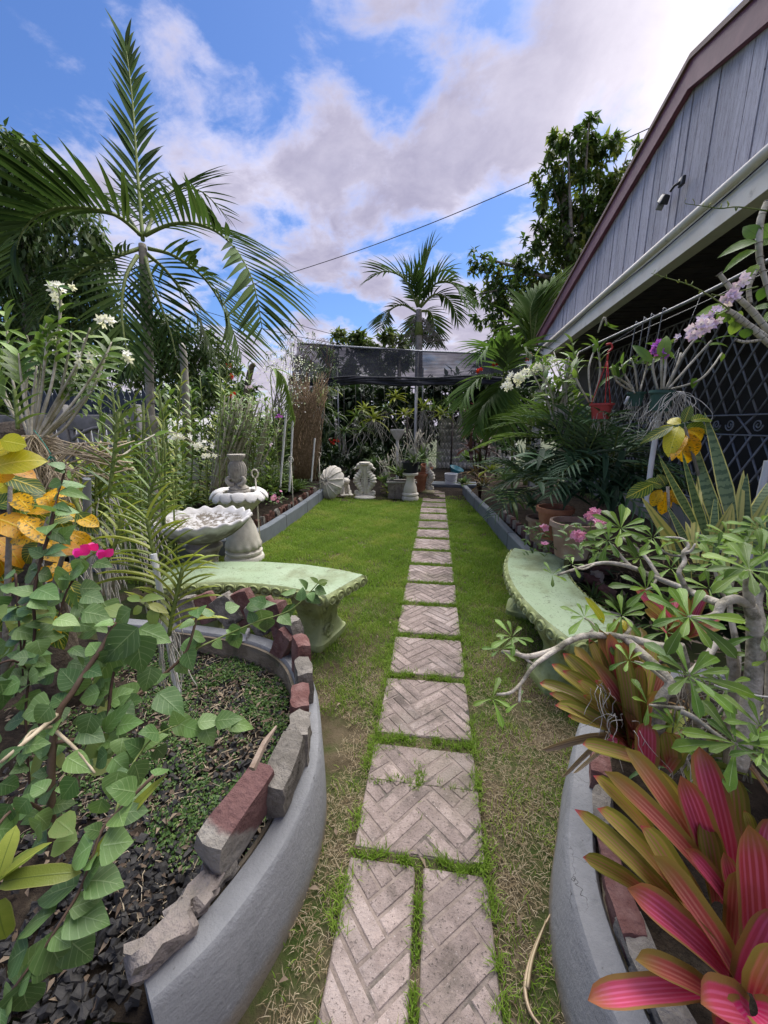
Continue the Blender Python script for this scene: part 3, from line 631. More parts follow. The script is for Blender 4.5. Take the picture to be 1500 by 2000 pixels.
for (x, y_, h_) in ((-.47, 8.48, 2.36), (-3.15, 8.5, 3.15), (2.0, 8.6, 2.9), (-.47, 8.9, 3.0), (-.47, 12.2, 3.1), (-3.1, 12.2, 3.1), (2.0, 12.2, 3.0)):
    mb = MB(); mb.tube([(x, y_, 0), (x, y_, h_)], .021, 8); shp('post', mb, M_post)
mb = MB(); mb.tube([(-3.15, 8.87, zt(-3.15)), (-.47, 8.87, zt(-.47)), (2.0, 8.87, zt(2.0))], .02, 6); shp('rail', mb, M_post)
mb = MB(); mb.tube([(-3.15, 8.5, 2.36), (2.0, 8.5, 2.3)], .016, 6); shp('rail', mb, M_post)
for y_ in (9.2, 9.8): mb = MB(); mb.tube([(-3.1, y_, 2.45), (2.0, y_, 2.4)], .014, 5); shp('rail', mb, M_post)
# chain link fence and the pale wall beyond it
M_white = simple('white_wash', (.78, .78, .77), (.84, .84, .83), 4, .8, .2, 40, (.42, .42, .40), 2, (.55, .75))
wl = MB(); wl.box((1.3, 13.4, .85), (2.6, .2, 1.7)); fw = tag(ob('white_wall', wl, M_white, bevel=.01), 'low white rendered wall seen through the chain link fence', 'wall')
mb = MB(); 
for j in range(7):
    for i in range(18): mb.box((.10+i*.14+(j % 2)*.07, 13.29, .1+j*.22), (.12, .02, .19))
ob('block_course', mb, M_white, fw, kind='stuff')
cf = thing('chain_link_fence', 'rusty chain link fence at the far end of the path', 'fence', (.4, 10.6, 0))
M_rust = simple('dark_wire', (.05, .045, .045), (.09, .07, .06), 20, .7, 0)
mb = MB()
for s_ in (1, -1):
    for i in range(-12, 40):
        x0 = -.8+i*.075; x1 = x0+1.5*.7*s_
        a, b = max(-.8, min(x0, x1)), min(1.6, max(x0, x1))
        if a >= b: continue
        f = lambda x: .25+(x-x0)/(x1-x0)*1.5
        mb.tube([(a-.4, .004*s_, f(a)), (b-.4, .004*s_, f(b))], .0035, 3, cap=False)
ob('wire_mesh', mb, M_rust, cf, kind='stuff')
for x in (-1.2, 0.0, 1.2): mb = MB(); mb.tube([(x, 0, 0), (x, 0, 1.85)], .025, 8); ob('post', mb, M_rust, cf)
mb = MB(); mb.tube([(-1.2, 0, 1.78), (1.2, 0, 1.78)], .018, 6); ob('rail', mb, M_rust, cf)

# left boundary: grey slotted concrete screen, dark blue picket sheet above and behind
M_scr = simple('grey_concrete_screen', (.19, .185, .185), (.26, .25, .25), 5, .85, .4, 40, (.12, .12, .11), 2.5, (.5, .7))
sf = thing('slotted_screen_fence', 'grey concrete screen fence with narrow vertical slots at left', 'fence', tuple(PY(215, 900, 6.4).xy)+(0,), math.radians(6))
for i in range(2):
    for z_, h_ in ((.30, .6), (1.49, .26)): mb = MB(); mb.box((i*1.35-1.4, 0, z_), (1.25, .09, h_)); ob('panel', mb, M_scr, sf, bevel=.01)
    for j in range(9):
        mb = MB(); mb.box((i*1.35-1.4-.56+j*.14, 0, 1.03), (.08, .07, .78)); ob('baluster', mb, M_scr, sf, bevel=.012)
    mb = MB(); mb.tube([(i*1.35-1.4-.56+q*1.12/12, -.046, 1.18+.22*math.sin(q/12*PI)) for q in range(13)], .03, 6); ob('arch', mb, M_scr, sf)
    mb = MB(); mb.box((i*1.35-1.4+.675, 0, .9), (.12, .14, 1.8)); ob('post', mb, M_scr, sf, bevel=.01)
M_blue = simple('dark_blue_sheet', (.022, .032, .050), (.04, .055, .08), 6, .6, .2, 30, (.07, .07, .07), 4, (.6, .75))
bf = thing('blue_picket_fence', 'dark blue metal fence of pointed pickets behind the grey screen', 'fence', tuple(PY(228, 900, 7.3).xy)+(0,), math.radians(6))
for i in range(24):
    mb = MB(); x = -1.7+i*.115; mb.prism([(x, 1.5), (x+.095, 1.5), (x+.095, 2.02), (x+.048, 2.16), (x, 2.02)], lambda p, q, t: (p, t, q), 0, .02); ob('picket', mb, M_blue, bf, smooth_=False)
for z_ in (1.56, 1.85): mb = MB(); mb.box((-.32, .04, z_), (2.8, .035, .08)); ob('rail', mb, M_blue, bf)
wl = MB(); wl.box((-8.6, 8.6, .8), (9.0, .2, 1.6), Matrix.Rotation(.1, 3, 'Z')); tag(ob('white_wall', wl, M_white), 'long white wall of the neighbouring plot behind the left fences', 'wall')

# power lines
M_cable = simple('cable_black', (.02, .02, .025), bump=0)
for (a, b, sag, lab) in ((PY(1300, 236, 16.0), PY(505, 552, 22.0), .35, 'upper power cable rising from the left palm to behind the roof'), (PY(470, 592, 20.0), PY(690, 662, 20.0), .15, 'lower power cable dropping toward the top of the shade net'), (PY(440, 620, 19.0), PY(640, 668, 19.0), .1, 'lowest thin cable just above the left side of the shade net')):
    pts = [a.lerp(b, t/20) - Vector((0, 0, sag*math.sin(PI*t/20))) for t in range(-4, 25)]
    mb = MB(); mb.tube(pts, .016, 4); tag(ob('power_cable', mb, M_cable), lab, 'cable')
# ================================================================ GARDEN ORNAMENTS
def mint_mat():
    m, k_ = newmat('worn_mint_paint'); o = k_.obj()
    c = k_.mix(k_.mr(k_.noise(3, 5, o, .6), .3, .7), (.27, .355, .215), (.335, .42, .275)); c = k_.mix(k_.mr(k_.noise(2.3, 6, k_.vm('ADD', o, (4, 1, 0)), .65), .46, .62, 0, .75), c, (.165, .19, .085))
    c = k_.mix(k_.mr(k_.noise(75, 4, o, .7), .58, .66, 0, .8), c, (.10, .115, .07)); c = k_.mix(k_.mr(k_.noise(16, 7, o, .75), .57, .64, 0, .75), c, (.14, .155, .09)); c = k_.mix(k_.mr(k_.noise(30, 5, k_.vm('ADD', o, (7, 2, 0)), .7), .66, .70), c, (.44, .46, .40))
    surf(k_, c, .6, k_.m('ADD', k_.noise(90, 4, o), k_.noise(14, 5, o)), .45, .004, .3); return m
M_mint = mint_mat()
M_mint2 = simple('mint_bench_edge', (.24, .28, .10), (.34, .39, .20), 6, .65, .4, 50, (.11, .12, .05), 9, (.50, .70), .35)
M_white_st = simple('white_painted_concrete', (.60, .58, .55), (.74, .73, .72), 7, .7, .35, 60, (.24, .22, .19), 6, (.60, .80), .25)
M_cream_st = simple('cream_cast_stone', (.60, .56, .48), (.74, .70, .62), 6, .75, .35, 60, (.22, .19, .14), 5, (.56, .78), .25)
M_wst = simple('weathered_cast_stone', (.30, .28, .245), (.46, .43, .38), 9, .9, .6, 60, (.10, .095, .085), 6, (.52, .72), .15)
def basin_mat():
    m, k_ = newmat('stained_white_basin'); o = k_.obj(); u, v = k_.uv(); z = k_.n('SeparateXYZ', {0: o}).outputs[2]
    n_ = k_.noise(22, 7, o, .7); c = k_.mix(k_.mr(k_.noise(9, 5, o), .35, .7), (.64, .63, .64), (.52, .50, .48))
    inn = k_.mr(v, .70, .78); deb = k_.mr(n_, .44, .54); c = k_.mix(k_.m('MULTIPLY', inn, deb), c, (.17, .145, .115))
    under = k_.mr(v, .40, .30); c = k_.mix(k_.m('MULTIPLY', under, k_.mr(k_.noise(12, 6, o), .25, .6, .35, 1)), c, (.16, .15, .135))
    surf(k_, c, .75, n_, .5, .006, .3); return m
def make_bench(label, loc, rz, group):
    b = thing('curved_bench', label, 'bench', loc, rz, group)
    RI, RO, HA, ZT, TH = 1.35, 1.75, math.radians(24.5), .435, .075; cy = -1.55
    def pt(r, a, z): return (r*math.sin(a), r*math.cos(a)+cy, z)
    prof = [(0, 0), (.010, .016), (.018, .035), (.014, .055), (.004, .068), (-.004, .075)]     # edge: out, up
    mb = MB(); NA, NR_ = 40, 8
    mb.grid(lambda u, v: pt(RI+.004+(RO-RI-.008)*v, -HA+.004+(2*HA-.008)*u, ZT+.0015*math.sin(u*31)*math.sin(v*9)), NA, NR_, flip=True); ob('seat', mb, M_mint, b)
    mb = MB(); loop = [(RI, -HA+2*HA*i/NA, -1, 0) for i in range(NA)] + [(RI+(RO-RI)*i/10, HA, 0, 1) for i in range(10)] + [(RO, HA-2*HA*i/NA, 1, 0) for i in range(NA)] + [(RO-(RO-RI)*i/10, -HA, 0, -1) for i in range(10)]
    vs = []
    for r, a, sr, sa in loop:
        for o_, z in prof: vs.append(pt(r+sr*o_, a+sa*o_/r, ZT-TH+z))
    m = len(prof); n = len(loop); mb.add(vs, [(i*m+j, i*m+j+1, ((i+1) % n)*m+j+1, ((i+1) % n)*m+j) for i in range(n) for j in range(m-1)])
    under = [pt(r, a, ZT-TH) for r, a, _, _ in loop]; 
    mb.grid(lambda u, v: pt(RI+(RO-RI)*v, -HA+2*HA*u, ZT-TH+.002), NA, 2); ob('seat_edge', mb, M_mint2, b, auto=60)
    # egg medallions round the edge
    md = MB(); md.lathe([(.0, .014), (.010, .012), (.016, .006), (.018, .002), (.021, .002), (.024, .008), (.028, .010), (.031, .006), (.033, -.004)], 16)
    me = md.mesh('medallion'); me.materials.append(M_mint2)
    lf = MB(); lf.tube([(0, -.028, .004), (0, 0, .012), (0, .028, .004)], [.003, .006, .003], 5); ml = lf.mesh('dart'); ml.materials.append(M_mint2)
    def row(n_, f):
        for i in range(n_):
            p, nr = f((i+.5)/n_); tg = Vector((-nr.y, nr.x, 0)); M = Matrix(((tg.x*1.15, 0, nr.x, p.x), (tg.y*1.15, 0, nr.y, p.y), (0, .98, 0, p.z), (0, 0, 0, 1)))
            inst('medallion', me, b, M)
            p2, n2 = f((i+1)/n_); t2 = Vector((-n2.y, n2.x, 0)); inst('dart', ml, b, Matrix(((t2.x, 0, n2.x, p2.x), (t2.y, 0, n2.y, p2.y), (0, 1, 0, p2.z), (0, 0, 0, 1))))
    zc = ZT-TH+.036
    row(17, lambda t: (Vector(pt(RO+.014, -HA+2*HA*t, zc)), Vector((math.sin(-HA+2*HA*t), math.cos(-HA+2*HA*t), 0))))
    row(14, lambda t: (Vector(pt(RI-.014, -HA+2*HA*t, zc)), -Vector((math.sin(-HA+2*HA*t), math.cos(-HA+2*HA*t), 0))))
    for s_ in (1, -1): row(5, lambda t: (Vector(pt(RI+(RO-RI)*t, s_*(HA+.014/1.5), zc)), Vector((math.cos(HA)*s_, -math.sin(HA), 0))))
    # scroll legs
    zs = [0, .045, .05, .06, .09, .13, .17, .21, .25, .29, .32, .345, .36]
    hd = [.185, .185, .18, .165, .15, .115, .105, .112, .135, .155, .165, .155, .15]
    hw = [.14, .14, .13, .125, .12, .112, .11, .112, .116, .12, .122, .12, .12]
    for s_ in (1, -1):
        a = s_*(HA-.155); ca, sa = math.cos(a), math.sin(a); ctr = Vector(pt((RI+RO)/2, a, 0))
        def sec(i, q, n_=44):
            t = 2*PI*q/n_; c, s = math.cos(t), math.sin(t); e = .34
            x = math.copysign(abs(c)**e, c); y = math.copysign(abs(s)**e, s)
            fl = (.007*abs(math.sin(x*5.5*PI/2)) if abs(y) > .9 and 2 < i < 11 else 0)
            return ctr + Vector((ca*x*hw[i]+sa*y*(hd[i]-fl), -sa*x*hw[i]+ca*y*(hd[i]-fl), zs[i]))
        mb = MB(); n_ = 44; vs = [sec(i, q) for i in range(len(zs)) for q in range(n_)]
        mb.add(vs, [(i*n_+q, i*n_+(q+1) % n_, (i+1)*n_+(q+1) % n_, (i+1)*n_+q) for i in range(len(zs)-1) for q in range(n_)])
        lg = ob('leg', mb, M_mint2, b, auto=50)
        for tside in (1, -1):
            for (dy, z0, r0, turn) in ((.07, .275, .065, 1), (-.06, .115, .055, -1), (-.075, .285, .045, 1)):
                pts = []
                for q in range(26):
                    an = q/25*3.2*PI*turn; r = r0*(1-q/25*.85); x = tside*.119; y = dy+r*math.cos(an); z = z0+r*math.sin(an)
                    pts.append(ctr+Vector((ca*x+sa*y, -sa*x+ca*y, max(.02, min(.355, z)))))
                mb = MB(); mb.tube(pts, [.012]*10+[.011-.00045*i for i in range(16)], 6); ob('scroll', mb, M_mint2, lg)
    return b
make_bench('long mint green curved concrete bench left of the path, under trailing leaves', (-1.2, .87+1.55, 0), 0, 'curved concrete benches')
make_bench('mint green curved concrete bench right of the path, behind the desert rose', (2.27-1.55, 2.5, 0), PI/2, 'curved concrete benches')

# fluted scallop birdbath
bb = thing('birdbath', 'white birdbath with wavy scalloped rim and stained basin behind the left bench', 'birdbath', (-1.87, 2.80, 0))
prof = [(.07, .50), (.10, .515), (.16, .535), (.24, .575), (.31, .63), (.352, .672), (.376, .70), (.384, .715), (.378, .728), (.362, .724), (.335, .70), (.29, .675), (.22, .65), (.12, .635), (.0, .63)]
def bm(i, r, z, a):
    k_ = max(0, min(1, (r-.25)/.11)); s_ = math.sin(19*a); return r*(1+.026*k_*k_*s_), z+.011*k_*k_*s_*(1 if i < 10 else .3)
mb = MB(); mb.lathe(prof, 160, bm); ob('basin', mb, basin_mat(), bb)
mb = MB(); mb.lathe([(.0, 0), (.19, 0), (.19, .04), (.165, .05), (.16, .07), (.13, .09), (.112, .13), (.098, .22), (.092, .32), (.10, .40), (.125, .45), (.14, .465), (.14, .485), (.11, .495), (.09, .51)], 96, lambda i, r, z, a: (r*(1-(.055*(0.5+.5*math.cos(14*a)) if 6 <= i <= 9 else 0)), z)); ob('pedestal', mb, M_wst, bb, auto=50)
# tiered fountain with petal ring
ft = thing('tiered_fountain', 'two tier fountain with white drooping petal ring and ribbed stone finial by the left kerb', 'fountain', (-2.06, 3.78, 0))
mb = MB(); mb.lathe([(.0, 0), (.205, 0), (.21, .03), (.20, .055), (.175, .062), (.175, .075), (.195, .09), (.195, .11), (.165, .125), (.16, .13)], 64); ob('base', mb, M_cream_st, ft, auto=50)
mb = MB(); mb.lathe([(.16, .13), (.19, .15), (.185, .19), (.165, .27), (.14, .36), (.112, .43), (.095, .47), (.09, .49)], 112, lambda i, r, z, a: (r*(1+.045*math.cos(13*(a+z*2.4))), z)); ob('swirl_column', mb, M_cream_st, ft)
mb = MB(); mb.lathe([(.09, .48), (.12, .50), (.10, .52), (.13, .56), (.20, .625), (.235, .665), (.24, .69), (.25, .70), (.25, .715), (.0, .72)], 64); ob('bowl', mb, M_cream_st, ft, auto=50)
def petal_mesh():
    mb = MB()
    def f(u, v):
        x = (u-.5)*2; w_ = .074*math.sin(PI*min(1, .28+v*.62))**.7 if v < 1 else .02; w_ = .072*(1-.0*(v))*(math.sqrt(max(0, 1-(max(0, v-.55)/.45)**2))*.85+.15 if v > .55 else .75+.45*v)
        r = .17+.135*v - .02*v*v; z = .03*math.sin(v*PI*.55)-.19*max(0, v-.40)**1.5-.012*x*x
        return (x*w_, r, z)
    mb.grid(f, 8, 10, flip=True); return mb.mesh('petal')
pm = petal_mesh(); pm.materials.append(M_white_st)
for i in range(14): 
    o = inst('petal', pm, ft, Matrix.Translation((0, 0, .745+.006*(i % 2))) @ Matrix.Rotation(2*PI*i/14, 4, 'Z') @ Matrix.Rotation(U(-.04, .04), 4, 'X')); sm_ = o.modifiers.new('thick', 'SOLIDIFY'); sm_.thickness = .014; sm_.offset = -1
fi = ob('finial_base', (lambda m: (m.lathe([(.0, .755), (.115, .755), (.115, .775), (.10, .785), (.105, .80), (.085, .815), (.05, .84), (.0, .85)], 32), m)[1])(MB()), M_wst, ft, auto=50)
mb = MB()
mb.lathe([(.03, .83), (.055, .86), (.085, .91), (.098, .97), (.092, 1.03), (.07, 1.07), (.055, 1.08), (.075, 1.10), (.095, 1.13), (.088, 1.15), (.04, 1.145), (.0, 1.14)], 96, lambda i, r, z, a: (r*(1+.10*math.cos(22*a)*(1 if i < 7 else .5))*(1-.32*abs(math.sin(a)) if i < 9 else 1), z)); ob('finial_shell', mb, M_wst, fi)
for s_ in (1, -1):
    mb = MB(); mb.tube([(s_*.02, -.05, .84), (s_*.07, -.06, .85), (s_*.095, -.05, .885), (s_*.075, -.045, .915), (s_*.055, -.05, .895)], [.02, .026, .024, .018, .012], 8, sm=4); ob('fin', mb, M_wst, fi)

# twin seahorse pedestal
def seahorse(mb, sx, ox, sc_=1.0, oy=0):
    pts = [(-.155, .60), (-.12, .655), (-.075, .63), (-.07, .56), (-.105, .49), (-.15, .42), (-.165, .35), (-.13, .27), (-.085, .20), (-.075, .13), (-.12, .075), (-.175, .085), (-.185, .13), (-.15, .145), (-.135, .115)]
    rr = [.024, .05, .05, .046, .056, .068, .07, .062, .05, .045, .042, .036, .028, .020, .014]
    P3, R3 = smooth([Vector((sx*x*sc_+ox, oy, z*sc_)) for x, z in pts], [r*sc_ for r in rr], 10)
    R3 = [r*(1+.13*(math.sin(i*.95))) if i > 25 else r for i, r in enumerate(R3)]; mb.tube(P3, R3, 14)
    mb.tube([Vector((sx*-.13*sc_+ox, oy, .63*sc_)), Vector((sx*-.185*sc_+ox, oy-.01, .605*sc_)), Vector((sx*-.215*sc_+ox, oy-.02, .585*sc_))], [.032*sc_, .021*sc_, .024*sc_], 8)
    for q in range(5):
        a = .5+q*.4; c0 = Vector((sx*(-.10)*sc_+ox, oy, .64*sc_)); mb.tube([c0, c0+Vector((sx*math.cos(a)*.075*sc_, 0, math.sin(a)*.075*sc_))], [.02*sc_, .008*sc_], 6)
    for q in range(7):
        z = .52-.045*q; mb.tube([Vector((sx*(-.07+.01*q*0)*sc_+ox, oy, z*sc_)), Vector((sx*(-.02)*sc_+ox, oy, (z+.03)*sc_))], [.03*sc_, .008*sc_], 5)
sh2 = thing('seahorse_pedestal', 'white pedestal of two back to back seahorses at the end of the lawn', 'statue', tuple(G(713, 973)))
for s_ in (1, -1):
    mb = MB(); seahorse(mb, s_, 0); ob('seahorse', mb, M_cream_st, sh2)
mb = MB(); mb.lathe([(.0, 0), (.19, 0), (.195, .03), (.17, .05), (.10, .07), (.0, .075)], 40, lambda i, r, z, a: (r*(1+.10*math.cos(2*a)), z)); ob('base', mb, M_cream_st, sh2)
mb = MB(); mb.lathe([(.0, .63), (.04, .64), (.05, .66), (.115, .685), (.12, .70), (.115, .725), (.0, .73)], 8); ob('top_plate', mb, M_cream_st, sh2, auto=30)
mb = MB(); mb.tube([(0, .05, .05), (0, .02, .25), (0, .02, .45), (0, 0, .65)], [.06, .04, .035, .045], 8, sm=3); ob('core', mb, M_cream_st, sh2)
s1 = thing('seahorse_statue', 'single white seahorse statue on mossy round foot beside the clay pot', 'statue', tuple(G(833, 962)))
mb = MB(); seahorse(mb, -1, -.05, .95); ob('seahorse', mb, M_cream_st, s1)
mb = MB(); mb.lathe([(.0, 0), (.17, 0), (.18, .03), (.13, .06), (.0, .07)], 32); ob('base', mb, simple('mossy_stone', (.20, .19, .08), (.34, .31, .2), 8, .9, .5), s1)
# ribbed shell dish leaning against the kerb end
sd_ = thing('ribbed_dish', 'white ribbed fountain dish standing on its rim against the kerb end', 'dish', tuple(G(648, 974)+Vector((0, 0, .0))))
mb = MB(); NT_ = 12
def dm(i, r, z, a): q = abs(math.sin(a*NT_/2)); return r*(1-.05*(1-q)*(r/.34)), z+(-.028*(1-q)**2)*(-1)*(r/.34)
mb.lathe([(.03, .12), (.06, .12), (.14, .10), (.22, .07), (.29, .03), (.34, -.02), (.345, -.032), (.33, -.03), (.28, .005), (.2, .045), (.05, .085), (.0, .088)], 120, dm)
o = ob('dish', mb, M_cream_st, sd_); o.matrix_basis = Matrix.Translation((-.02, 0, .335)) @ Matrix.Rotation(math.radians(-35), 4, 'Z') @ Matrix.Rotation(math.radians(14), 4, 'Y') @ Matrix.Rotation(math.radians(72), 4, 'X')
for q in range(NT_):
    a = 2*PI*q/NT_; mb = MB(); mb.tube([(r*math.cos(a), r*math.sin(a), z+.004) for r, z in ((.06, .12), (.14, .103), (.22, .076), (.29, .038), (.335, -.012))], .009, 6, sm=2); r_ = ob('rib', mb, M_cream_st, o)
# small sitting lion
ln = thing('lion_statue', 'small cream stone lion sitting beside the leaning ribbed dish', 'statue', tuple(G(675, 966)), .5)
mb = MB(); mb.tube([(0, .10, .02), (0, .09, .12), (0, .03, .21), (0, -.02, .28)], [.09, .10, .085, .06], 12, sm=4); mb.tube([(0, -.01, .27), (0, -.035, .31), (0, -.04, .36)], [.08, .095, .05], 12, sm=3); mb.tube([(0, -.09, .30), (0, -.15, .285)], [.055, .042], 8)
for s_ in (1, -1): mb.tube([(s_*.05, -.02, .2), (s_*.06, -.06, .1), (s_*.06, -.08, .02), (s_*.06, -.12, .015)], [.035, .03, .028, .026], 8); mb.tube([(s_*.06, .08, .08), (s_*.10, .03, .05), (s_*.10, -.03, .02)], [.05, .045, .03], 8); mb.tube([(s_*.06, -.03, .36), (s_*.075, -.03, .40)], [.028, .008], 6)
ob('body', mb, M_cream_st, ln)
mb = MB(); mb.box((0, 0, .008), (.26, .34, .03)); ob('base', mb, M_cream_st, ln, bevel=.008)
# urn pedestal with the black pot
up_ = thing('urn_pedestal', 'cream waisted pedestal carrying a black flower pot beside the path end', 'pedestal', tuple(G(801, 976)))
mb = MB(); mb.lathe([(.0, 0), (.165, 0), (.17, .04), (.16, .07), (.145, .078), (.15, .09), (.165, .11), (.16, .135), (.13, .15), (.135, .18), (.125, .25), (.095, .34), (.075, .42), (.08, .46), (.115, .485), (.15, .495), (.155, .53), (.13, .54), (.0, .542)], 40); ob('column', mb, M_cream_st, up_, auto=40)
def potmb(r0, r1, h, rim=.012, n=28, ribs=0):
    mb = MB(); mb.lathe([(0, 0), (r0, 0), (r0+(r1-r0)*.5, h*.5), (r1*.985, h*.86), (r1+rim, h*.865), (r1+rim, h), (r1-.004, h), (r1-.012, h*.8), (0, h*.78)], n); return mb
M_pblack = simple('black_pot_plastic', (.012, .014, .022), (.02, .022, .03), 10, .5, .2)
M_terra = simple('terracotta', (.26, .105, .06), (.36, .17, .10), 7, .85, .4, 60, (.30, .24, .19), 4, (.55, .75), .15, rnd_amt=.15)
M_moss = simple('potting_bark', (.05, .035, .022), (.12, .09, .06), 40, .95, .8)
base_up = up_.location
bp = thing('black_pot', 'black plastic pot standing on the cream waisted pedestal', 'pot', (base_up[0], base_up[1], .542)); ob('pot', potmb(.135, .165, .21), M_pblack, bp, auto=40)
mb = MB(); mb.lathe([(.0, .175), (.15, .18)], 20); ob('soil', mb, M_moss, bp)
tp = thing('terracotta_pot', 'tall red clay pot just behind the cream waisted pedestal', 'pot', tuple(G(818, 962))); ob('pot', potmb(.13, .17, .42, .014), M_terra, tp, auto=40)
tp2 = thing('terracotta_pot', 'dark clay pot tilted on the far side of the cream pedestal', 'pot', tuple(G(826, 958)+Vector((.0, .25, .3)))); ob('pot', potmb(.09, .13, .25, .012), M_terra, tp2, auto=40).rotation_euler = (.2, .3, 0)
# weathered wood planter box
pw = thing('wooden_planter', 'grey weathered wooden planter box left of the cream pedestal', 'planter', tuple(G(783, 975)+Vector((0, .12, 0))), .1)
M_gwood = simple('grey_old_wood', (.16, .135, .12), (.26, .225, .20), 14, .9, .6, 60, (.09, .075, .065), 5, (.52, .7), rnd_amt=.2)
for i in range(4):
    mb = MB(); mb.box((-.20+i*.13, -.15, .17), (.122, .02, .34)); ob('board', mb, M_gwood, pw, smooth_=False, bevel=.003)
    mb = MB(); mb.box((-.20+i*.13, .15, .17), (.122, .02, .34)); ob('board', mb, M_gwood, pw, smooth_=False)
for s_ in (-1, 1):
    for j in range(2): mb = MB(); mb.box((s_*.265, -.075+j*.15, .17), (.02, .145, .34)); ob('board', mb, M_gwood, pw, smooth_=False)
mb = MB(); mb.box((0, -.165, .345), (.60, .05, .03)); mb.box((0, .165, .345), (.60, .05, .03)); ob('rim', mb, simple('pale_trim', (.36, .33, .29), (.46, .43, .39), 9, .85, .4), pw, bevel=.004)
mb = MB(); mb.box((0, 0, .3), (.5, .27, .02)); ob('soil', mb, M_moss, pw)
# bucket and teal basin
bk = thing('bucket', 'white plastic bucket at the far end of the path', 'bucket', tuple(G(880, 952)))
M_bw = simple('white_bucket_plastic', (.66, .68, .72), (.74, .76, .80), 3, .35, .05, 40, (.5, .5, .5), 4, (.6, .8))
mb = MB(); mb.lathe([(0, 0), (.125, 0), (.135, .16), (.143, .29), (.152, .29), (.154, .33), (.145, .335), (.135, .3), (.12, .02), (0, .02)], 32); ob('pail', mb, M_bw, bk, auto=40)
mb = MB(); mb.tube([(.15, 0, .30), (.13, -.09, .22), (0, -.155, .17), (-.13, -.09, .22), (-.15, 0, .30)], .004, 5, sm=5); ob('handle', mb, M_wire, bk)
tb = thing('basin', 'teal plastic basin resting behind the white bucket', 'basin', tuple(G(884, 950)+Vector((.05, .22, .30))))
mb = MB(); mb.lathe([(0, 0), (.11, 0), (.17, .12), (.18, .13), (.165, .125), (.10, .015), (0, .012)], 28); o = ob('bowl', mb, simple('teal_plastic', (.01, .13, .19), (.02, .16, .22), 3, .4, .05), tb); o.rotation_euler = (.2, .35, 0)
mb = MB(); mb.box((.0, .05, -.16), (.34, .26, .30)); ob('stand_block', mb, M_gwood, tb, bevel=.01)
# small white birdbath deep under the net
b3 = thing('birdbath', 'small white birdbath deep under the shade net', 'birdbath', tuple(PY(776, 905, 9.2).xy) + (0.0,))
mb = MB(); mb.lathe([(0, 0), (.17, 0), (.16, .05), (.07, .1), (.055, .5), (.08, .96), (.16, 1.0), (.29, 1.10), (.34, 1.16), (.33, 1.18), (.25, 1.12), (0, 1.06)], 36, lambda i, r, z, a: (r*(1+.03*math.cos(16*a)*(i > 6)), z)); o_ = ob('bath', mb, M_white_st, b3, auto=50); o_.scale = (.50, .50, 1.14)
# kerbed slab at the far end
mb = MB(); mb.box((.35, 9.2, .05), (1.7, .5, .1)); tag(ob('stone_step', mb, M_kerb, bevel=.01), 'low grey concrete step beneath the bucket at the path end', 'step')
# white and grey stakes
M_pvc = simple('white_pvc', (.66, .66, .68), (.74, .74, .76), 5, .35, .05, 40, (.45, .44, .42), 8, (.6, .8))
M_gpvc = simple('grey_pvc', (.20, .21, .23), (.25, .26, .28), 5, .4, .05)
def stake(pts, r, lab, mat=M_pvc, nm='pvc_pipe'):
    mb = MB(); mb.tube(pts, r, 10)
    return tag(ob(nm, mb, mat, auto=50), lab, 'pipe')
stake([P(300, 1082, 1.12), P(347, 1352, 1.17)], .0085, 'white plastic pipe leaning among the leaves in front of the left bench')
stake([P(170, 935, 1.3), P(170, 1010, 1.35), P(171, 1200, 1.4)], .012, 'grey plastic pipe beside the yellow croton', M_gpvc)
stake([PY(559, 806, 5.6), PY(547, 952, 5.6)], .016, 'left tall white plastic pipe in the back left bed')
stake([PY(572, 822, 5.9), PY(565, 960, 5.9)], .016, 'middle tall white plastic pipe in the back left bed')
stake([PY(615, 856, 6.6), PY(608, 940, 6.6)], .014, 'short white plastic pipe farthest back in the left bed')
stake([PY(1289, 800, 2.75), PY(1272, 905, 2.75), PY(1262, 990, 2.75)], .016, 'white plastic pipe below the green hanging pot')
stake([PY(1500, 900, 2.2), PY(1478, 1000, 2.2), PY(1462, 1090, 2.2)], .016, 'white plastic pipe at the right edge among the snake plants')
stake([PY(309, 872, 3.0), PY(306, 960, 3.0), PY(306, 1060, 3.0)], .014, 'white plastic pipe tied beside the left palm trunk')
for px_, py_, Y_, lab in ((623, 888, 7.1, 'looped wire plant stake just above the leaning dish'), (498, 925, 3.9, 'looped wire plant stake behind the petal fountain'), (568, 898, 5.6, 'looped wire plant stake between the white pipes')):
    p = PY(px_, py_, Y_); s_ = .045; mb = MB(); mb.tube([p+Vector((s_*math.sin(a)*.8, 0, s_*math.cos(a))) for a in [PI*.9-1.8*PI*.98*i/12 for i in range(13)]], .008, 5); mb.tube([p+Vector((0, 0, -s_)), Vector((p.x, p.y, .1))], .008, 5)
    tag(ob('plant_stake', mb, simple('cream_stake', (.55, .52, .45))), lab, 'stake')
# ================================================================ PLANTS
pf_lance = lambda t: max(0, math.sin(PI*t**.72))**.85 * .97 + .03*(1-t)
pf_strap = lambda t: min(1, .62+t*2.2)*(max(0, 1-((max(0, t-.62))/.38)**2.2))**.8
pf_strapn = lambda t: min(1, .75+t*2)*(1-t**3.2)
pf_heart = lambda t: (min(1, t/.20)**.55)*(1-max(0, t-.20)/.80)**.82*(1+.30*math.sin(PI*min(1, max(0, (t-.2)/.8))))*.92
pf_spat = lambda t: (.10+.9*min(1, t/.74)**1.5)*(math.sqrt(max(0, 1-(max(0, t-.74)/.26)**2)))
pf_palm = lambda t: (.35+.65*min(1, t*3.2))*(1-max(0, t-.3)/.7)**.75
pf_oval = lambda t: max(0, math.sin(PI*t**.9))**.75
pf_sword = lambda t: min(1, .55+t*1.6)*(1-max(0, t-.35)/.65)**.62 if t < 1 else 0
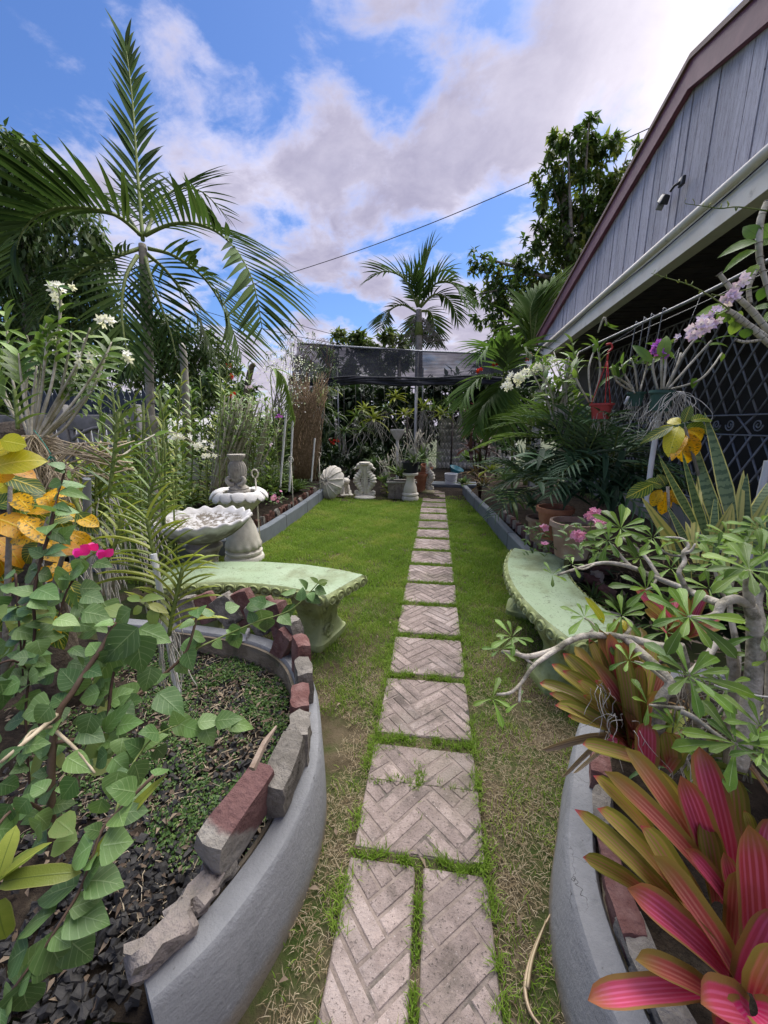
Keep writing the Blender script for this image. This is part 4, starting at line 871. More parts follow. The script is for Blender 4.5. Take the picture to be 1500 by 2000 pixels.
pf_brom = lambda t: (min(1, .70+t*.75))*(math.sqrt(max(0, 1-(max(0, t-.76)/.24)**2))*.97+.03*(t < .97))
def leafmb(L=1, W=.3, prof=pf_lance, bend=.4, fold=.2, n=6, wave=0.0, twist=0.0, base_bend=0.0, cup=0.0, nx=2, seed=0):
    r = random.Random(seed); mb = MB(); y = z = 0.0; ang = base_bend; ds = L/n; vs = []; uvs = []
    ph = r.uniform(0, 6)
    for i in range(n+1):
        t = i/n; w_ = W*.5*prof(t); tw = twist*t
        for j in range(nx+1):
            q = 2*j/nx-1; x = q*w_; zz = (q*q if nx >= 6 else abs(q))*w_*fold - cup*w_*(1-q*q) + wave*W*math.sin(t*11+ph+q*1.3)*abs(q)
            nzx, nzy = 0, 0
            cx, cz = x*math.cos(tw)-zz*math.sin(tw), x*math.sin(tw)+zz*math.cos(tw)
            vs.append((cx, y - cz*math.sin(-ang), z + cz*math.cos(ang))); uvs.append((j/nx, t))
        y += math.cos(ang)*ds; z -= math.sin(ang)*ds; ang += bend/n
    m = nx+1; mb.add(vs, [(i*m+j, i*m+j+1, (i+1)*m+j+1, (i+1)*m+j) for i in range(n) for j in range(nx)], uvs); return mb
def leafset(name, mat, k_=3, **q):
    out = []
    b0 = q.pop('bend', .4); f0 = q.pop('fold', .2)
    for i in range(k_):
        me = leafmb(bend=b0*(.6+.8*i/max(1, k_-1)), fold=f0*(.8+.3*(i % 2)), seed=i*7+3, **q).mesh(name); me.materials.append(mat); out.append(me)
    return out
class Plant:
    def __init__(s, name, label, cat, loc, group=None): s.o = thing(name, label, cat, tuple(loc), 0, group); s.l = Vector(loc); s.n = 0
    def tube(s, name, pts, r, mat, n=6, sm=0, par=None, label=None, kind=None):
        mb = MB(); mb.tube([Vector(p)-s.l for p in pts], r, n, sm=sm); o = ob(name, mb, mat, par or s.o, kind=kind)
        if label: o['label'] = label
        return o
    def tubes(s, name, lst, mat, n=4, sm=0, kind='stuff'):
        mb = MB()
        for pts, r in lst: mb.tube([Vector(p)-s.l for p in pts], r, n, sm=sm)
        return ob(name, mb, mat, s.o, kind=kind)
    def leaf(s, mes, p, d, up=(0, 0, 1), sc_=1.0, name='leaf', par=None):
        me = rnd.choice(mes) if isinstance(mes, list) else mes
        return inst(name, me, par or s.o, frame(Vector(p)-s.l, d, up, sc_))
    def px(s, mes, a, b, wpx, d, tilt=.3, d2=None, name='leaf', W0=.3, upv=None):
        """leaf from measured base point a to measured tip b"""
        A = P(a[0], a[1], d); B = P(b[0], b[1], d2 if d2 else d*(1+U(-.03, .03))); v = B-A; L = v.length
        tocam = (CAM-A).normalized(); up = upv or (tocam*(1-tilt) + Vector((0, 0, 1))*tilt + Vector((U(-.25, .25), U(-.25, .25), 0)))
        return s.leaf(mes, A, v, up, (wpx*d/FPX/W0, L, L), name)
    def join(s, name, mes, lst, mat, kind='stuff', par=None):
        """many copies of one leaf shape in one mesh: lst of matrices"""
        me = mes; nv = len(me.vertices); co = np.empty(nv*3, 'f4'); me.vertices.foreach_get('co', co); co = co.reshape(-1, 3)
        mb = MB(); fs = [tuple(p.vertices) for p in me.polygons]; uvs = [(0, 0)]*nv
        for lp in me.loops: uvs[lp.vertex_index] = tuple(me.uv_layers[0].data[lp.index].uv)
        for M in lst:
            A = np.array(M); mb.add((co @ A[:3, :3].T + A[:3, 3]).tolist(), fs, uvs)
        return ob(name, mb, mat, par or s.o, kind=kind)
def alongpts(pts, n):
    pts = [Vector(p) for p in pts]
    if len(pts) > 2: pts, _ = smooth(pts, [0]*len(pts), 8)
    d = [0]
    for a, b in zip(pts, pts[1:]): d.append(d[-1]+(b-a).length)
    out = []
    for i in range(n):
        s_ = d[-1]*i/(n-1); j = 0
        while j < len(d)-2 and d[j+1] < s_: j += 1
        t = (s_-d[j])/max(1e-9, d[j+1]-d[j]); out.append((pts[j].lerp(pts[j+1], min(1, t)), (pts[j+1]-pts[j]).normalized(), i/(n-1)))
    return out
# ---- foliage materials
M_heart = leafmat('heart_leaf', (.08, .165, .048), (.135, .225, .065), vein=(.24, .34, .15), vein_w=.022, lat=6, lat_amt=.5, tip=None, transl=.2, rv=.28, rough=.38)
M_heart_y = leafmat('young_heart_leaf', (.16, .25, .06), (.22, .24, .07), vein=(.22, .28, .10), vein_w=.02, transl=.3, rv=.2)
M_croton = leafmat('croton_leaf', (.58, .27, .004), (.64, .36, .006), vein=(.68, .50, .03), vein_w=.03, lat=9, lat_amt=.45, blotch=(.09, .08, .012), blotch_thr=(.55, .66), blotch_scale=17, transl=.25, rv=.2, rough=.3)
M_crotong = leafmat('green_croton_leaf', (.045, .10, .02), (.08, .15, .025), vein=(.60, .52, .07), vein_w=.04, lat=9, lat_amt=.8, transl=.2, rv=.2, rough=.3)
M_crotonl = leafmat('lime_croton_leaf', (.40, .40, .02), (.50, .42, .015), vein=(.62, .58, .10), vein_w=.03, lat=9, lat_amt=.4, blotch=(.10, .18, .03), blotch_thr=(.6, .7), transl=.28, rv=.15, rough=.3)
M_vanda = leafmat('vanda_leaf', (.19, .25, .03), (.29, .33, .05), vein=(.11, .16, .025), vein_w=.035, edge=(.28, .30, .07), edge_w=.05, transl=.22, rv=.25, rough=.45)
M_vandag = leafmat('green_vanda_leaf', (.085, .155, .03), (.13, .20, .04), vein=(.07, .11, .02), vein_w=.04, transl=.22, rv=.25, rough=.45)
M_dendro = leafmat('dendrobium_leaf', (.10, .20, .03), (.19, .29, .05), vein=(.09, .15, .025), vein_w=.03, transl=.25, rv=.25, rough=.4)
M_palm = leafmat('palm_leaflet', (.030, .062, .018), (.055, .095, .026), vein=(.07, .10, .035), vein_w=.08, transl=.20, rv=.3, rough=.75, spec=.06, tip=(.10, .08, .04), tip_at=.93, back=(.05, .09, .03))
M_palml = leafmat('bright_palm_leaflet', (.06, .12, .025), (.10, .17, .035), vein=(.12, .18, .05), vein_w=.08, transl=.25, rv=.3, rough=.6, spec=.12)
M_cycad = leafmat('dark_strap_leaflet', (.022, .058, .030), (.045, .095, .045), vein=(.02, .045, .02), vein_w=.06, transl=.14, rv=.35, rough=.5, spec=.18)
M_pink = leafmat('pink_bromeliad_leaf', (.40, .05, .08), (.46, .07, .11), stripes=7, stripe_col=(.56, .12, .22), edge=(.24, .16, .05), edge_w=.16, tip=(.28, .12, .05), tip_at=.78, base=(.55, .03, .13), base_to=.6, transl=.2, rv=.16, rough=.3, back=(.5, .12, .14))
M_pinkg = leafmat('olive_bromeliad_leaf', (.25, .27, .045), (.34, .31, .06), stripes=6, stripe_col=(.42, .22, .13), edge=(.17, .17, .03), edge_w=.16, tip=(.45, .06, .09), tip_at=.93, base=(.42, .07, .09), base_to=.6, transl=.2, rv=.18, rough=.32, back=(.3, .22, .1))
M_coral = leafmat('coral_bromeliad_leaf', (.42, .10, .085), (.42, .19, .08), stripes=6, stripe_col=(.55, .22, .17), edge=(.25, .2, .05), edge_w=.2, tip=(.26, .19, .05), tip_at=.66, base=(.50, .05, .09), base_to=.5, transl=.22, rv=.2, rough=.34, back=(.45, .2, .15))
M_sans = leafmat('snake_plant_leaf', (.10, .155, .06), (.16, .22, .10), band=16, band_col=(.045, .085, .035), edge=(.62, .56, .16), edge_w=.10, transl=.08, rv=.15, rough=.4)
M_sansy = leafmat('yellow_snake_plant_leaf', (.50, .47, .13), (.58, .54, .18), stripes=2, stripe_col=(.20, .26, .07), transl=.1, rv=.15, rough=.4)
M_aden = leafmat('desert_rose_leaf', (.085, .17, .018), (.16, .26, .032), vein=(.28, .38, .15), vein_w=.035, edge=(.13, .22, .05), edge_w=.05, transl=.2, rv=.3, rough=.34, spec=.32)
M_cord = leafmat('purple_cordyline_leaf', (.06, .012, .022), (.11, .02, .035), vein=(.14, .03, .05), vein_w=.04, transl=.2, rv=.3, rough=.35)
M_bromd = leafmat('dark_red_bromeliad_leaf', (.12, .05, .025), (.15, .10, .03), stripes=2, stripe_col=(.25, .16, .06), base=(.1, .12, .04), base_to=.5, transl=.2, rv=.3)
M_strapg = leafmat('plain_green_strap_leaf', (.06, .13, .03), (.11, .18, .045), vein=(.05, .09, .02), vein_w=.04, transl=.2, rv=.3)
M_bark = simple('grey_bark', (.16, .145, .12), (.27, .25, .215), 14, .95, .8, 50, (.08, .07, .055), 6, (.5, .7), bd=.012)
M_aden_b = simple('desert_rose_bark', (.38, .34, .26), (.54, .49, .41), 24, .8, .9, 55, (.15, .14, .095), 14, (.48, .64), bd=.010)
M_cane = simple('pale_orchid_cane', (.36, .33, .25), (.52, .49, .41), 25, .7, .5, 60, (.20, .18, .10), 9, (.52, .7))
M_twig = simple('brown_twig', (.10, .062, .042), (.17, .115, .08), 20, .85, .4)
M_dtwig = simple('dark_red_stem', (.045, .025, .02), (.08, .045, .03), 20, .7, .3)
M_gstem = simple('green_stem', (.12, .17, .04), (.19, .23, .07), 15, .6, .2)
M_root = simple('pale_aerial_root', (.40, .38, .34), (.54, .52, .48), 30, .8, .3)
M_straw = simple('dry_straw', (.36, .29, .19), (.50, .42, .30), 20, .85, .3)
M_stump = simple('stump_wood', (.075, .058, .042), (.15, .12, .09), 18, .95, 1.0, 40, (.04, .035, .03), 5, (.5, .65), bd=.02)
M_ptrunk = simple('palm_trunk_bark', (.20, .185, .16), (.33, .31, .28), 10, .9, .6, 40, (.10, .09, .08), 5, (.52, .7))
M_fw = leafmat('white_petal', (.78, .77, .74), (.84, .83, .80), transl=.3, rv=.06, rough=.5, back=(.8, .8, .78))
M_fl = leafmat('lilac_petal', (.62, .46, .72), (.74, .62, .80), base=(.85, .82, .86), base_to=.6, transl=.3, rv=.12, back=(.7, .6, .75))
M_fp = leafmat('purple_petal', (.42, .10, .58), (.52, .16, .66), transl=.3, rv=.12, back=(.5, .2, .6))
M_fm = leafmat('magenta_petal', (.62, .015, .22), (.72, .02, .30), transl=.3, rv=.1, back=(.6, .05, .25))
M_fpk = leafmat('pink_petal', (.66, .25, .42), (.76, .38, .54), transl=.3, rv=.12, back=(.7, .35, .5))
M_fr = leafmat('red_petal', (.45, .02, .02), (.55, .05, .03), transl=.2, rv=.2, back=(.5, .05, .04))
S_heart = leafset('leaf', M_heart, 4, L=1, W=.3, prof=pf_heart, bend=.6, fold=.26, n=10, wave=.045, nx=4)
S_hearty = leafset('leaf', M_heart_y, 3, L=1, W=.3, prof=pf_lance, bend=.5, fold=.3, n=5)
S_crot = leafset('leaf', M_croton, 3, L=1, W=.3, prof=pf_oval, bend=.8, fold=.25, n=7, wave=.07, nx=4)
S_crotg = leafset('leaf', M_crotong, 3, L=1, W=.3, prof=pf_oval, bend=.7, fold=.2, n=7, wave=.06, nx=4)
S_crotl = leafset('leaf', M_crotonl, 3, L=1, W=.3, prof=pf_oval, bend=.8, fold=.2, n=7, wave=.07, nx=4)
S_vanda = leafset('leaf', M_vanda, 4, L=1, W=.155, prof=pf_strap, bend=.75, fold=.5, n=7)
S_vandag = leafset('leaf', M_vandag, 4, L=1, W=.16, prof=pf_strapn, bend=.7, fold=.5, n=6)
S_dend = leafset('leaf', M_dendro, 4, L=1, W=.3, prof=pf_lance, bend=.7, fold=.35, n=5)
S_aden = leafset('leaf', M_aden, 4, L=1, W=.3, prof=pf_spat, bend=.55, fold=.22, n=7, wave=.03, nx=4)
S_sans = leafset('leaf', M_sans, 3, L=1, W=.1, prof=pf_sword, bend=.3, fold=.45, n=9, twist=.6)
S_sansy = leafset('leaf', M_sansy, 3, L=1, W=.1, prof=pf_sword, bend=.25, fold=.45, n=9, twist=-.5)
S_cord = leafset('leaf', M_cord, 3, L=1, W=.22, prof=pf_lance, bend=.9, fold=.3, n=6)
S_brd = leafset('leaf', M_bromd, 3, L=1, W=.11, prof=pf_strapn, bend=1.0, fold=.4, n=6)
S_strap = leafset('leaf', M_strapg, 4, L=1, W=.11, prof=pf_strapn, bend=1.1, fold=.4, n=7)
S_palm = leafset('leaflet', M_palm, 4, L=1, W=.07, prof=pf_palm, bend=.3, fold=.35, n=5)
S_palml = leafset('leaflet', M_palml, 4, L=1, W=.10, prof=pf_palm, bend=.5, fold=.45, n=5)
S_cyc = leafset('leaflet', M_cycad, 4, L=1, W=.15, prof=pf_strapn, bend=.7, fold=.3, n=5)
S_broad = leafset('leaf', M_strapg, 3, L=1, W=.34, prof=pf_lance, bend=.6, fold=.25, n=6)
def flowermesh(mat, n=5, L=.022, W=.012, cup=.5):
    mb = MB()
    for i in range(n):
        l = leafmb(L, W, pf_oval, -.3, .1, 3); M = Matrix.Rotation(2*PI*i/n, 4, 'Z') @ Matrix.Rotation(cup, 4, 'X'); mb.add([M @ Vector(v) for v in l.v], l.f, l.uv)
    mb.lathe([(.0, .004), (.003, .003), (.003, -.002), (0, -.003)], 6); me = mb.mesh('flower'); me.materials.append(mat); return me
F_white = flowermesh(M_fw, 5, .017, .008, .2); F_lil = flowermesh(M_fl, 5, .019, .012, .3); F_pur = flowermesh(M_fp, 5, .020, .014, .35); F_pink = flowermesh(M_fpk, 5, .013, .010, .2); F_red = flowermesh(M_fr, 5, .04, .02, .7); F_peri = flowermesh(M_fpk, 5, .022, .018, .15)
def flowers(pl, me, c, rad, n, s=(1, 1.3), face=.6):
    for _ in range(n):
        v = Vector(unit(1)[0]); p = Vector(c)+Vector((v.x*rad[0], v.y*rad[0], v.z*rad[1]))*U(.2, 1); f = (v*.6 + (CAM-p).normalized()*face + Vector((0, 0, .2))).normalized()
        q = f.to_track_quat('Z', 'Y').to_matrix().to_4x4() @ Matrix.Rotation(U(0, 6), 4, 'Z'); inst('flower', me, pl.o, Matrix.Translation(p-pl.l) @ q @ Matrix.Scale(U(*s), 4))

# ---- generic builders
def two_ranked(pl, S, pts, n, L, t0=0.1, spread=.9, W=None, lean=.5, r=.006, mat=M_gstem, stem=True, side_v=None, droop=0):
    """stem with leaves in two ranks up it (vanda, reed orchid)"""
    if stem: pl.tube('stem', pts, r, mat, 6, sm=3)
    az0 = U(0, PI)
    for p, t, u in alongpts(pts, n):
        if u < t0: continue
        i = int(u*(n-1)+.5); sd = side_v if side_v is not None else Vector((math.cos(az0), math.sin(az0), 0))
        sd = (sd-t*sd.dot(t)).normalized()*(1 if i % 2 else -1); sd = (sd + Vector((U(-.25, .25), U(-.25, .25), U(-.1, .1)))).normalized()
        sp_ = spread*(1-.55*u); d = t*math.cos(sp_)+sd*math.sin(sp_); l = L*U(.8, 1.1)*(1-.25*u)
        pl.leaf(S, p, d, t*.9-sd*.2 if droop == 0 else t, (l*(W or 1), l, l))
def rosette(pl, S, c, n, L, el=(.2, 1.4), W=1.0, jit=.02, name='leaf', az0=None, azr=2*PI):
    g_ = 2.39996
    for i in range(n):
        u = i/(n-1); az = (az0 if az0 is not None else 0)+((i*g_) % azr if azr < 6 else i*g_)+U(-.2, .2); e = el[0]+(el[1]-el[0])*u+U(-.1, .1); d = sph(az, e); l = L*U(.8, 1.1)*(1-.3*u)
        pl.leaf(S, Vector(c)+Vector((U(-jit, jit), U(-jit, jit), U(0, jit))), d, Vector((0, 0, 1)) if e < 1.2 else sph(az+PI, .3), (l*W, l, l), name)
def roots(pl, c, n, L, spread=.08, r=.003, mat=None, down=1.0, kind='stuff'):
    lst = []
    for _ in range(n):
        p = Vector(c)+Vector((U(-.03, .03), U(-.03, .03), 0)); pts = [p]
        l_ = L*U(.35, 1.1)
        v = Vector((U(-1, 1)*spread*l_*.5, U(-1, 1)*spread*l_*.5, 0))
        for q in range(6): v = v*.55+Vector((U(-1, 1)*spread*l_*.22, U(-1, 1)*spread*l_*.22, -down*l_/6*U(.3, .6))); p = p+v; pts.append(p)
        lst.append((pts, r))
    return pl.tubes('root', lst, mat or M_root, 4, 2, kind)
def frond(pl, S, pts, n, Lf, ang=(1.1, .45), up=None, droop=.25, r=.012, indiv=True, W=1.0, t0=.12, mat=None, vee=.25, name='frond', lname='leaflet', mats=None):
    pts = [Vector(p) for p in pts]
    rs = [r*(1-.8*i/(len(pts)-1)) for i in range(len(pts))]
    fr = pl.tube(name, pts, rs, mat or M_gstem, 6, sm=5); Ms = []
    for p, t, u in alongpts(pts, n):
        if u < t0: continue
        uu = Vector(up) if up is not None else Vector((0, 0, 1)); uu = uu-t*uu.dot(t)
        if uu.length < .05: uu = (CAM-p)-t*(CAM-p).dot(t)
        uu.normalize(); s_ = t.cross(uu); a = (ang[0]+(ang[1]-ang[0])*u)
        for sg in (1, -1):
            d = (t*math.cos(a)+s_*sg*math.sin(a)+uu*vee+Vector((U(-.07, .07), U(-.07, .07), U(-.07, .07)-droop*.4))).normalized(); l = Lf(u)*U(.9, 1.08)
            M = frame(p-pl.l+t*U(-.01, .01), d, uu+Vector((0, 0, .3))-s_*sg*.3, (l*W if W > 0 else -W, l, l*(1+droop)))
            if indiv: inst(lname, rnd.choice(S), fr, M)
            else: Ms.append(M)
    if not indiv and Ms: pl.join('leaflets', S[1], Ms, S[1].materials[0], par=fr, kind='stuff')
    return fr
palmL = lambda mx: (lambda u: mx*(.42+1.15*math.sin(PI*min(1, u*.86+.10)))*.64)

# ================================================================ left palm
DP = 3.3; pc = P(278, 478, DP)
pl = Plant('palm_tree', 'tall young palm with one upright spear frond at left of the garden', 'palm', Vector((G(306, 1000).x*0 + P(303, 900, 3.15).x-.03, P(303, 900, 3.15).y, .1)))
tr = [pl.l, P(306, 1000, 3.1), P(299, 900, 3.12), P(293, 780, 3.2), P(289, 650, 3.26), P(285, 560, 3.3), pc]
pl.tube('trunk', tr, [.042, .038, .034, .032, .036, .045, .03], M_ptrunk, 12, sm=6)
for q in range(9):
    y_ = 620+q*42; c = P(288+q*1.9, y_, 3.27-.018*q); mb = MB(); mb.lathe([(.033, -.006), (.038, 0), (.033, .006)], 14); o = ob('trunk_ring', mb, M_bark, pl.o); o.location = c-pl.l
pl.tube('crownshaft', [P(289, 640, 3.28), P(285, 560, 3.3), P(280, 490, 3.3)], [.042, .048, .024], simple('crownshaft_green', (.14, .17, .12), (.22, .24, .20), 6, .6, .2), 12, sm=4)
FR = [ # measured rachis, leaflets, length, up, separate leaflets
 ([(279, 470, 3.30), (268, 330, 3.38), (258, 190, 3.45), (246, 92, 3.5)], 25, .52, 'c', (.62, .22), 'spear'),
 ([(276, 460, 3.30), (225, 420, 3.15), (150, 405, 3.0), (85, 415, 2.9), (42, 455, 2.85), (22, 535, 2.8)], 36, .86, None, (1.2, .55), True),
 ([(283, 460, 3.30), (335, 438, 3.25), (395, 440, 3.2), (450, 475, 3.15), (492, 545, 3.1), (512, 640, 3.05)], 36, .74, None, (1.25, .55), True),
 ([(274, 485, 3.30), (215, 505, 3.1), (160, 530, 2.95), (110, 575, 2.85), (75, 630, 2.8)], 28, .60, None, (1.2, .6), True),
 ([(268, 500, 3.25), (246, 540, 3.0), (238, 600, 2.9), (243, 660, 2.85), (258, 720, 2.8)], 26, .46, 'c', (1.0, .5), True),
 ([(288, 485, 3.30), (340, 500, 3.4), (400, 545, 3.45), (440, 610, 3.5), (470, 690, 3.5)], 30, .62, None, (1.2, .55), False),
 ([(286, 495, 3.30), (325, 530, 3.5), (370, 590, 3.6), (400, 650, 3.65), (430, 720, 3.7)], 26, .55, None, (1.2, .55), False),
 ([(285, 458, 3.30), (310, 400, 3.6), (345, 370, 3.9), (395, 375, 4.2), (440, 420, 4.4)], 26, .60, None, (1.1, .6), False),
 ([(272, 458, 3.30), (235, 405, 3.6), (190, 380, 3.9), (130, 385, 4.1), (80, 430, 4.2)], 26, .60, None, (1.1, .6), False),
 ([(283, 500, 3.30), (300, 560, 3.15), (330, 640, 3.1), (345, 700, 3.1)], 18, .40, 'c', (1.0, .5), False)]
for pts, n, L, up, ang, ind in FR:
    w3 = [P(*q) for q in pts]; u = (CAM-w3[0]).normalized()+Vector((0, 0, .25)) if up == 'c' else None
    frond(pl, S_palm, w3, n, (lambda q: L*(.95-.25*q)) if ind == 'spear' else palmL(L), ang, u, .06 if ind == 'spear' else .14, .017, bool(ind), 1.7 if ind == 'spear' else 1.05, .08, vee=.05 if up == 'c' else .32)
# ---- back palm
pl = Plant('palm_tree', 'palm with feathery crown standing behind the black shade net', 'palm', (PY(818, 800, 12.8).x, 12.8, 0))
c = PY(818, 605, 12.8); pl.tube('trunk', [pl.l, PY(818, 720, 12.8), c], [.16, .12, .09], M_ptrunk, 10, sm=4)
pl.tube('crownshaft', [PY(818, 655, 12.8), c], [.14, .06], M_gstem, 10)
for pts, L in (([(816, 600), (790, 545), (750, 530), (718, 548)], 1.0), ([(817, 598), (825, 540), (840, 490), (850, 478)], .9), ([(820, 598), (850, 555), (885, 555), (915, 600)], 1.0), ([(815, 610), (785, 595), (758, 610), (742, 645)], .8), ([(818, 600), (805, 545), (790, 520)], .8), ([(820, 608), (840, 610), (848, 640), (848, 672)], .8), ([(820, 600), (860, 530), (890, 540)], .8), ([(818, 606), (810, 630), (815, 670)], .7), ([(822, 600), (850, 575), (880, 590), (895, 630)], .8)):
    frond(pl, S_palm, [PY(x, y, 12.8+U(-1, 1)*(i*.25)) for i, (x, y) in enumerate(pts)], 26, palmL(L), (1.15, .5), None, .4, .04, False, 1.5, .12, vee=.3)
lst = [([PY(818+U(-12, 12), 620+U(0, 10), 12.8), PY(818+U(-45, 50), 640+U(-10, 30), 12.8), PY(818+U(-55, 60), 665+U(-10, 20), 12.8)], .012) for _ in range(40)]; pl.tubes('flower_stalk', lst, M_bark, 3, 2)

# ================================================================ trees
M_tree1 = cloudleaf('glossy_tree_leaf', (.035, .065, .018), (.07, .12, .03), (.20, .22, .05), .35)
M_tree2 = cloudleaf('hedge_leaf', (.03, .06, .018), (.06, .11, .03), (.13, .17, .05))
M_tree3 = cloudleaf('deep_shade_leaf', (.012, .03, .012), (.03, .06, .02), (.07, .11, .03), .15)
M_tree4 = cloudleaf('bush_leaf', (.05, .09, .025), (.10, .14, .04), (.20, .22, .08))
def crown(pl, clumps, per, L, W, mat, Y, name='crown', droop=.35, ydep=.8, hang=0.0, tb=0.0, dens=None, jit=.20, per_sub=28):
    pos, dr, tn = [], [], []
    for (px_, py_, rp) in clumps:
        c = np.array(PY(px_, py_, Y)); r = rp*Y/FPX*.97; n = int(per*(rp/30)**2) if dens is None else int(dens*r*r)
        if n < 4: continue
        # sub-clumps give light and dark tufts with gaps between
        m = max(3, n//per_sub); sub = unit(m)*(npr.random((m, 1))**.4); tint = npr.random(m)*.75+.1
        k_ = npr.integers(0, m, n); p = sub[k_]*np.array([r, r*ydep, r]) + npr.normal(size=(n, 3))*r*jit
        pos.append(c+p); v = unit(n)*.8+sub[k_]*.6; v[:, 2] -= hang; dr.append(v); tn.append(tint[k_]+npr.normal(size=n)*.10+tb)
    pos = np.concatenate(pos); dr = np.concatenate(dr); tn = np.concatenate(tn); n = len(pos)
    nr = unit(n)*.6+np.array([0, 0, 1.]); sz = .75+.5*npr.random(n)
    return leafcloud(name, pos-np.array(pl.l), dr, nr, L*sz, W*sz, tn, mat, pl.o, droop)
def limbs(pl, base, ends, r, mat=M_bark, nm='limb'):
    for e in ends:
        m_ = base.lerp(e, .5)+Vector((U(-.3, .3), U(-.3, .3), U(-.1, .3))); pl.tube(nm, [base, m_, e], [r, r*.6, r*.15], mat, 6, sm=4)
YT = 15.0
pl = Plant('tree', 'tall glossy leaved tree rising behind the house roof at right', 'tree', (PY(1120, 700, YT).x, YT, 0))
b0 = PY(1118, 560, YT); pl.tube('trunk', [pl.l, PY(1120, 700, YT), b0, PY(1105, 420, YT), PY(1098, 330, YT)], [.3, .25, .2, .13, .05], M_bark, 9, sm=3)
CL = [(1150, 240, 17), (1145, 265, 20), (1090, 265, 18), (1110, 300, 26), (1078, 290, 14), (1200, 275, 17), (1225, 300, 20), (1185, 300, 22), (1150, 310, 28), (1070, 335, 20), (1105, 350, 32), (1160, 355, 34), (1210, 345, 24), (1065, 385, 22), (1050, 395, 14), (1100, 410, 34), (1150, 410, 38), (1195, 395, 30), (1055, 440, 18), (1085, 465, 34), (1130, 470, 40), (1175, 450, 30), (1040, 485, 20), (1060, 520, 30), (1100, 530, 38), (1010, 510, 18), (1020, 550, 30), (975, 540, 28), (945, 520, 18), (925, 535, 10), (930, 575, 16), (960, 580, 30), (1000, 590, 34), (1050, 580, 40), (985, 630, 30), (940, 620, 14), (1030, 640, 40), (965, 670, 22), (1000, 690, 34), (930, 500, 9), (1180, 420, 30), (1080, 610, 36)]
crown(pl, CL, 260, .25, .11, M_tree1, YT, dens=680, jit=.12, per_sub=20)
limbs(pl, b0, [PY(x, y, YT+U(-.6, .6)) for x, y, r in CL[::3]], .09)
# left hedge trees
pl = Plant('hedge_tree', 'big dense dark tree filling the far left behind the palm', 'tree', (PY(60, 800, 9.0).x, 9.0, 0))
CLH = [(10, 330, 55), (60, 330, 38), (20, 290, 28), (-40, 330, 80), (90, 370, 45), (130, 400, 42), (40, 420, 70), (-30, 440, 80), (150, 450, 45), (185, 460, 26), (100, 490, 70), (20, 530, 80), (170, 520, 50), (205, 500, 22), (90, 580, 80), (190, 590, 60), (0, 640, 80), (120, 670, 80), (220, 650, 50), (40, 740, 80), (160, 745, 70), (240, 700, 40), (0, 800, 70)]
crown(pl, CLH, 0, .24, .075, M_tree2, 9.0, hang=.8, dens=1200, ydep=.6)
pl.tube('trunk', [pl.l, PY(60, 620, 9.0), PY(50, 450, 9.0)], [.22, .18, .08], M_bark, 8, sm=3)
pl = Plant('hedge_tree', 'rounded dark green tree sloping down behind the left palm trunk', 'tree', (PY(360, 800, 10.5).x, 10.5, 0))
CLH = [(320, 640, 26), (345, 650, 34), (300, 650, 34), (380, 665, 34), (330, 690, 44), (410, 690, 34), (380, 715, 44), (440, 715, 28), (300, 720, 50), (420, 745, 40), (350, 760, 50), (460, 740, 22), (270, 690, 40), (300, 790, 50), (400, 790, 50), (460, 780, 34)]
crown(pl, CLH, 0, .18, .07, M_tree2, 10.5, hang=.4, dens=1500, ydep=.6, tb=.1)
pl.tube('trunk', [pl.l, PY(355, 690, 10.5)], [.18, .07], M_bark, 8)
# trees beyond the net
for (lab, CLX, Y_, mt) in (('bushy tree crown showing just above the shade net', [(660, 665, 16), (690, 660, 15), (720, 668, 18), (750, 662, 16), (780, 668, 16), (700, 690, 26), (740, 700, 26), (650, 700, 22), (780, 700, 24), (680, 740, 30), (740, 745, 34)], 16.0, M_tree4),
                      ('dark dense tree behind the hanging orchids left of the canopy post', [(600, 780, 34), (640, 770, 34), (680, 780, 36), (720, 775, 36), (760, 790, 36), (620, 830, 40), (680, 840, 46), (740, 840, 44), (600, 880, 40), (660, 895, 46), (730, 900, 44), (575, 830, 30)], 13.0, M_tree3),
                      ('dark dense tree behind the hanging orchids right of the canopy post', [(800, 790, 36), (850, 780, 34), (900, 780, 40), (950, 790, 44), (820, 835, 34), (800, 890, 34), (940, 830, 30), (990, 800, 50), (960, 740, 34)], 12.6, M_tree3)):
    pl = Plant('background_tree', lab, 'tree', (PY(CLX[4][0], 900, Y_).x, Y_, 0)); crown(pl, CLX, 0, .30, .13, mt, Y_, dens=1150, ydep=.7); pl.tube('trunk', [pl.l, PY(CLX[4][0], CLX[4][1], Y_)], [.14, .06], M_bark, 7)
pl = Plant('tall_bush', 'wispy tall small leaved bush in front of the left end of the net', 'bush', (PY(600, 940, 7.6).x, 7.6, .1))
CLB = [(575, 640, 12), (565, 665, 16), (590, 690, 22), (610, 660, 14), (600, 720, 26), (640, 690, 18), (625, 720, 24), (655, 715, 14), (575, 740, 22), (640, 745, 22), (600, 760, 24), (560, 700, 14), (525, 690, 12), (535, 720, 14)]
crown(pl, CLB, 0, .10, .022, cloudleaf('wispy_leaf', (.05, .08, .04), (.08, .12, .06), (.13, .17, .09)), 7.6, dens=1500, hang=.1)
pl.tubes('stem', [([PY(590+U(-25, 35), 940, 7.6), PY(590+U(-25, 40), 820, 7.6), PY(590+U(-40, 60), 720, 7.6), PY(590+U(-40, 60), 660, 7.6)], [.012, .01, .006, .003]) for _ in range(26)], M_twig, 4, 2)
pl = Plant('dry_reed_clump', 'brown dry reeds standing behind the white pipes', 'plant', (PY(600, 930, 7.0).x, 7.0, .1))
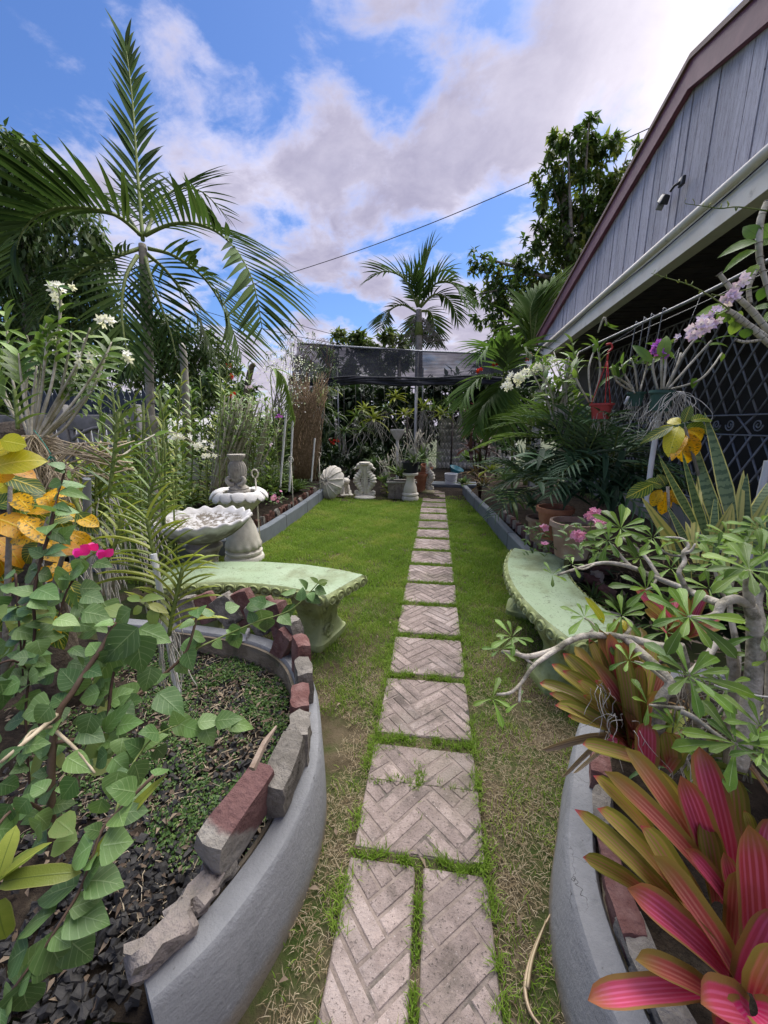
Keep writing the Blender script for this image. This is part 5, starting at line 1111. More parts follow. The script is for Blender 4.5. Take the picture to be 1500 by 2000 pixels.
pl.tubes('reed', [([PY(595+U(-22, 22), 935, 7.0), PY(597+U(-28, 30), 850, 7.0), PY(600+U(-38, 44), 745+U(-20, 40), 7.0)], [.010, .008, .003]) for _ in range(110)], simple('dry_reed', (.17, .115, .065), (.27, .19, .12), 20, .9, .2), 3, 2)
# ================================================================ FOREGROUND LEFT: trailing heart leaved shrub
pl = Plant('heart_leaf_shrub', 'sprawling bougainvillea shrub with heart shaped leaves and three magenta flowers in the left foreground', 'shrub', tuple(G(95, 1640, .15)))
STEM = [([(102, 1640, .80), (100, 1500, .80), (112, 1400, .80), (140, 1355, .82), (170, 1307, .84), (200, 1262, .86), (225, 1215, .88)], .008, M_twig),
 ([(105, 1000, .95), (95, 1045, .93), (78, 1100, .92), (66, 1170, .9), (68, 1230, .9), (60, 1300, .88), (50, 1400, .86), (60, 1560, .84)], .0042, M_dtwig),
 ([(128, 915, 1.0), (118, 950, 1.0), (108, 985, .97), (105, 1000, .95)], .0026, M_dtwig),
 ([(300, 1515, .72), (240, 1575, .70), (200, 1620, .68), (178, 1680, .66), (155, 1740, .65), (125, 1790, .63), (90, 1845, .62), (45, 1905, .6), (5, 1960, .6)], .0034, M_twig),
 ([(212, 1403, .85), (215, 1360, .86), (221, 1320, .87), (228, 1298, .88)], .004, M_dtwig),
 ([(225, 1390, .86), (258, 1365, .92), (320, 1317, .98), (365, 1270, 1.0), (388, 1187, 1.02)], .0055, M_twig),
 ([(365, 1275, 1.0), (420, 1250, 1.05), (500, 1215, 1.1), (570, 1190, 1.12), (622, 1138, 1.15)], .003, M_gstem),
 ([(112, 1395, .8), (60, 1440, .72), (0, 1490, .68)], .0055, M_straw), ([(100, 1420, .78), (60, 1430, .74), (35, 1470, .7)], .0036, M_straw),
 ([(105, 1425, .8), (150, 1465, .77), (185, 1510, .75)], .004, M_straw), ([(110, 1450, .8), (180, 1440, .83), (205, 1445, .85)], .004, M_twig), ([(205, 1445, .85), (265, 1465, .86), (305, 1460, .87)], .003, M_gstem),
 ([(102, 1600, .8), (60, 1570, .74), (20, 1585, .7), (-10, 1620, .68)], .004, M_twig), ([(60, 1310, .88), (25, 1290, .82), (-10, 1300, .8)], .003, M_dtwig), ([(145, 1130, .95), (128, 1160, .93), (110, 1220, .92)], .003, M_dtwig), ([(50, 1240, .95), (40, 1300, .93), (30, 1360, .9)], .003, M_dtwig),
 ([(30, 1120, .95), (36, 1200, .93), (45, 1320, .9)], .003, M_dtwig), ([(225, 1590, .7), (255, 1500, .78), (300, 1440, .84), (350, 1415, .86)], .0026, M_gstem)]
for pts, r, m_ in STEM: pl.tube('stem', [P(*q) for q in pts], [r*(1-.45*i/(len(pts)-1)) for i in range(len(pts))], m_, 6, sm=4)
KEY = [  # base, tip, width px, depth
 (182, 1648, 122, 1690, 64, .66), (195, 1652, 262, 1642, 66, .66), (168, 1720, 248, 1716, 68, .65), (152, 1728, 62, 1750, 64, .65), (130, 1786, 216, 1794, 70, .64), (106, 1782, 19, 1810, 68, .63), (88, 1828, 132, 1904, 74, .62), (128, 1830, 190, 1884, 64, .65), (55, 1850, -8, 1892, 66, .61), (60, 1905, 18, 1936, 44, .6), (45, 1918, 50, 1998, 72, .6), (80, 1606, 42, 1648, 50, .67), (150, 1520, 108, 1572, 46, .7), (232, 1505, 214, 1568, 48, .72), (262, 1488, 282, 1544, 46, .74), (200, 1560, 180, 1612, 40, .7), (25, 1935, -10, 1985, 60, .6),
 (270, 1225, 186, 1302, 66, .86), (266, 1240, 279, 1320, 66, .87), (225, 1270, 174, 1348, 58, .86), (270, 1228, 334, 1250, 50, .9), (256, 1190, 207, 1234, 42, .88), (195, 1352, 148, 1368, 40, .83), (212, 1372, 258, 1342, 42, .86), (222, 1376, 264, 1402, 46, .86), (308, 1352, 362, 1396, 54, .93), (335, 1408, 398, 1428, 42, .93), (295, 1300, 284, 1356, 44, .92), (180, 1392, 158, 1450, 46, .8), (202, 1428, 248, 1374, 30, .83), (155, 1428, 204, 1442, 44, .8), (228, 1418, 270, 1408, 38, .84), (275, 1458, 322, 1428, 36, .86), (45, 1458, 92, 1448, 34, .72), (-5, 1492, 35, 1458, 34, .7), (98, 1372, 32, 1400, 56, .78), (100, 1378, 60, 1420, 44, .76), (130, 1478, 178, 1506, 40, .76), (210, 1470, 180, 1500, 44, .8), (220, 1480, 250, 1510, 40, .8), (240, 1440, 232, 1478, 40, .82), (330, 1420, 300, 1450, 34, .9), (360, 1418, 402, 1432, 34, .9), (385, 1412, 438, 1402, 34, .92), (420, 1408, 470, 1400, 36, .93), (440, 1412, 502, 1416, 32, .94), (400, 1420, 414, 1460, 34, .93), (455, 1410, 480, 1436, 30, .94),
 (508, 1190, 518, 1240, 46, 1.12), (560, 1182, 572, 1212, 36, 1.14), (575, 1160, 545, 1150, 28, 1.13), (600, 1160, 628, 1178, 26, 1.14), (615, 1150, 640, 1158, 24, 1.15), (470, 1225, 430, 1255, 32, 1.08), (455, 1235, 468, 1272, 30, 1.08), (440, 1190, 470, 1180, 30, 1.06), (480, 1188, 540, 1170, 26, 1.1), (520, 1180, 488, 1168, 26, 1.1), (395, 1200, 422, 1190, 26, 1.04), (600, 1150, 592, 1128, 20, 1.14),
 (88, 1085, 52, 1068, 28, .92), (90, 1080, 122, 1062, 30, .92), (75, 1120, 108, 1125, 36, .91), (74, 1115, 35, 1130, 42, .91), (68, 1165, 18, 1155, 40, .9), (70, 1160, 10, 1140, 36, .9), (66, 1195, 28, 1185, 34, .9), (72, 1150, 112, 1165, 44, .9), (160, 1090, 148, 1130, 32, .95), (165, 1108, 112, 1130, 40, .94), (155, 1150, 200, 1148, 40, .95), (148, 1178, 192, 1204, 40, .95), (150, 1160, 125, 1200, 50, .94), (135, 1120, 85, 1150, 50, .93), (120, 1050, 138, 1028, 24, .95), (100, 1035, 140, 1058, 34, .94), (108, 985, 132, 990, 20, .97), (105, 1000, 78, 1020, 30, .96), (118, 958, 165, 962, 24, 1.0), (120, 940, 88, 950, 22, 1.0), (130, 925, 145, 930, 18, 1.0), (128, 918, 105, 915, 18, 1.0), (175, 1085, 150, 1075, 22, .96), (185, 1098, 215, 1102, 28, .96),
 (38, 1275, 95, 1270, 30, .88), (62, 1288, 96, 1298, 34, .87), (30, 1298, 0, 1318, 32, .84), (55, 1285, 20, 1285, 32, .85), (0, 1330, 20, 1395, 46, .8), (40, 1330, -8, 1355, 40, .82), (20, 1570, -10, 1620, 44, .7), (55, 1560, 20, 1600, 44, .7), (70, 1590, 110, 1620, 38, .72), (90, 1545, 60, 1525, 36, .74), (0, 1530, 45, 1540, 36, .7), (120, 1530, 150, 1540, 34, .74)]
for (a, b, c, d, w_, dd) in KEY: pl.px(S_heart, (a, b), (c, d), w_*1.05, dd, U(.25, .6))
for (a, b, c, d, w_, dd) in [(272, 1175, 245, 1160, 14, .9), (275, 1172, 312, 1160, 16, .9), (290, 1180, 330, 1195, 14, .92), (278, 1185, 255, 1200, 14, .9), (300, 1185, 298, 1228, 18, .92), (70, 1195, 98, 1192, 12, .9), (64, 1208, 40, 1210, 14, .9), (72, 1212, 108, 1208, 12, .9), (620, 1138, 640, 1132, 8, 1.15), (622, 1138, 606, 1126, 8, 1.15), (105, 1645, 150, 1640, 40, .7), (110, 1600, 140, 1625, 36, .7)]: pl.px(S_hearty, (a, b), (c, d), w_*1.3, dd, .5)
for pts, r, m_ in STEM:     # smaller leaves along every stem
    if m_ is M_straw: continue
    w3 = [P(*q) for q in pts]; L_ = sum((a-b).length for a, b in zip(w3, w3[1:]))
    for p, t, u in alongpts(w3, max(3, int(L_/.032))):
        v = Vector(unit(1)[0]); v = (v-t*v.dot(t)*.6)+Vector((0, 0, .1)); l = U(.032, .062); pl.leaf(S_heart, p, v, Vector((U(-.4, .4), -.5, 1)), (l*.95/.3*.3*3.0, l, l))
for q in range(85):
    x, y = U(-10, 215), U(1140, 1500); d_ = U(.82, 1.06); a = U(0, 6.3); l = U(30, 58); pl.px(S_heart if q % 6 else S_hearty, (x, y), (x+l*math.cos(a), y+abs(l*math.sin(a))*.7), l*U(.75, .95), d_, U(.25, .6))
for (x, y) in ((158, 1085), (178, 1075), (204, 1088)):
    c = P(x, y, .93)
    for q in range(3): pl.leaf(F_mag if 'F_mag' in globals() else leafset('bract', M_fm, 1, L=1, W=.8, prof=pf_oval, bend=.5, fold=.2, n=4, nx=2)[0], c, sph(q*2.1+x, .7), (CAM-c).normalized(), .026, 'bract')
# seedlings and creeping ground cover of the left bed
M_cov = cloudleaf('ground_cover_leaf', (.035, .085, .018), (.07, .14, .03), (.15, .22, .05))
pos, dr = [], []
for _ in range(7800):
    i = npr.integers(6, 57); p = lwc[i]; t = (lwc[i+1]-lwc[i]).normalized(); nrm = Vector((-t.y, t.x, 0)); q = p+nrm*(.10+abs(npr.normal())*.36)+t*U(-.05, .05)
    w_ = math.sin(q.x*13+2)*math.sin(q.y*11+1)+.45*math.sin(q.x*31)*math.sin(q.y*27)
    if w_ < -.12 and npr.random() > .12 or q.y < .78: continue
    for _k in range(3): pos.append((q.x+U(-.012, .012), q.y+U(-.012, .012), .158+U(0, .022))); dr.append((U(-1, 1), U(-1, 1), U(.1, .9)))
n_ = len(pos); leafcloud('ground_cover', np.array(pos), np.array(dr), unit(n_)*.5+np.array([0, 0, 1.]), .013*(.6+.8*npr.random(n_)), .009, npr.random(n_)*.8+.1, M_cov)
mb = MB()
for _ in range(1500):
    i = npr.integers(0, 56); p = lwc[i]; t = (lwc[i+1]-lwc[i]).normalized(); nrm = Vector((-t.y, t.x, 0)); q = p+nrm*(.12+abs(npr.normal())*.45); q.z = .165
    a = U(0, 6); l = U(.02, .07); v = Vector((math.cos(a), math.sin(a), U(-.1, .3)))*l; mb.tube([q, q+v*.5+Vector((U(-.01, .01), U(-.01, .01), U(0, .012))), q+v], U(.0007, .0018), 3, cap=False)
ob('dry_twigs', mb, M_straw, kind='stuff')
# brown leaf litter
pos = []
for _ in range(1700):
    if _ % 2: pos.append((U(-1.9, -.70), U(.2, 1.7), .165+U(0, .02)))
    else:
        i = npr.integers(0, 56); p = lwc[i]; t = (lwc[i+1]-lwc[i]).normalized(); q = p+Vector((-t.y, t.x, 0))*(.11+abs(npr.normal())*.35); pos.append((q.x, q.y, .165+U(0, .02)))
n_ = len(pos); leafcloud('leaf_litter', np.array(pos), unit(n_)*np.array([1, 1, .3]), unit(n_)*.6+np.array([0, 0, 1.]), .03*(.5+npr.random(n_)), .012, npr.random(n_), cloudleaf('brown_litter', (.05, .035, .025), (.13, .09, .06), (.26, .2, .14), .05, .8))
pl = Plant('strap_leaf_plant', 'yellowing strap leaved plant at the lower left edge', 'plant', tuple(P(0, 1725, .66)))
for (a, b, c, d, w_) in ((5, 1722, 135, 1696, 26), (0, 1715, 60, 1655, 22), (-5, 1715, 25, 1620, 24), (0, 1720, 75, 1640, 12), (-5, 1760, 8, 1850, 30)): pl.px(S_vanda, (a, b), (c, d), w_, .64, .5, W0=.12)
pl = Plant('strap_leaf_plant', 'single yellow strap leaf rising above the charcoal', 'plant', tuple(P(185, 1670, .72)))
pl.px(S_vanda, (180, 1680), (296, 1524), 14, .72, .5, W0=.12)

# ---- yellow croton
pl = Plant('croton', 'croton with large spotted yellow and orange leaves at the left edge', 'shrub', tuple(P(10, 1320, 1.1)))
for pts in ([(10, 1320, 1.1), (15, 1150, 1.1), (20, 950, 1.1)], [(10, 1300, 1.1), (60, 1130, 1.1), (95, 1010, 1.1)], [(10, 1300, 1.1), (90, 1180, 1.12), (130, 1060, 1.12)]): pl.tube('stem', [P(*q) for q in pts], [.010, .008, .005], M_bark, 6, sm=3)
for (a, b, c, d, w_, S_) in ((-15, 890, 40, 845, 46, S_crotl), (-15, 915, 66, 880, 56, S_crotl), (0, 905, 70, 925, 34, S_crot), (5, 932, 84, 946, 40, S_crotg), (-10, 990, 70, 948, 56, S_crotg), (-15, 965, 50, 960, 44, S_crotg), (104, 1000, 78, 942, 36, S_crot), (104, 1000, 40, 984, 34, S_crot), (85, 968, 152, 948, 34, S_crot), (88, 978, 168, 1012, 40, S_crot), (-12, 1010, 72, 1040, 56, S_crot), (-10, 1050, 50, 1084, 52, S_crot), (60, 1052, 120, 1088, 48, S_crot), (118, 1066, 158, 1074, 40, S_crot), (104, 1100, 138, 1120, 36, S_crot), (70, 1112, 106, 1128, 38, S_crot), (20, 985, 105, 1008, 34, S_crotg), (95, 1020, 140, 1000, 30, S_crotg), (-10, 1260, 8, 1300, 40, S_crot), (80, 1180, 128, 1270, 44, S_crotg), (100, 1200, 100, 1260, 36, S_crot), (150, 1010, 190, 1020, 30, S_crot), (-15, 1120, 40, 1110, 46, S_crotg), (-10, 940, 20, 905, 36, S_crot), (40, 1010, 96, 1050, 40, S_crot), (150, 1000, 190, 1040, 34, S_crotg), (30, 1180, 60, 1260, 44, S_crotg), (-10, 1190, 30, 1230, 40, S_crotg), (130, 1130, 165, 1190, 36, S_crotg), (20, 1060, 75, 1030, 40, S_crot), (80, 1060, 30, 1100, 40, S_crotg), (-10, 960, 40, 925, 40, S_crotl), (60, 1000, 20, 950, 36, S_crot), (110, 1010, 135, 1045, 34, S_crotg), (130, 1040, 190, 1060, 30, S_crot), (-10, 1080, 30, 1140, 44, S_crot), (0, 860, 52, 868, 40, S_crotl)):
    pl.px(S_, (a, b), (c, d), w_, 1.12+U(-.06, .08), U(.3, .55))
# ---- vanda orchids
def vanda(lab, pts, n, Lpx, d, S=None, spread=1.05, rt=None, W=1.0, t0=.05, r=.006, group=None):
    pl = Plant('vanda_orchid', lab, 'orchid', P(*pts[0], d), group)
    w3 = [P(x, y, d) for x, y in pts]; side = _R*1.0+_F*.25
    two_ranked(pl, S or S_vanda, w3, n, Lpx*d/FPX, t0, spread, W, r=r, side_v=side)
    if rt: roots(pl, w3[0], rt, .28, .12, .0018)
    return pl
vanda('upright green vanda orchid in front of the slotted screen', [(213, 972), (218, 930), (224, 880), (232, 800)], 19, 84, 1.35, S_vandag, rt=7)
vanda('yellow green vanda orchid with long arching leaves before the birdbath', [(312, 1160), (307, 1110), (296, 1060), (288, 1012)], 26, 118, 1.15, S_vanda, 1.15, rt=14)
vanda('yellow green vanda orchid overlapping the left end of the bench', [(330, 1242), (338, 1195), (348, 1150), (357, 1110)], 20, 104, 1.12, S_vanda, .95, rt=16)
vanda('brownish vanda orchid stem beside the grey pipe', [(162, 1110), (166, 1060), (160, 1010), (140, 965)], 12, 70, 1.2, S_vanda, .8, rt=10)
vanda('small green orchid sprout at the foot of the pale cane clump', [(35, 838), (33, 815), (30, 780), (28, 762)], 11, 62, 1.35, S_vandag, 1.0)
vanda('yellow green strap orchid above the magenta flowers', [(205, 1100), (222, 1070), (232, 1040), (240, 1005)], 14, 80, 1.22, S_vanda, 1.0, rt=12)
for i in range(11):
    x = U(70, 300); y = U(1010, 1110); d_ = U(1.35, 2.1); S_ = rnd.choice([S_vanda, S_vandag]); h_ = U(90, 170)
    vanda(('yellow green' if S_ is S_vanda else 'mid green')+' vanda orchid in the tangle between the croton and the birdbath', [(x, y), (x+U(-8, 12), y-h_*.5), (x+U(-12, 22), y-h_)], 16, U(70, 100), d_, S_, 1.05, 8, group=('yellow green' if S_ is S_vanda else 'mid green')+' vandas between croton and birdbath')
# stump with dry leaf litter carrying the cane clump
pl = Plant('tree_stump', 'dark fibrous stump carrying the pale orchid canes', 'stump', (P(45, 980, 1.62).x, P(45, 980, 1.62).y, .15))
pl.tube('trunk', [pl.l, P(38, 1000, 1.62), P(45, 900, 1.62), P(55, 850, 1.6), P(60, 830, 1.6)], [.10, .09, .13, .12, .04], M_stump, 12, sm=4)
roots(pl, P(60, 850, 1.46), 60, .5, .22, .0016, M_straw); roots(pl, P(120, 920, 1.5), 40, .3, .3, .0016, M_straw)
pl.tubes('dry_cane', [([P(70+U(0, 30), 850+U(0, 110), 1.5), P(150+U(-20, 20), 880+U(-15, 70), 1.5), P(210+U(-20, 60), 890+U(-30, 60), 1.55)], .0035) for _ in range(22)], M_straw, 4, 2)
# pale caned dendrobium clump
pl = Plant('dendrobium_orchid', 'large clump of pale dendrobium canes with bright green tops and white flowers on the stump', 'orchid', P(62, 862, 1.5))
CAN = [([(55, 860), (28, 760), (18, 690), (10, 610)], 1), ([(58, 860), (50, 770), (62, 700), (92, 632)], 1), ([(64, 860), (80, 770), (88, 700), (96, 640)], 1), ([(66, 860), (96, 770), (112, 680), (118, 590), (112, 562)], 2), ([(68, 862), (100, 800), (140, 730), (158, 690), (176, 640)], 0), ([(72, 864), (130, 810), (180, 760), (205, 700), (218, 668)], 1), ([(70, 862), (115, 790), (150, 720), (165, 660)], 2), ([(60, 860), (64, 780), (72, 715)], 0), ([(52, 860), (10, 770), (-10, 700)], 1), ([(62, 860), (70, 760), (60, 690), (52, 655)], 2), ([(66, 862), (110, 790), (128, 720), (140, 650)], 2), ([(74, 866), (150, 800), (168, 780), (190, 745)], 2), ([(58, 862), (38, 800), (24, 740)], 0), ([(70, 868), (120, 842), (160, 790), (178, 765)], 0), ([(66, 866), (84, 800), (104, 740)], 0), ([(60, 866), (54, 800), (44, 735)], 0), ([(50, 860), (20, 800), (-5, 760)], 1), ([(70, 866), (140, 790), (190, 720), (208, 690)], 2), ([(64, 862), (76, 740), (84, 680)], 2), ([(60, 862), (44, 760), (36, 690)], 1), ([(72, 866), (128, 780), (150, 740)], 1)]
for pts, k_ in CAN:
    d0 = 1.5+U(-.08, .1); w3 = [P(x, y, d0+U(-.03, .03)) for x, y in pts]; n_ = len(w3); pl.tube('cane', w3, [.0048*(1.0 if i < n_-1 else .5) for i in range(n_)], M_cane, 7, sm=4)
    if k_:
        sd = (_R*U(.5, 1)+_F*U(-.6, .6)).normalized()
        for p, t, u in alongpts(w3, 26):
            if u < (.62 if k_ == 1 else .5): continue
            i = int(u*25+.5); s_ = (sd-t*sd.dot(t)).normalized()*(1 if i % 2 else -1); sp_ = .62 if k_ == 1 else 1.0; l = U(.085, .115)*(1.3-.55*u)
            pl.leaf(S_dend, p, t*math.cos(sp_)+s_*math.sin(sp_), t-s_*.2+(CAM-p).normalized()*.6, (l*(1.35 if k_ == 1 else .85), l, l))
flowers(pl, F_white, P(112, 575, 1.5), (.035, .06), 12); flowers(pl, F_white, P(208, 626, 1.5), (.03, .025), 7); flowers(pl, F_white, P(243, 696, 1.5), (.035, .015), 5); flowers(pl, F_white, P(140, 558, 1.5), (.012, .012), 2); flowers(pl, F_white, P(175, 700, 1.5), (.05, .05), 7); flowers(pl, F_white, P(100, 660, 1.5), (.05, .05), 5)
pl.tubes('flower_stalk', [([P(112, 640, 1.5), P(116, 600, 1.5), P(108, 555, 1.5)], .0018), ([P(176, 650, 1.5), P(195, 635, 1.5), P(215, 625, 1.5)], .0018), ([P(205, 705, 1.5), P(225, 698, 1.5), P(248, 694, 1.5)], .0018)], M_gstem, 4, 3, None)
# green twine
p_ = [P(66, 840, 1.42), P(78, 855, 1.4), P(90, 872, 1.4), P(100, 888, 1.4)]; mb = MB(); mb.tube(p_, .0014, 4, sm=3)
for _ in range(12): q = P(98, 890, 1.4); mb.tube([q, q+Vector((U(-.02, .02), U(-.02, .02), U(-.045, -.01)))], .001, 3)
tag(ob('twine', mb, simple('green_twine', (.02, .22, .17))), 'frayed green twine tied to the stump', 'twine')
# long white flower spray that crosses the bed
pl = Plant('dendrobium_orchid', 'arching cane with white flower spray above the petal fountain', 'orchid', P(180, 955, 2.0))
pl.tube('cane', [P(180, 955, 2.0), P(220, 905, 2.1), P(300, 850, 2.4), P(340, 845, 2.5), P(375, 862, 2.6), P(415, 885, 2.7), P(430, 890, 2.7)], [.006, .006, .005, .004, .003, .002, .002], M_cane, 6, sm=4)
flowers(pl, F_white, P(355, 852, 2.55), (.07, .03), 10, (1.0, 1.4)); flowers(pl, F_white, P(390, 868, 2.6), (.08, .035), 14, (1.0, 1.4)); flowers(pl, F_white, P(412, 888, 2.65), (.07, .02), 7, (1.0, 1.4))
for a, b in (((210, 905), (255, 890)), ((205, 912), (240, 930)), ((300, 852), (330, 838)), ((255, 880), (285, 858)), ((195, 930), (165, 905))): pl.px(S_dend, a, b, 12, 2.15, .5)

# ---- crowded back-left bed
LOOK = {id(S_vandag): 'mid green', id(S_dend): 'bright green', id(S_vanda): 'yellow green', id(S_strap): 'narrow leaved'}
def reed(base, top, Y, S, n, L, lab, grp=None, W=.8, spread=1.1, r=.007, mat=M_gstem, bendx=0):
    b = PY(*base, Y); b.z = .14; t = PY(*top, Y+U(-.2, .2)); pl = Plant('reed_orchid', lab, 'orchid', b, grp); m_ = b.lerp(t, .5)+Vector((bendx, U(-.05, .05), 0))
    two_ranked(pl, S, [b, m_, t], n, L, .08, spread, W, r=r, mat=mat, side_v=_R+_F*U(-.5, .5)); return pl
reed((388, 872), (390, 735), 4.6, S_vandag, 24, .17, 'tall reed orchid with paired leaves nearest the palm trunk', W=1.1)
reed((414, 870), (432, 748), 4.6, S_vandag, 24, .17, 'tall reed orchid with paired leaves right of its neighbour by the palm', W=1.1)
reed((432, 860), (428, 725), 5.0, S_dend, 22, .13, 'bright green reed orchid with a pale pointed tip behind the petal fountain')
LB = 'leafy orchid in the crowded flower bed behind the left kerb'
GB = 'orchids crowding the back left flower bed'
for i in range(46):
    x = U(318, 565); Yb = 4.4+ (x-325)/235*2.2+U(-.4, .9); by = U(880, 950); hh = U(80, 190)*(1 if x < 500 else .75)
    S_ = rnd.choice([S_vandag, S_dend, S_dend, S_vanda, S_strap]); lk_ = {id(S_vandag): 'mid green', id(S_dend): 'bright green', id(S_vanda): 'yellow green', id(S_strap): 'narrow leaved'}[id(S_)]; wh_ = 'by the grey dead stem' if x < 390 else 'behind the petal fountain' if x < 470 else 'near the white pipes'; reed((x, by), (x+U(-25, 40), by-hh), Yb, S_, rnd.randint(24, 34), U(.15, .25), lk_+' reed orchid in the crowded left bed '+wh_, lk_+' reed orchids '+wh_, U(1.4, 2.1), U(.8, 1.2), bendx=U(-.06, .06))
for i in range(13):
    x = U(395, 545); Yb = 4.9+(x-395)/150*1.6; b = PY(x, U(890, 930), Yb); b.z = .5; pl = Plant('dendrobium_orchid', 'leaning bundle of pale orchid canes in the crowded left flower bed', 'orchid', b, 'pale caned orchids of the left bed')
    for q in range(6):
        t = PY(x+U(20, 75), U(770, 840), Yb+U(-.2, .2)); w3 = [b+Vector((U(-.05, .05), U(-.05, .05), 0)), b.lerp(t, .5)+Vector((U(-.04, .04), 0, U(-.03, .03))), t]; pl.tube('cane', w3, [.009, .010, .006], M_cane, 6, sm=3)
        for p, tt, u in alongpts(w3, 14):
            if u > .55: s_ = Vector(unit(1)[0]); s_ = (s_-tt*s_.dot(tt)).normalized(); l = U(.09, .15); pl.leaf(S_dend, p, tt*.6+s_*.8, tt-s_*.2+Vector((0, -.4, .3)), (l*.8, l, l))
for i in range(26):
    x = U(290, 590); Yb = 5.0+(x-290)/280*2+U(0, .6); S_ = rnd.choice([S_strap, S_vanda, S_vandag]); lk_ = LOOK[id(S_)]; wh_ = 'behind the fountains' if x < 470 else 'by the white pipes'; pl = Plant('strap_leaf_plant', 'arching '+lk_+' strap plant low in the left bed '+wh_, 'plant', (PY(x, 900, Yb).x, Yb, .15), lk_+' strap plants '+wh_)
    rosette(pl, S_, pl.l, 16, U(.35, .6), (.5, 1.4), .9, .03)
# more filler greenery toward the left fence (behind the cane clump and fountain)
for i in range(22):
    x = U(90, 350); Yb = U(3.2, 4.4); S_ = rnd.choice([S_strap, S_vanda, S_vandag]); lk_ = LOOK[id(S_)]; wh_ = 'in front of the slotted screen' if x < 230 else 'around the left palm trunk'; pl = Plant('strap_leaf_plant', lk_+' strap leaved plant '+wh_, 'plant', (PY(x, 960, Yb).x, Yb, .2), lk_+' strap plants '+wh_)
    rosette(pl, S_, pl.l, 14, U(.3, .6), (.5, 1.4), .9, .03); roots(pl, pl.l, 14, .25, .2, .002)
for i in range(30):
    x = U(250, 335) if i % 3 else U(180, 260); Yb = U(2.5, 3.0); S_ = rnd.choice([S_vandag, S_dend, S_vanda, S_strap]); lk_ = LOOK[id(S_)]; reed((x, 1000), (x+U(-25, 25), U(760, 900)), Yb, S_, 20, U(.13, .2), lk_+' orchid crowding the foot of the left palm trunk', lk_+' orchids at the foot of the left palm', U(.9, 1.3), U(.8, 1.2), bendx=U(-.05, .05))
pl = Plant('dense_shrub', 'dark leafy shrub filling the back of the left flower bed', 'shrub', (PY(430, 900, 7.2).x, 7.2, .1))
CLS = [(330, 780, 22), (370, 770, 26), (410, 760, 26), (450, 770, 26), (490, 775, 24), (350, 830, 34), (400, 830, 36), (450, 830, 36), (500, 830, 34), (540, 830, 30), (330, 890, 34), (390, 890, 36), (450, 890, 36), (510, 890, 34), (560, 890, 26), (300, 840, 30)]
crown(pl, CLS+[(300, 900, 34), (360, 950, 34), (430, 950, 34), (500, 940, 34)], 0, .15, .06, M_tree2, 7.2, dens=1500, ydep=.5)
for (x, y, rr) in ((445, 712, .05), (455, 735, .06), (452, 770, .06)): flowers(pl, F_red, PY(x, y, 6.6), (rr, rr), 3, (1.2, 1.6))
flowers(pl, F_lil, PY(487, 756, 5.6), (.07, .02), 8, (1, 1.3)); flowers(pl, F_pur, PY(545, 812, 5.4), (.05, .03), 7, (1, 1.3)); flowers(pl, F_lil, PY(528, 868, 5.2), (.03, .03), 4, (1, 1.2))
pl = Plant('white_flower_shrub', 'airy shrub covered in tiny white flowers left of the shade net', 'shrub', (PY(555, 930, 6.6).x, 6.6, .12))
pl.tubes('twig', [([PY(550, 920, 6.6), PY(545+U(-15, 20), 800, 6.6), PY(555+U(-40, 45), 700+U(-10, 90), 6.6)], [.012, .008, .002]) for _ in range(26)], M_bark, 4, 2)
pos = np.array([list(PY(555+npr.normal()*26, 722+npr.normal()*30, 6.6+npr.normal()*.2)-pl.l) for _ in range(460)]); leafcloud('blossom', pos, unit(460), unit(460), .030, .022, np.ones(460)*.9, (lambda m: m)(cloudleaf('tiny_white_blossom', (.6, .6, .6), (.72, .72, .74), (.82, .82, .84))), pl.o)
pl = Plant('drooping_palm_leaf', 'single folded bright green palm seedling leaf by the white pipes', 'plant', PY(548, 960, 5.5))
pl.tube('stem', [pl.l, PY(535, 820, 5.5), PY(528, 735, 5.5)], .008, M_gstem, 6, sm=3)
frond(pl, S_palml, [PY(528, 735, 5.5), PY(535, 720, 5.45), PY(556, 745, 5.4), PY(574, 810, 5.4)], 22, lambda u: .34*(1-.3*u), (.5, .3), None, .9, .006, False, 1.6, .1, vee=-.2)
# grey dead trunks standing in the left bed
for (pts, Y_, lab) in (([(368, 900), (365, 820), (358, 690), (352, 676)], 5.6, 'grey dead tree stem standing behind the left palm trunk'), ([(300, 990), (303, 900), (296, 812)], 2.95, 'pale bare post leaning beside the left palm trunk'), ([(478, 900), (481, 780), (490, 722), (498, 712)], 6.4, 'short reddish dead trunk in the back left bed')):
    mb = MB(); w3 = [PY(x, y, Y_) for x, y in pts]; mb.tube(w3, [.045, .055, .05, .03][:len(pts)], 9, sm=4); tag(ob('tree_stump', mb, M_stump if Y_ > 6 else M_ptrunk), lab, 'stump')
pl = Plant('periwinkle', 'low periwinkle with pink flowers on the left kerb', 'plant', PY(535, 985, 4.75))
for _ in range(46): v = sph(U(0, 6), U(.1, 1.3)); p = pl.l+Vector((U(-.16, .16), U(-.12, .12), U(0, .16))); pl.leaf(S_broad, p, v, (0, -.4, 1), (.05, .055, .055))
flowers(pl, F_peri, pl.l+Vector((.06, -.1, .12)), (.14, .09), 9)

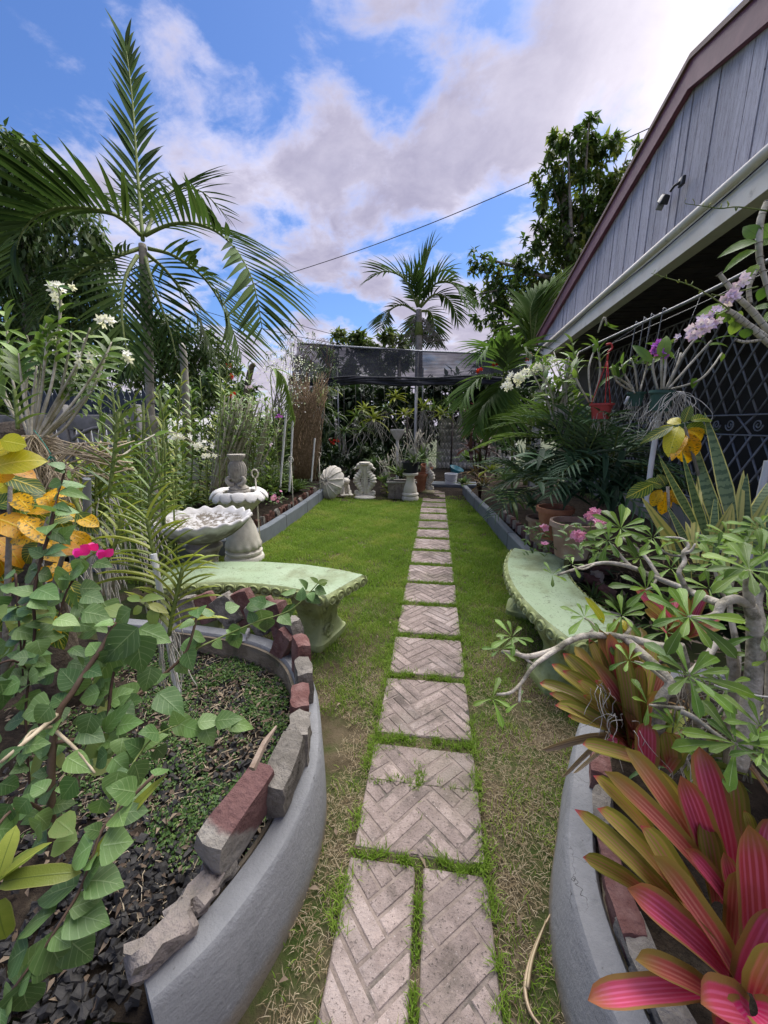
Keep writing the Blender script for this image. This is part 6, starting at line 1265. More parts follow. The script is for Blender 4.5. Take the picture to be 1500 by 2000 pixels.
# ================================================================ UNDER THE NET: hanging orchids
HG = [(597, 800, 9.0), (628, 792, 9.1), (655, 815, 9.0), (672, 845, 8.8), (696, 815, 9.2), (712, 800, 9.5), (730, 820, 8.9), (752, 800, 9.3), (772, 778, 9.6), (790, 812, 9.0), (826, 798, 9.1), (846, 800, 8.9), (862, 812, 9.3), (876, 790, 9.6), (900, 800, 9.4), (640, 760, 9.9), (708, 842, 8.75)]
ORD = ['leftmost', 'second from the left', 'third from the left', 'fourth from the left', 'fifth from the left', 'sixth from the left', 'seventh from the left', 'eighth from the left', 'middle one', 'eighth from the right', 'seventh from the right', 'sixth from the right', 'fifth from the right', 'fourth from the right', 'third from the right', 'second from the right', 'rightmost']
for i, (x, y, Y_) in enumerate(sorted(HG)):
    c = PY(x, y, Y_); pl = Plant('hanging_vanda', 'hanging vanda with grey roots, '+ORD[i]+' under the net', 'orchid', c, 'vanda orchids hanging under the shade net')
    rosette(pl, rnd.choice([S_vanda, S_vandag, S_strap]), c, 16, U(.36, .52), (-.2, 1.3), 1.0, .03); roots(pl, c-Vector((0, 0, .03)), rnd.choice([3, 7, 12, 18]), U(.5, 1.15), rnd.choice([.1, .3, .55]), .0042)
    pl.tube('wire', [c, Vector((c.x+U(-.03, .03), c.y, 2.42))], .004, M_wire, 4)
for (lab, x, y, Y_, S_, n_, L_) in (('green bromeliad behind the leaning dish', 607, 935, 7.9, S_strap, 16, .42), ('broad leaved plant left of the wooden planter', 752, 945, 7.9, S_broad, 22, .34), ('leafy plant growing from the wooden planter box', 781, 930, 7.55, S_vandag, 26, .4), ('spiky plant growing in the black pot on the pedestal', 807, 905, 7.3, S_strap, 26, .36), ('strap leaved plant by the clay pot', 760, 965, 7.7, S_vanda, 14, .34), ('low green plant beside the bucket', 905, 950, 8.4, S_broad, 18, .3), ('green plant in front of the hanging roots', 735, 915, 8.3, S_broad, 24, .4), ('tall strap plant behind the black pot', 828, 900, 8.2, S_strap, 20, .55)):
    c = PY(x, y, Y_); pl = Plant('strap_leaf_plant', lab, 'plant', c); rosette(pl, S_, c, n_, L_, (.3, 1.45), .95, .05)
    if 'black pot' in lab or 'planter' in lab: pl.tubes('stem', [([c, c+Vector((U(-.1, .1), U(-.05, .05), .25)), c+Vector((U(-.2, .2), U(-.1, .1), U(.4, .65)))], .006) for _ in range(14)], M_cane, 4, 2); roots(pl, c+Vector((0, 0, .3)), 20, .4, .3, .003)
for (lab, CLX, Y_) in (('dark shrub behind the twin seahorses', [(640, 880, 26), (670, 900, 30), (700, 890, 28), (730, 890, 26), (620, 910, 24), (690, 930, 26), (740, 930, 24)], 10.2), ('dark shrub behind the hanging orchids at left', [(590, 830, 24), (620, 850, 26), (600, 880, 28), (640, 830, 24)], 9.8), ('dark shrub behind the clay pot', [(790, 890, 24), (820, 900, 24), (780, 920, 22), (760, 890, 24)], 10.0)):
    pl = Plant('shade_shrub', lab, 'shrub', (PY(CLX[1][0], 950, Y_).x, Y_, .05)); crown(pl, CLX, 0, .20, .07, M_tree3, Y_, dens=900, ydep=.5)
    if 'left' in lab or 'twin' in lab: flowers(pl, F_red, PY(652, 862, 9.0), (.12, .08), 5, (1, 1.4))

# ================================================================ RIGHT BED
def cyc(lab, c, n, L, az=(0, 2*PI), el=(.0, 1.1), S=S_cyc, Ll=.2, seg=15, r=.008, ind=False, W=.62, nm='cycad', vee=.35, mat=M_gstem):
    pl = Plant(nm, lab, 'plant', c); c = Vector(c)
    for i in range(n):
        a = az[0]+(az[1]-az[0])*((i*.618) % 1)+U(-.1, .1); e = el[0]+(el[1]-el[0])*U(0, 1); d = sph(a, e); l = L*U(.75, 1.1); h = sph(a, 0)
        pts = [c, c+d*l*.4, c+d*l*.75-Vector((0, 0, .05*l)), c+d*l+h*l*.1-Vector((0, 0, .22*l))]
        frond(pl, S, pts, seg, lambda u: Ll*(.55+.8*math.sin(PI*min(1, u*.8+.15))), (1.15, .5), None, .25, r, ind, W, .15, vee=vee, mat=mat)
    return pl
cyc('dark green feathery cycad nearest the pots in the right bed', P(1130, 925, 3.3), 22, .78, el=(-.15, 1.25))
cyc('dark green feathery cycad behind the pots by the house', P(1195, 905, 3.2), 16, .6, el=(-.3, 1.0))
cyc('dark feathery cycad arching over the middle of the right kerb', P(1060, 955, 3.9), 18, .66, el=(-.1, 1.1))
cyc('small feathery palm spreading yellow green fronds over the right bed', P(1100, 860, 3.7), 9, .66, az=(1.6, 4.6), el=(.1, 1.1), S=S_palml, Ll=.24, nm='palm_seedling', W=1.0)
# strap leaves hanging in a dark curtain over the pots
pl = Plant('strap_leaf_plant', 'dark bluish strap leaves drooping over the clay pots by the house', 'plant', P(1140, 940, 3.0))
for _ in range(90): 
    p = P(1140+U(-90, 90), 925+U(-50, 40), 3.0+U(-.15, .2)); pl.leaf(S_cyc, p, sph(U(2.4, 7), U(-.9, .5)), (0, -.3, 1), (.30, .26, .26))
# vigorous shrub with red flowers and white orchid sprays by the house corner
pl = Plant('dense_shrub', 'dark dense shrub with white star flowers beside the house corner', 'shrub', (PY(1010, 930, 6.4).x, 6.4, .1))
crown(pl, [(1000, 770, 28), (1040, 780, 30), (985, 810, 26), (1020, 830, 34), (1050, 830, 30), (990, 850, 28), (1030, 880, 34), (1000, 900, 28), (1060, 720, 24), (1030, 730, 22), (1080, 790, 30), (1085, 840, 28)], 0, .11, .05, M_tree3, 6.4, dens=1300, ydep=.6)
flowers(pl, F_white, PY(1010, 817, 5.9), (.04, .02), 2, (1, 1.3))
pl = Plant('areca_palm', 'clumping palm with upright bright fronds at the far corner of the house', 'palm', (PY(1045, 720, 9.6).x, 9.6, 0))
pl.tube('trunk', [pl.l, PY(1045, 690, 9.6)], .06, M_gstem, 8)
for pts in ([(1040, 690), (1060, 620), (1085, 560), (1110, 548)], [(1040, 690), (1050, 610), (1070, 565), (1090, 580)], [(1035, 690), (1020, 640), (1000, 640), (975, 680)], [(1040, 690), (1035, 620), (1040, 590), (1050, 570)], [(1035, 700), (1000, 670), (970, 680), (950, 730)], [(1045, 690), (1080, 640), (1110, 620), (1130, 640)], [(1040, 700), (1015, 690), (990, 710), (975, 760)]):
    frond(pl, S_palml, [PY(x, y, 9.5+i*.1) for i, (x, y) in enumerate(pts)], 22, palmL(.8), (1.0, .45), None, .25, .02, False, 1.5, .1)
pl = Plant('areca_palm', 'palm fronds arching left over the kerb from beside the house corner', 'palm', (PY(1005, 930, 6.0).x, 6.0, .1))
pl.tube('stem', [pl.l, PY(1000, 760, 6.0), PY(985, 730, 6.0)], .02, M_gstem, 6, sm=3)
for pts in ([(985, 735), (950, 735), (920, 755), (900, 792)], [(985, 735), (975, 760), (955, 800), (940, 822)], [(985, 735), (965, 770), (940, 800), (925, 840)], [(985, 735), (975, 690), (955, 680), (935, 700)], [(985, 735), (1005, 690), (1020, 680), (1035, 690)], [(985, 740), (985, 790), (975, 830), (968, 850)]):
    frond(pl, S_palml, [PY(x, y, 6.0-i*.12) for i, (x, y) in enumerate(pts)], 20, palmL(.55), (1.1, .5), None, .35, .01, False, 1.3, .08)
flowers(pl, F_red, PY(968, 708, 6), (.05, .05), 3); flowers(pl, F_red, PY(935, 725, 6.2), (.05, .04), 3); flowers(pl, F_red, PY(945, 788, 6.2), (.04, .04), 2); flowers(pl, F_red, PY(1032, 695, 6.2), (.04, .04), 2)
pl = Plant('cordyline', 'dark purple cordyline beside the far end of the right kerb', 'plant', (PY(940, 930, 7.0).x, 7.0, .12))
for (x, y) in ((940, 830), (925, 850), (955, 850), (935, 805), (950, 880), (920, 880)): c = PY(x, y, 7.0+U(-.2, .2)); pl.tube('stem', [pl.l, c], .012, M_dtwig, 5); rosette(pl, S_cord, c, 17, .38, (-.2, 1.3), 1.0, .03)
BR = [(925, 930, 6.6, S_brd, .34, 'dark red bromeliad at the far end of the right kerb'), (945, 950, 5.9, S_brd, .36, 'reddish striped bromeliad spilling over the right kerb'), (962, 925, 5.7, S_vanda, .34, 'yellow green bromeliad behind the reddish one on the right kerb'), (975, 975, 5.1, S_strap, .42, 'green strap bromeliad spilling over the middle of the right kerb'), (1000, 985, 4.7, S_strap, .42, 'dark green strap plant nearest the bench on the right kerb'), (935, 905, 7.2, S_broad, .3, 'broad leaved pale green plant near the bucket'), (915, 900, 7.6, S_broad, .34, 'leafy dark plant behind the right kerb end'), (990, 940, 5.2, S_vandag, .36, 'green spiky bromeliad in the middle of the right bed'), (1040, 990, 4.3, S_cyc, .3, 'dark leafy plant above the periwinkle on the right')]
for (x, y, Y_, S_, L_, lab) in BR: c = PY(x, y, Y_); pl = Plant('bromeliad', lab, 'plant', c); rosette(pl, S_, c, 22, L_, (.05, 1.3), 1.05, .04)
# pots by the house
def clay(lab, px_, py_, d, r, h, tex=M_terra):
    p = P(px_, py_, d); o = thing('clay_pot', lab, 'pot', (p.x, p.y, p.z-h)); ob('pot', potmb(r*.72, r, h, .014), tex, o, auto=40); mb = MB(); mb.lathe([(0, h*.84), (r*.9, h*.85)], 20); ob('soil', mb, M_moss, o); return o
for i in range(12):      # low plants, stones and litter in the shaded bed between the bench and the grille
    x0, y0 = U(1.15, 2.3), U(1.9, 3.6); pl = Plant('strap_leaf_plant', 'low strap leaved plant on the shaded soil between the right bench and the grille', 'plant', (x0, y0, .16), 'low plants behind the right bench'); rosette(pl, rnd.choice([S_strap, S_broad, S_vandag, S_cyc]), pl.l, 16, U(.18, .32), (.2, 1.35), .95, .03)
for i in range(7):
    o = ob('stone', rough((U(.08, .16), U(.07, .12), U(.06, .1)), .012, 300+i), rnd.choice([M_stone, M_greybrick, M_redbrick]), None, auto=50); o.location = (U(1.08, 1.6), U(2.0, 3.5), .19); o.rotation_euler = (0, 0, U(0, 3)); tag(o, 'rough stone lying in the shaded bed behind the right bench', 'stone', 'stones behind the right bench')
pos = np.array([(U(1.05, 2.6), U(.9, 4.2), .185+U(0, .03)) for _ in range(1500)]); n_ = len(pos); leafcloud('leaf_litter', pos, unit(n_)*np.array([1, 1, .3]), unit(n_)*.6+np.array([0, 0, 1.]), .045*(.5+npr.random(n_)), .018, npr.random(n_), bpy.data.materials['brown_litter'])
M_clay2 = simple('limey_clay', (.27, .17, .12), (.36, .27, .21), 6, .85, .5, 50, (.42, .38, .33), 4, (.5, .7))
clay('wide lime stained clay pot beside the pink pentas', 1122, 1018, 2.75, .15, .26, M_clay2); clay('red clay pot half hidden under the dark cycad', 1085, 990, 3.1, .13, .26); clay('pale stained clay pot under the cycad beside the kerb', 1060, 1010, 3.5, .13, .22, M_clay2)
pl = Plant('pentas', 'pink pentas with round flower heads in front of the clay pot', 'plant', P(1150, 1065, 2.3))
for (x, y, d) in ((1156, 1003, 2.3), (1130, 1045, 2.25), (1172, 1022, 2.35)):
    c = P(x, y, d); pl.tube('stem', [pl.l, c], .004, M_gstem, 5); flowers(pl, F_pink, c, (.045, .035), 34, (1.0, 1.4), .8)
for _ in range(50): p = P(1150+U(-50, 50), 1060+U(-40, 40), 2.3+U(-.1, .1)); pl.leaf(S_broad, p, sph(U(0, 6), U(-.2, .9)), (0, -.4, 1), (.06, .07, .07))
pl = Plant('periwinkle', 'periwinkle with mauve flowers growing over the right kerb', 'plant', P(1060, 1060, 2.9))
for _ in range(80): p = P(1062+U(-38, 38), 1058+U(-34, 30), 2.9+U(-.12, .12)); pl.leaf(S_broad, p, sph(U(0, 6), U(0, 1.1)), (0, -.4, 1), (.05, .055, .055))
flowers(pl, F_peri, P(1062, 1030, 2.8), (.02, .02), 2, (1.2, 1.5)); flowers(pl, F_peri, P(1064, 1064, 2.75), (.02, .015), 1, (1.2, 1.5))
# pots hanging from the rod
def hangpot(lab, px_, py_, d, r, h, mat, canes, fl=None, tilt=(0, 0), lf=S_dend, hook=None):
    c = P(px_, py_, d); o = thing('hanging_pot', lab, 'pot', (c.x, c.y, c.z)); b = ob('pot', potmb(r*.74, r, h, .008), mat, o, auto=40); b.location = (0, 0, -h); b.rotation_euler = (tilt[0], tilt[1], 0)
    mb = MB(); mb.lathe([(0, -h*.18), (r*.9, -h*.16)], 18); ob('bark', mb, M_moss, o)
    top = Vector((1.5, c.y+.02, 2.205)) if hook is None else hook
    M_h = simple('red_plastic', (.45, .035, .04), (.52, .06, .06), 6, .4, .1) if 'red' in lab else M_wire
    apex = Vector((0, 0, .30)) if 'red' in lab else (top-c)*.45
    for q in range(3): a = q*2.1+.4; mb = MB(); mb.tube([(r*math.cos(a), r*math.sin(a), -.01), tuple(apex)], .0035 if 'red' in lab else .0012, 5); ob('hanger', mb, M_h, o)
    if 'red' in lab: mb = MB(); mb.tube([apex, apex+Vector((0, 0, .05)), apex+Vector((.022, 0, .075)), apex+Vector((.01, 0, .105)), apex+Vector((-.02, 0, .10))], .007, 6, sm=4); ob('hook', mb, M_h, o)
    mb = MB(); mb.tube([tuple(apex+Vector((0, 0, .10 if 'red' in lab else 0))), tuple(top-c)], .0014, 4); ob('wire', mb, M_wire, o)
    pl = Plant('dendrobium_orchid', lab.replace('pot', 'potted orchid').replace('hanging', 'growing'), 'orchid', c)
    for pts, k_ in canes:
        w3 = [P(x, y, d+U(-.06, .06)) for x, y in pts]; pl.tube('cane', w3, [.0055, .0075, .006, .004][:len(w3)], M_cane, 6, sm=4)
        for p, t, u in alongpts(w3, 12):
            if u > (1-k_): s_ = Vector(unit(1)[0]); s_ = (s_-t*s_.dot(t)).normalized(); l = U(.09, .14); pl.leaf(lf, p, t*.7+s_*.7, t-s_*.2+(CAM-p).normalized()*.5, (l*.95, l, l))
    roots(pl, c, 40, .28, .28, .0016); return pl
M_redp = simple('red_pot_plastic', (.40, .05, .05), (.48, .08, .075), 5, .45, .1)
M_grnp = simple('green_pot_plastic', (.035, .085, .065), (.055, .12, .095), 6, .5, .15, 30, (.12, .14, .12), 6, (.58, .75))
hangpot('small red pot with plastic hook hanging under the eave', 1176, 788, 2.8, .075, .11, M_redp, [([(1155, 785), (1150, 720), (1165, 675)], .3), ([(1158, 785), (1172, 730), (1168, 680)], .35), ([(1150, 785), (1130, 750), (1118, 720)], .4), ([(1168, 650), (1180, 620), (1185, 635)], .2)])
hangpot('small pale green pot with white tag hanging under the eave', 1243, 766, 2.85, .055, .10, M_grnp, [([(1235, 765), (1205, 745), (1195, 718)], .35), ([(1240, 765), (1222, 735), (1215, 712)], .4), ([(1245, 765), (1240, 720), (1232, 700)], .4), ([(1250, 765), (1262, 720), (1265, 700)], .4), ([(1240, 768), (1225, 750), (1200, 735)], .3)])
g_ = hangpot('larger dark green pot with purple orchid hanging under the eave', 1292, 764, 2.35, .067, .12, M_grnp, [([(1285, 762), (1275, 720), (1278, 700)], .0), ([(1292, 760), (1292, 715), (1292, 695)], .15), ([(1296, 760), (1300, 710), (1298, 680)], .4), ([(1300, 760), (1330, 700), (1360, 660)], .15), ([(1305, 760), (1345, 715), (1390, 665)], .1), ([(1310, 760), (1370, 740), (1410, 690)], .05), ([(1302, 760), (1320, 720), (1330, 690)], .0)], tilt=(.0, .1))
flowers(g_, F_pur, P(1280, 680, 2.35), (.03, .045), 12); flowers(g_, F_pur, P(1298, 688, 2.3), (.02, .02), 7); flowers(g_, F_lil, P(1325, 662, 2.35), (.025, .015), 4)
roots(g_, P(1320, 765, 2.3), 60, .3, .5, .0018); g_.px(S_dend, (1275, 710), (1235, 665), 16, 2.35); g_.px(S_dend, (1295, 700), (1300, 650), 24, 2.3); g_.px(S_dend, (1350, 740), (1365, 760), 18, 2.3)
mb = MB(); mb.box((0, 0, 0), (.022, .002, .06)); t_ = tag(ob('plant_tag', mb, M_bw), 'white plastic plant tag hanging beside the small green pot', 'tag'); t_.location = P(1224, 782, 2.8); t_.rotation_euler = (.1, .3, .2)
# bushy dendrobium with white sprays left of the red pot
pl = Plant('dendrobium_orchid', 'bushy dendrobium with white flower sprays left of the red hanging pot', 'orchid', P(1095, 830, 3.4))
for q in range(18):
    t = P(1035+q*6+U(-10, 10), 720+U(-40, 50), 3.4+U(-.2, .2)); w3 = [pl.l+Vector((U(-.1, .1), U(-.1, .1), 0)), pl.l.lerp(t, .5)+Vector((U(-.06, .06), 0, U(-.02, .06))), t]; pl.tube('cane', w3, [.007, .008, .004], M_cane, 6, sm=3)
    for p, tt, u in alongpts(w3, 12):
        if u > .4: s_ = Vector(unit(1)[0]); s_ = (s_-tt*s_.dot(tt)).normalized(); l = U(.10, .16); pl.leaf(S_dend, p, tt*.5+s_*.8, tt-s_*.2+Vector((0, -.3, .4)), (l*.9, l, l))
for (x, y, a, b, n_) in ((1010, 738, .12, .07, 34), (1045, 718, .13, .05, 30), (990, 755, .05, .04, 10), (1080, 705, .05, .03, 7)): flowers(pl, F_white, P(x, y, 3.5), (a, b), n_, (1.5, 2.0))
roots(pl, P(1100, 800, 3.4), 40, .35, .3, .003)
pl = Plant('strap_leaf_plant', 'green leafy orchid shoots at the eave above the red pot', 'orchid', P(1130, 720, 2.9)); two_ranked(pl, S_dend, [P(1130, 740, 2.9), P(1122, 700, 2.9), P(1118, 670, 2.9)], 9, .13, .1, .8, .9)
# ================================================================ FOREGROUND RIGHT
def bleaf(pl, mat, a, b, wpx, d0, d1, bend=.35, sag=0.0, fold=.75, seed=0, twist=0.0):
    """one bromeliad leaf, its own mesh, from measured base to measured tip"""
    A = P(*a, d0); B = P(*b, d1); v = B-A; L = v.length; W = wpx*(d0+d1)/2/FPX*.88
    mb = leafmb(L*1.03, W*1.08, pf_brom, bend, fold, 18, .010, twist, -bend*.5, 0, 6, seed)
    tocam = (CAM-A).normalized(); up = tocam*.75+Vector((0, 0, .5)); end = Vector(mb.v[-4]); y = v.normalized(); 
    me = mb.mesh('leaf'); me.materials.append(mat); return inst('leaf', me, pl.o, frame(A-pl.l, v, up))
pl = Plant('bromeliad', 'big glossy bromeliad with hot pink striped leaves in the lower right corner', 'plant', tuple(P(1450, 1960, .72)))
BL = [((1360, 1825), (1125, 1586), 36, .74, .70, 'g'), ((1320, 1745), (1168, 1583), 42, .78, .72, 'g'), ((1290, 1660), (1160, 1518), 33, .82, .78, 'g'), ((1400, 1740), (1182, 1511), 42, .80, .78, 'c'), ((1390, 1720), (1221, 1464), 46, .82, .84, 'c'), ((1370, 1640), (1272, 1502), 32, .86, .86, 'g'), ((1400, 1730), (1329, 1518), 52, .82, .80, 'p'), ((1425, 1720), (1365, 1460), 54, .84, .86, 'p'), ((1440, 1680), (1428, 1515), 44, .86, .88, 'g'), ((1470, 1650), (1452, 1583), 22, .84, .82, 'g'), ((1478, 1880), (1461, 1614), 74, .74, .70, 'p'), ((1350, 1800), (1248, 1613), 50, .76, .72, 'g'), ((1445, 1925), (1275, 1676), 54, .72, .68, 'c'), ((1425, 1910), (1227, 1739), 62, .71, .66, 'p'), ((1260, 1745), (1140, 1676), 32, .75, .72, 'g'), ((1400, 1955), (1242, 1877), 44, .68, .62, 'c'), ((1380, 1935), (1152, 1955), 48, .67, .60, 'p'), ((1470, 1990), (1368, 1962), 74, .66, .60, 'p'), ((1460, 1930), (1530, 1780), 70, .70, .66, 'p'), ((1480, 1950), (1530, 1850), 60, .66, .62, 'c'), ((1440, 1800), (1412, 1664), 34, .78, .76, 'p'), ((1445, 1800), (1338, 1660), 38, .77, .76, 'p'), ((1400, 1850), (1300, 1720), 44, .74, .71, 'c'), ((1400, 1760), (1372, 1600), 40, .8, .8, 'g'), ((1460, 1980), (1410, 2040), 60, .64, .58, 'p'), ((1480, 1980), (1540, 2020), 60, .62, .58, 'p'), ((1430, 1850), (1440, 1700), 40, .76, .74, 'c'), ((1480, 1760), (1510, 1600), 44, .8, .8, 'p'), ((1380, 1800), (1280, 1640), 34, .78, .77, 'p'), ((1480, 1800), (1495, 1700), 40, .76, .74, 'p')]
for i, (a, b, w_, d0, d1, k_) in enumerate(BL): bleaf(pl, {'g': M_pinkg, 'c': M_coral, 'p': M_pink}[k_], a, b, w_, d0, d1, U(.25, .55), seed=i, twist=U(-.25, .25))
pl = Plant('bromeliad', 'coral and olive bromeliad under the desert rose by the right bench', 'plant', tuple(P(1250, 1470, 1.12)))
TP = [(1056, 1336), (1072, 1356), (1100, 1278), (1124, 1266), (1128, 1332), (1150, 1250), (1171, 1232), (1200, 1212), (1226, 1216), (1250, 1230), (1275, 1262), (1300, 1300), (1128, 1300), (1180, 1272), (1146, 1455), (1290, 1350), (1312, 1400), (1098, 1312), (1206, 1255), (1080, 1300), (1150, 1290), (1230, 1270), (1190, 1240), (1110, 1400), (1160, 1330), (1250, 1300), (1140, 1360), (1200, 1300), (1085, 1380)]
for i, (x, y) in enumerate(TP):
    b = (1238+U(-22, 26), 1440+U(-22, 20)); dx = abs(x-1240); bleaf(pl, rnd.choice([M_coral, M_coral, M_pinkg, M_pinkg, M_pink]) if x > 1110 else M_pinkg, b, (x, y), U(25, 33), 1.12, 1.16+U(-.10, .16), U(.3, .7), seed=i+50, twist=U(-.3, .3))
for i, (a, b, w_, m_) in enumerate([((1262, 1505), (1262, 1412), 42, M_pink), ((1300, 1500), (1330, 1440), 44, M_pinkg), ((1310, 1490), (1300, 1430), 36, M_pinkg), ((1260, 1490), (1140, 1455), 30, M_pinkg)]): bleaf(pl, m_, a, b, w_, .98, .98, .3, seed=i+90)
pl2 = Plant('bromeliad', 'pink and red bromeliad hidden behind the middle of the desert rose', 'plant', tuple(P(1330, 1240, 1.5)))
for i in range(16): bleaf(pl2, rnd.choice([M_pink, M_coral, M_pinkg]), (1325+U(-15, 15), 1245), (1325+U(-90, 90), 1175+U(-30, 50)), U(18, 24), 1.5, 1.5+U(-.15, .15), U(.3, .6), seed=i+120)
pl = Plant('dry_leaf', 'curled dry straw coloured leaf hanging over the end of the right wall', 'leaf', tuple(P(1180, 1440, 1.15)))
M_dry = leafmat('dry_leaf', (.42, .31, .18), (.55, .43, .28), vein=(.28, .2, .12), stripes=4, stripe_col=(.25, .18, .11), transl=.15, back=(.55, .44, .3))
for (a, b, w_) in (((1190, 1438), (1056, 1466), 15), ((1185, 1440), (1096, 1520), 9), ((1200, 1450), (1118, 1512), 8)): bleaf(pl, M_dry, a, b, w_, 1.12, 1.1, .9, seed=int(w_), twist=1.2)
pl = Plant('dry_leaf', 'long curved dry leaf lying on the grass at the foot of the right wall', 'leaf', tuple(G(1040, 1900, .01)))
for k_, pts in enumerate(([(1075, 1785), (1045, 1850), (1026, 1920), (1035, 1975), (1062, 2010)], [(1066, 1800), (1040, 1870), (1030, 1930)])): pl.tube('blade', [G(x, y, .018+.006*k_) for x, y in pts], [.002, .005, .006, .005, .002][:len(pts)], M_dry, 5, sm=4)
for (pts) in ([(1232, 1795), (1270, 1840), (1310, 1885), (1340, 1895)], [(1262, 1700), (1285, 1800), (1315, 1870)]): pass

# ---- desert rose
pl = Plant('desert_rose', 'large spreading desert rose with pale twisting branches and glossy leaf rosettes', 'shrub', tuple(P(1450, 1500, 1.02)))
BRN = [([(1440, 1500, 1.02), (1459, 1401, 1.02), (1468, 1354, 1.02), (1475, 1275, 1.02), (1472, 1215, 1.01), (1464, 1182, 1.0)], .026, .019), ([(1464, 1182, 1.0), (1436, 1170, .99), (1410, 1180, .98), (1400, 1200, .97), (1375, 1208, .96), (1348, 1206, .94)], .015, .008), ([(1464, 1182, 1.0), (1460, 1145, .98), (1463, 1116, .96)], .016, .009),
 ([(1425, 1490, 1.08), (1430, 1376, 1.08), (1432, 1297, 1.07), (1420, 1256, 1.05), (1398, 1259, 1.02), (1380, 1285, .98), (1346, 1318, .92)], .019, .008), ([(1283, 1490, 1.0), (1289, 1376, 1.0), (1308, 1338, 1.0), (1290, 1309, 1.02), (1252, 1275, 1.06), (1220, 1247, 1.1)], .017, .012), ([(1330, 1265, 1.06), (1290, 1262, 1.08), (1216, 1245, 1.1), (1149, 1241, 1.1), (1112, 1252, 1.08), (1082, 1269, 1.07), (1033, 1282, 1.05), (1005, 1276, 1.04), (981, 1273, 1.03)], .014, .006), ([(1100, 1260, 1.08), (1065, 1283, 1.05), (1040, 1303, 1.03), (1018, 1334, 1.02), (996, 1353, 1.0), (970, 1356, 1.0)], .010, .004), ([(1016, 1338, 1.02), (1014, 1372, 1.0)], .006, .004), ([(1044, 1300, 1.04), (1025, 1285, 1.05), (1008, 1270, 1.05)], .006, .004),
 ([(1409, 1180, 1.0), (1370, 1165, 1.1), (1339, 1151, 1.18), (1283, 1129, 1.26), (1231, 1107, 1.3), (1183, 1099, 1.32), (1141, 1107, 1.33), (1089, 1123, 1.33)], .014, .005), ([(1287, 1128, 1.26), (1257, 1084, 1.32), (1216, 1051, 1.38)], .010, .006), ([(1238, 1112, 1.3), (1216, 1090, 1.34), (1195, 1064, 1.36)], .009, .006), ([(1160, 1103, 1.32), (1138, 1112, 1.3), (1118, 1105, 1.3)], .005, .003),
 ([(1342, 1156, 1.16), (1333, 1135, 1.16), (1326, 1117, 1.16), (1337, 1097, 1.17), (1334, 1080, 1.18), (1344, 1068, 1.19), (1337, 1055, 1.2), (1318, 1050, 1.22), (1282, 1050, 1.24)], .011, .005), ([(1334, 1082, 1.18), (1350, 1075, 1.17), (1358, 1062, 1.17)], .008, .004), ([(1334, 1086, 1.18), (1310, 1084, 1.2), (1290, 1073, 1.22)], .006, .004),
 ([(1330, 1390, .95), (1355, 1401, .93), (1391, 1428, .9), (1425, 1453, .86)], .009, .006), ([(1335, 1384, .98), (1300, 1380, .98), (1268, 1377, .98)], .007, .004), ([(1300, 1330, 1.0), (1262, 1300, 1.0), (1240, 1292, 1.0)], .006, .004), ([(1475, 1280, 1.02), (1500, 1265, 1.0), (1530, 1262, 1.0)], .012, .008), ([(1500, 1500, 1.05), (1505, 1300, 1.05), (1480, 1180, 1.08), (1500, 1130, 1.08)], .018, .009), ([(1380, 1500, 1.12), (1360, 1400, 1.12), (1345, 1320, 1.1), (1330, 1260, 1.06)], .016, .012), ([(1400, 1480, 1.2), (1440, 1300, 1.3), (1425, 1180, 1.35), (1440, 1080, 1.4)], .014, .007), ([(1420, 1180, 1.35), (1395, 1110, 1.4), (1400, 1075, 1.42)], .009, .006), ([(1216, 1245, 1.1), (1235, 1220, 1.12), (1216, 1205, 1.12)], .007, .004), ([(1149, 1241, 1.1), (1160, 1222, 1.12), (1142, 1207, 1.12)], .006, .004), ([(1283, 1129, 1.26), (1275, 1145, 1.24), (1262, 1152, 1.22)], .006, .004)]
for pts, r0, r1 in BRN:
    n_ = len(pts); rr = [(r0+(r1-r0)*i/(n_-1))*U(.9, 1.1)*(.86 if r0 > .012 else .72) for i in range(n_)]; pl.tube('branch', [P(*q) for q in pts], rr, M_aden_b, 9, sm=6)
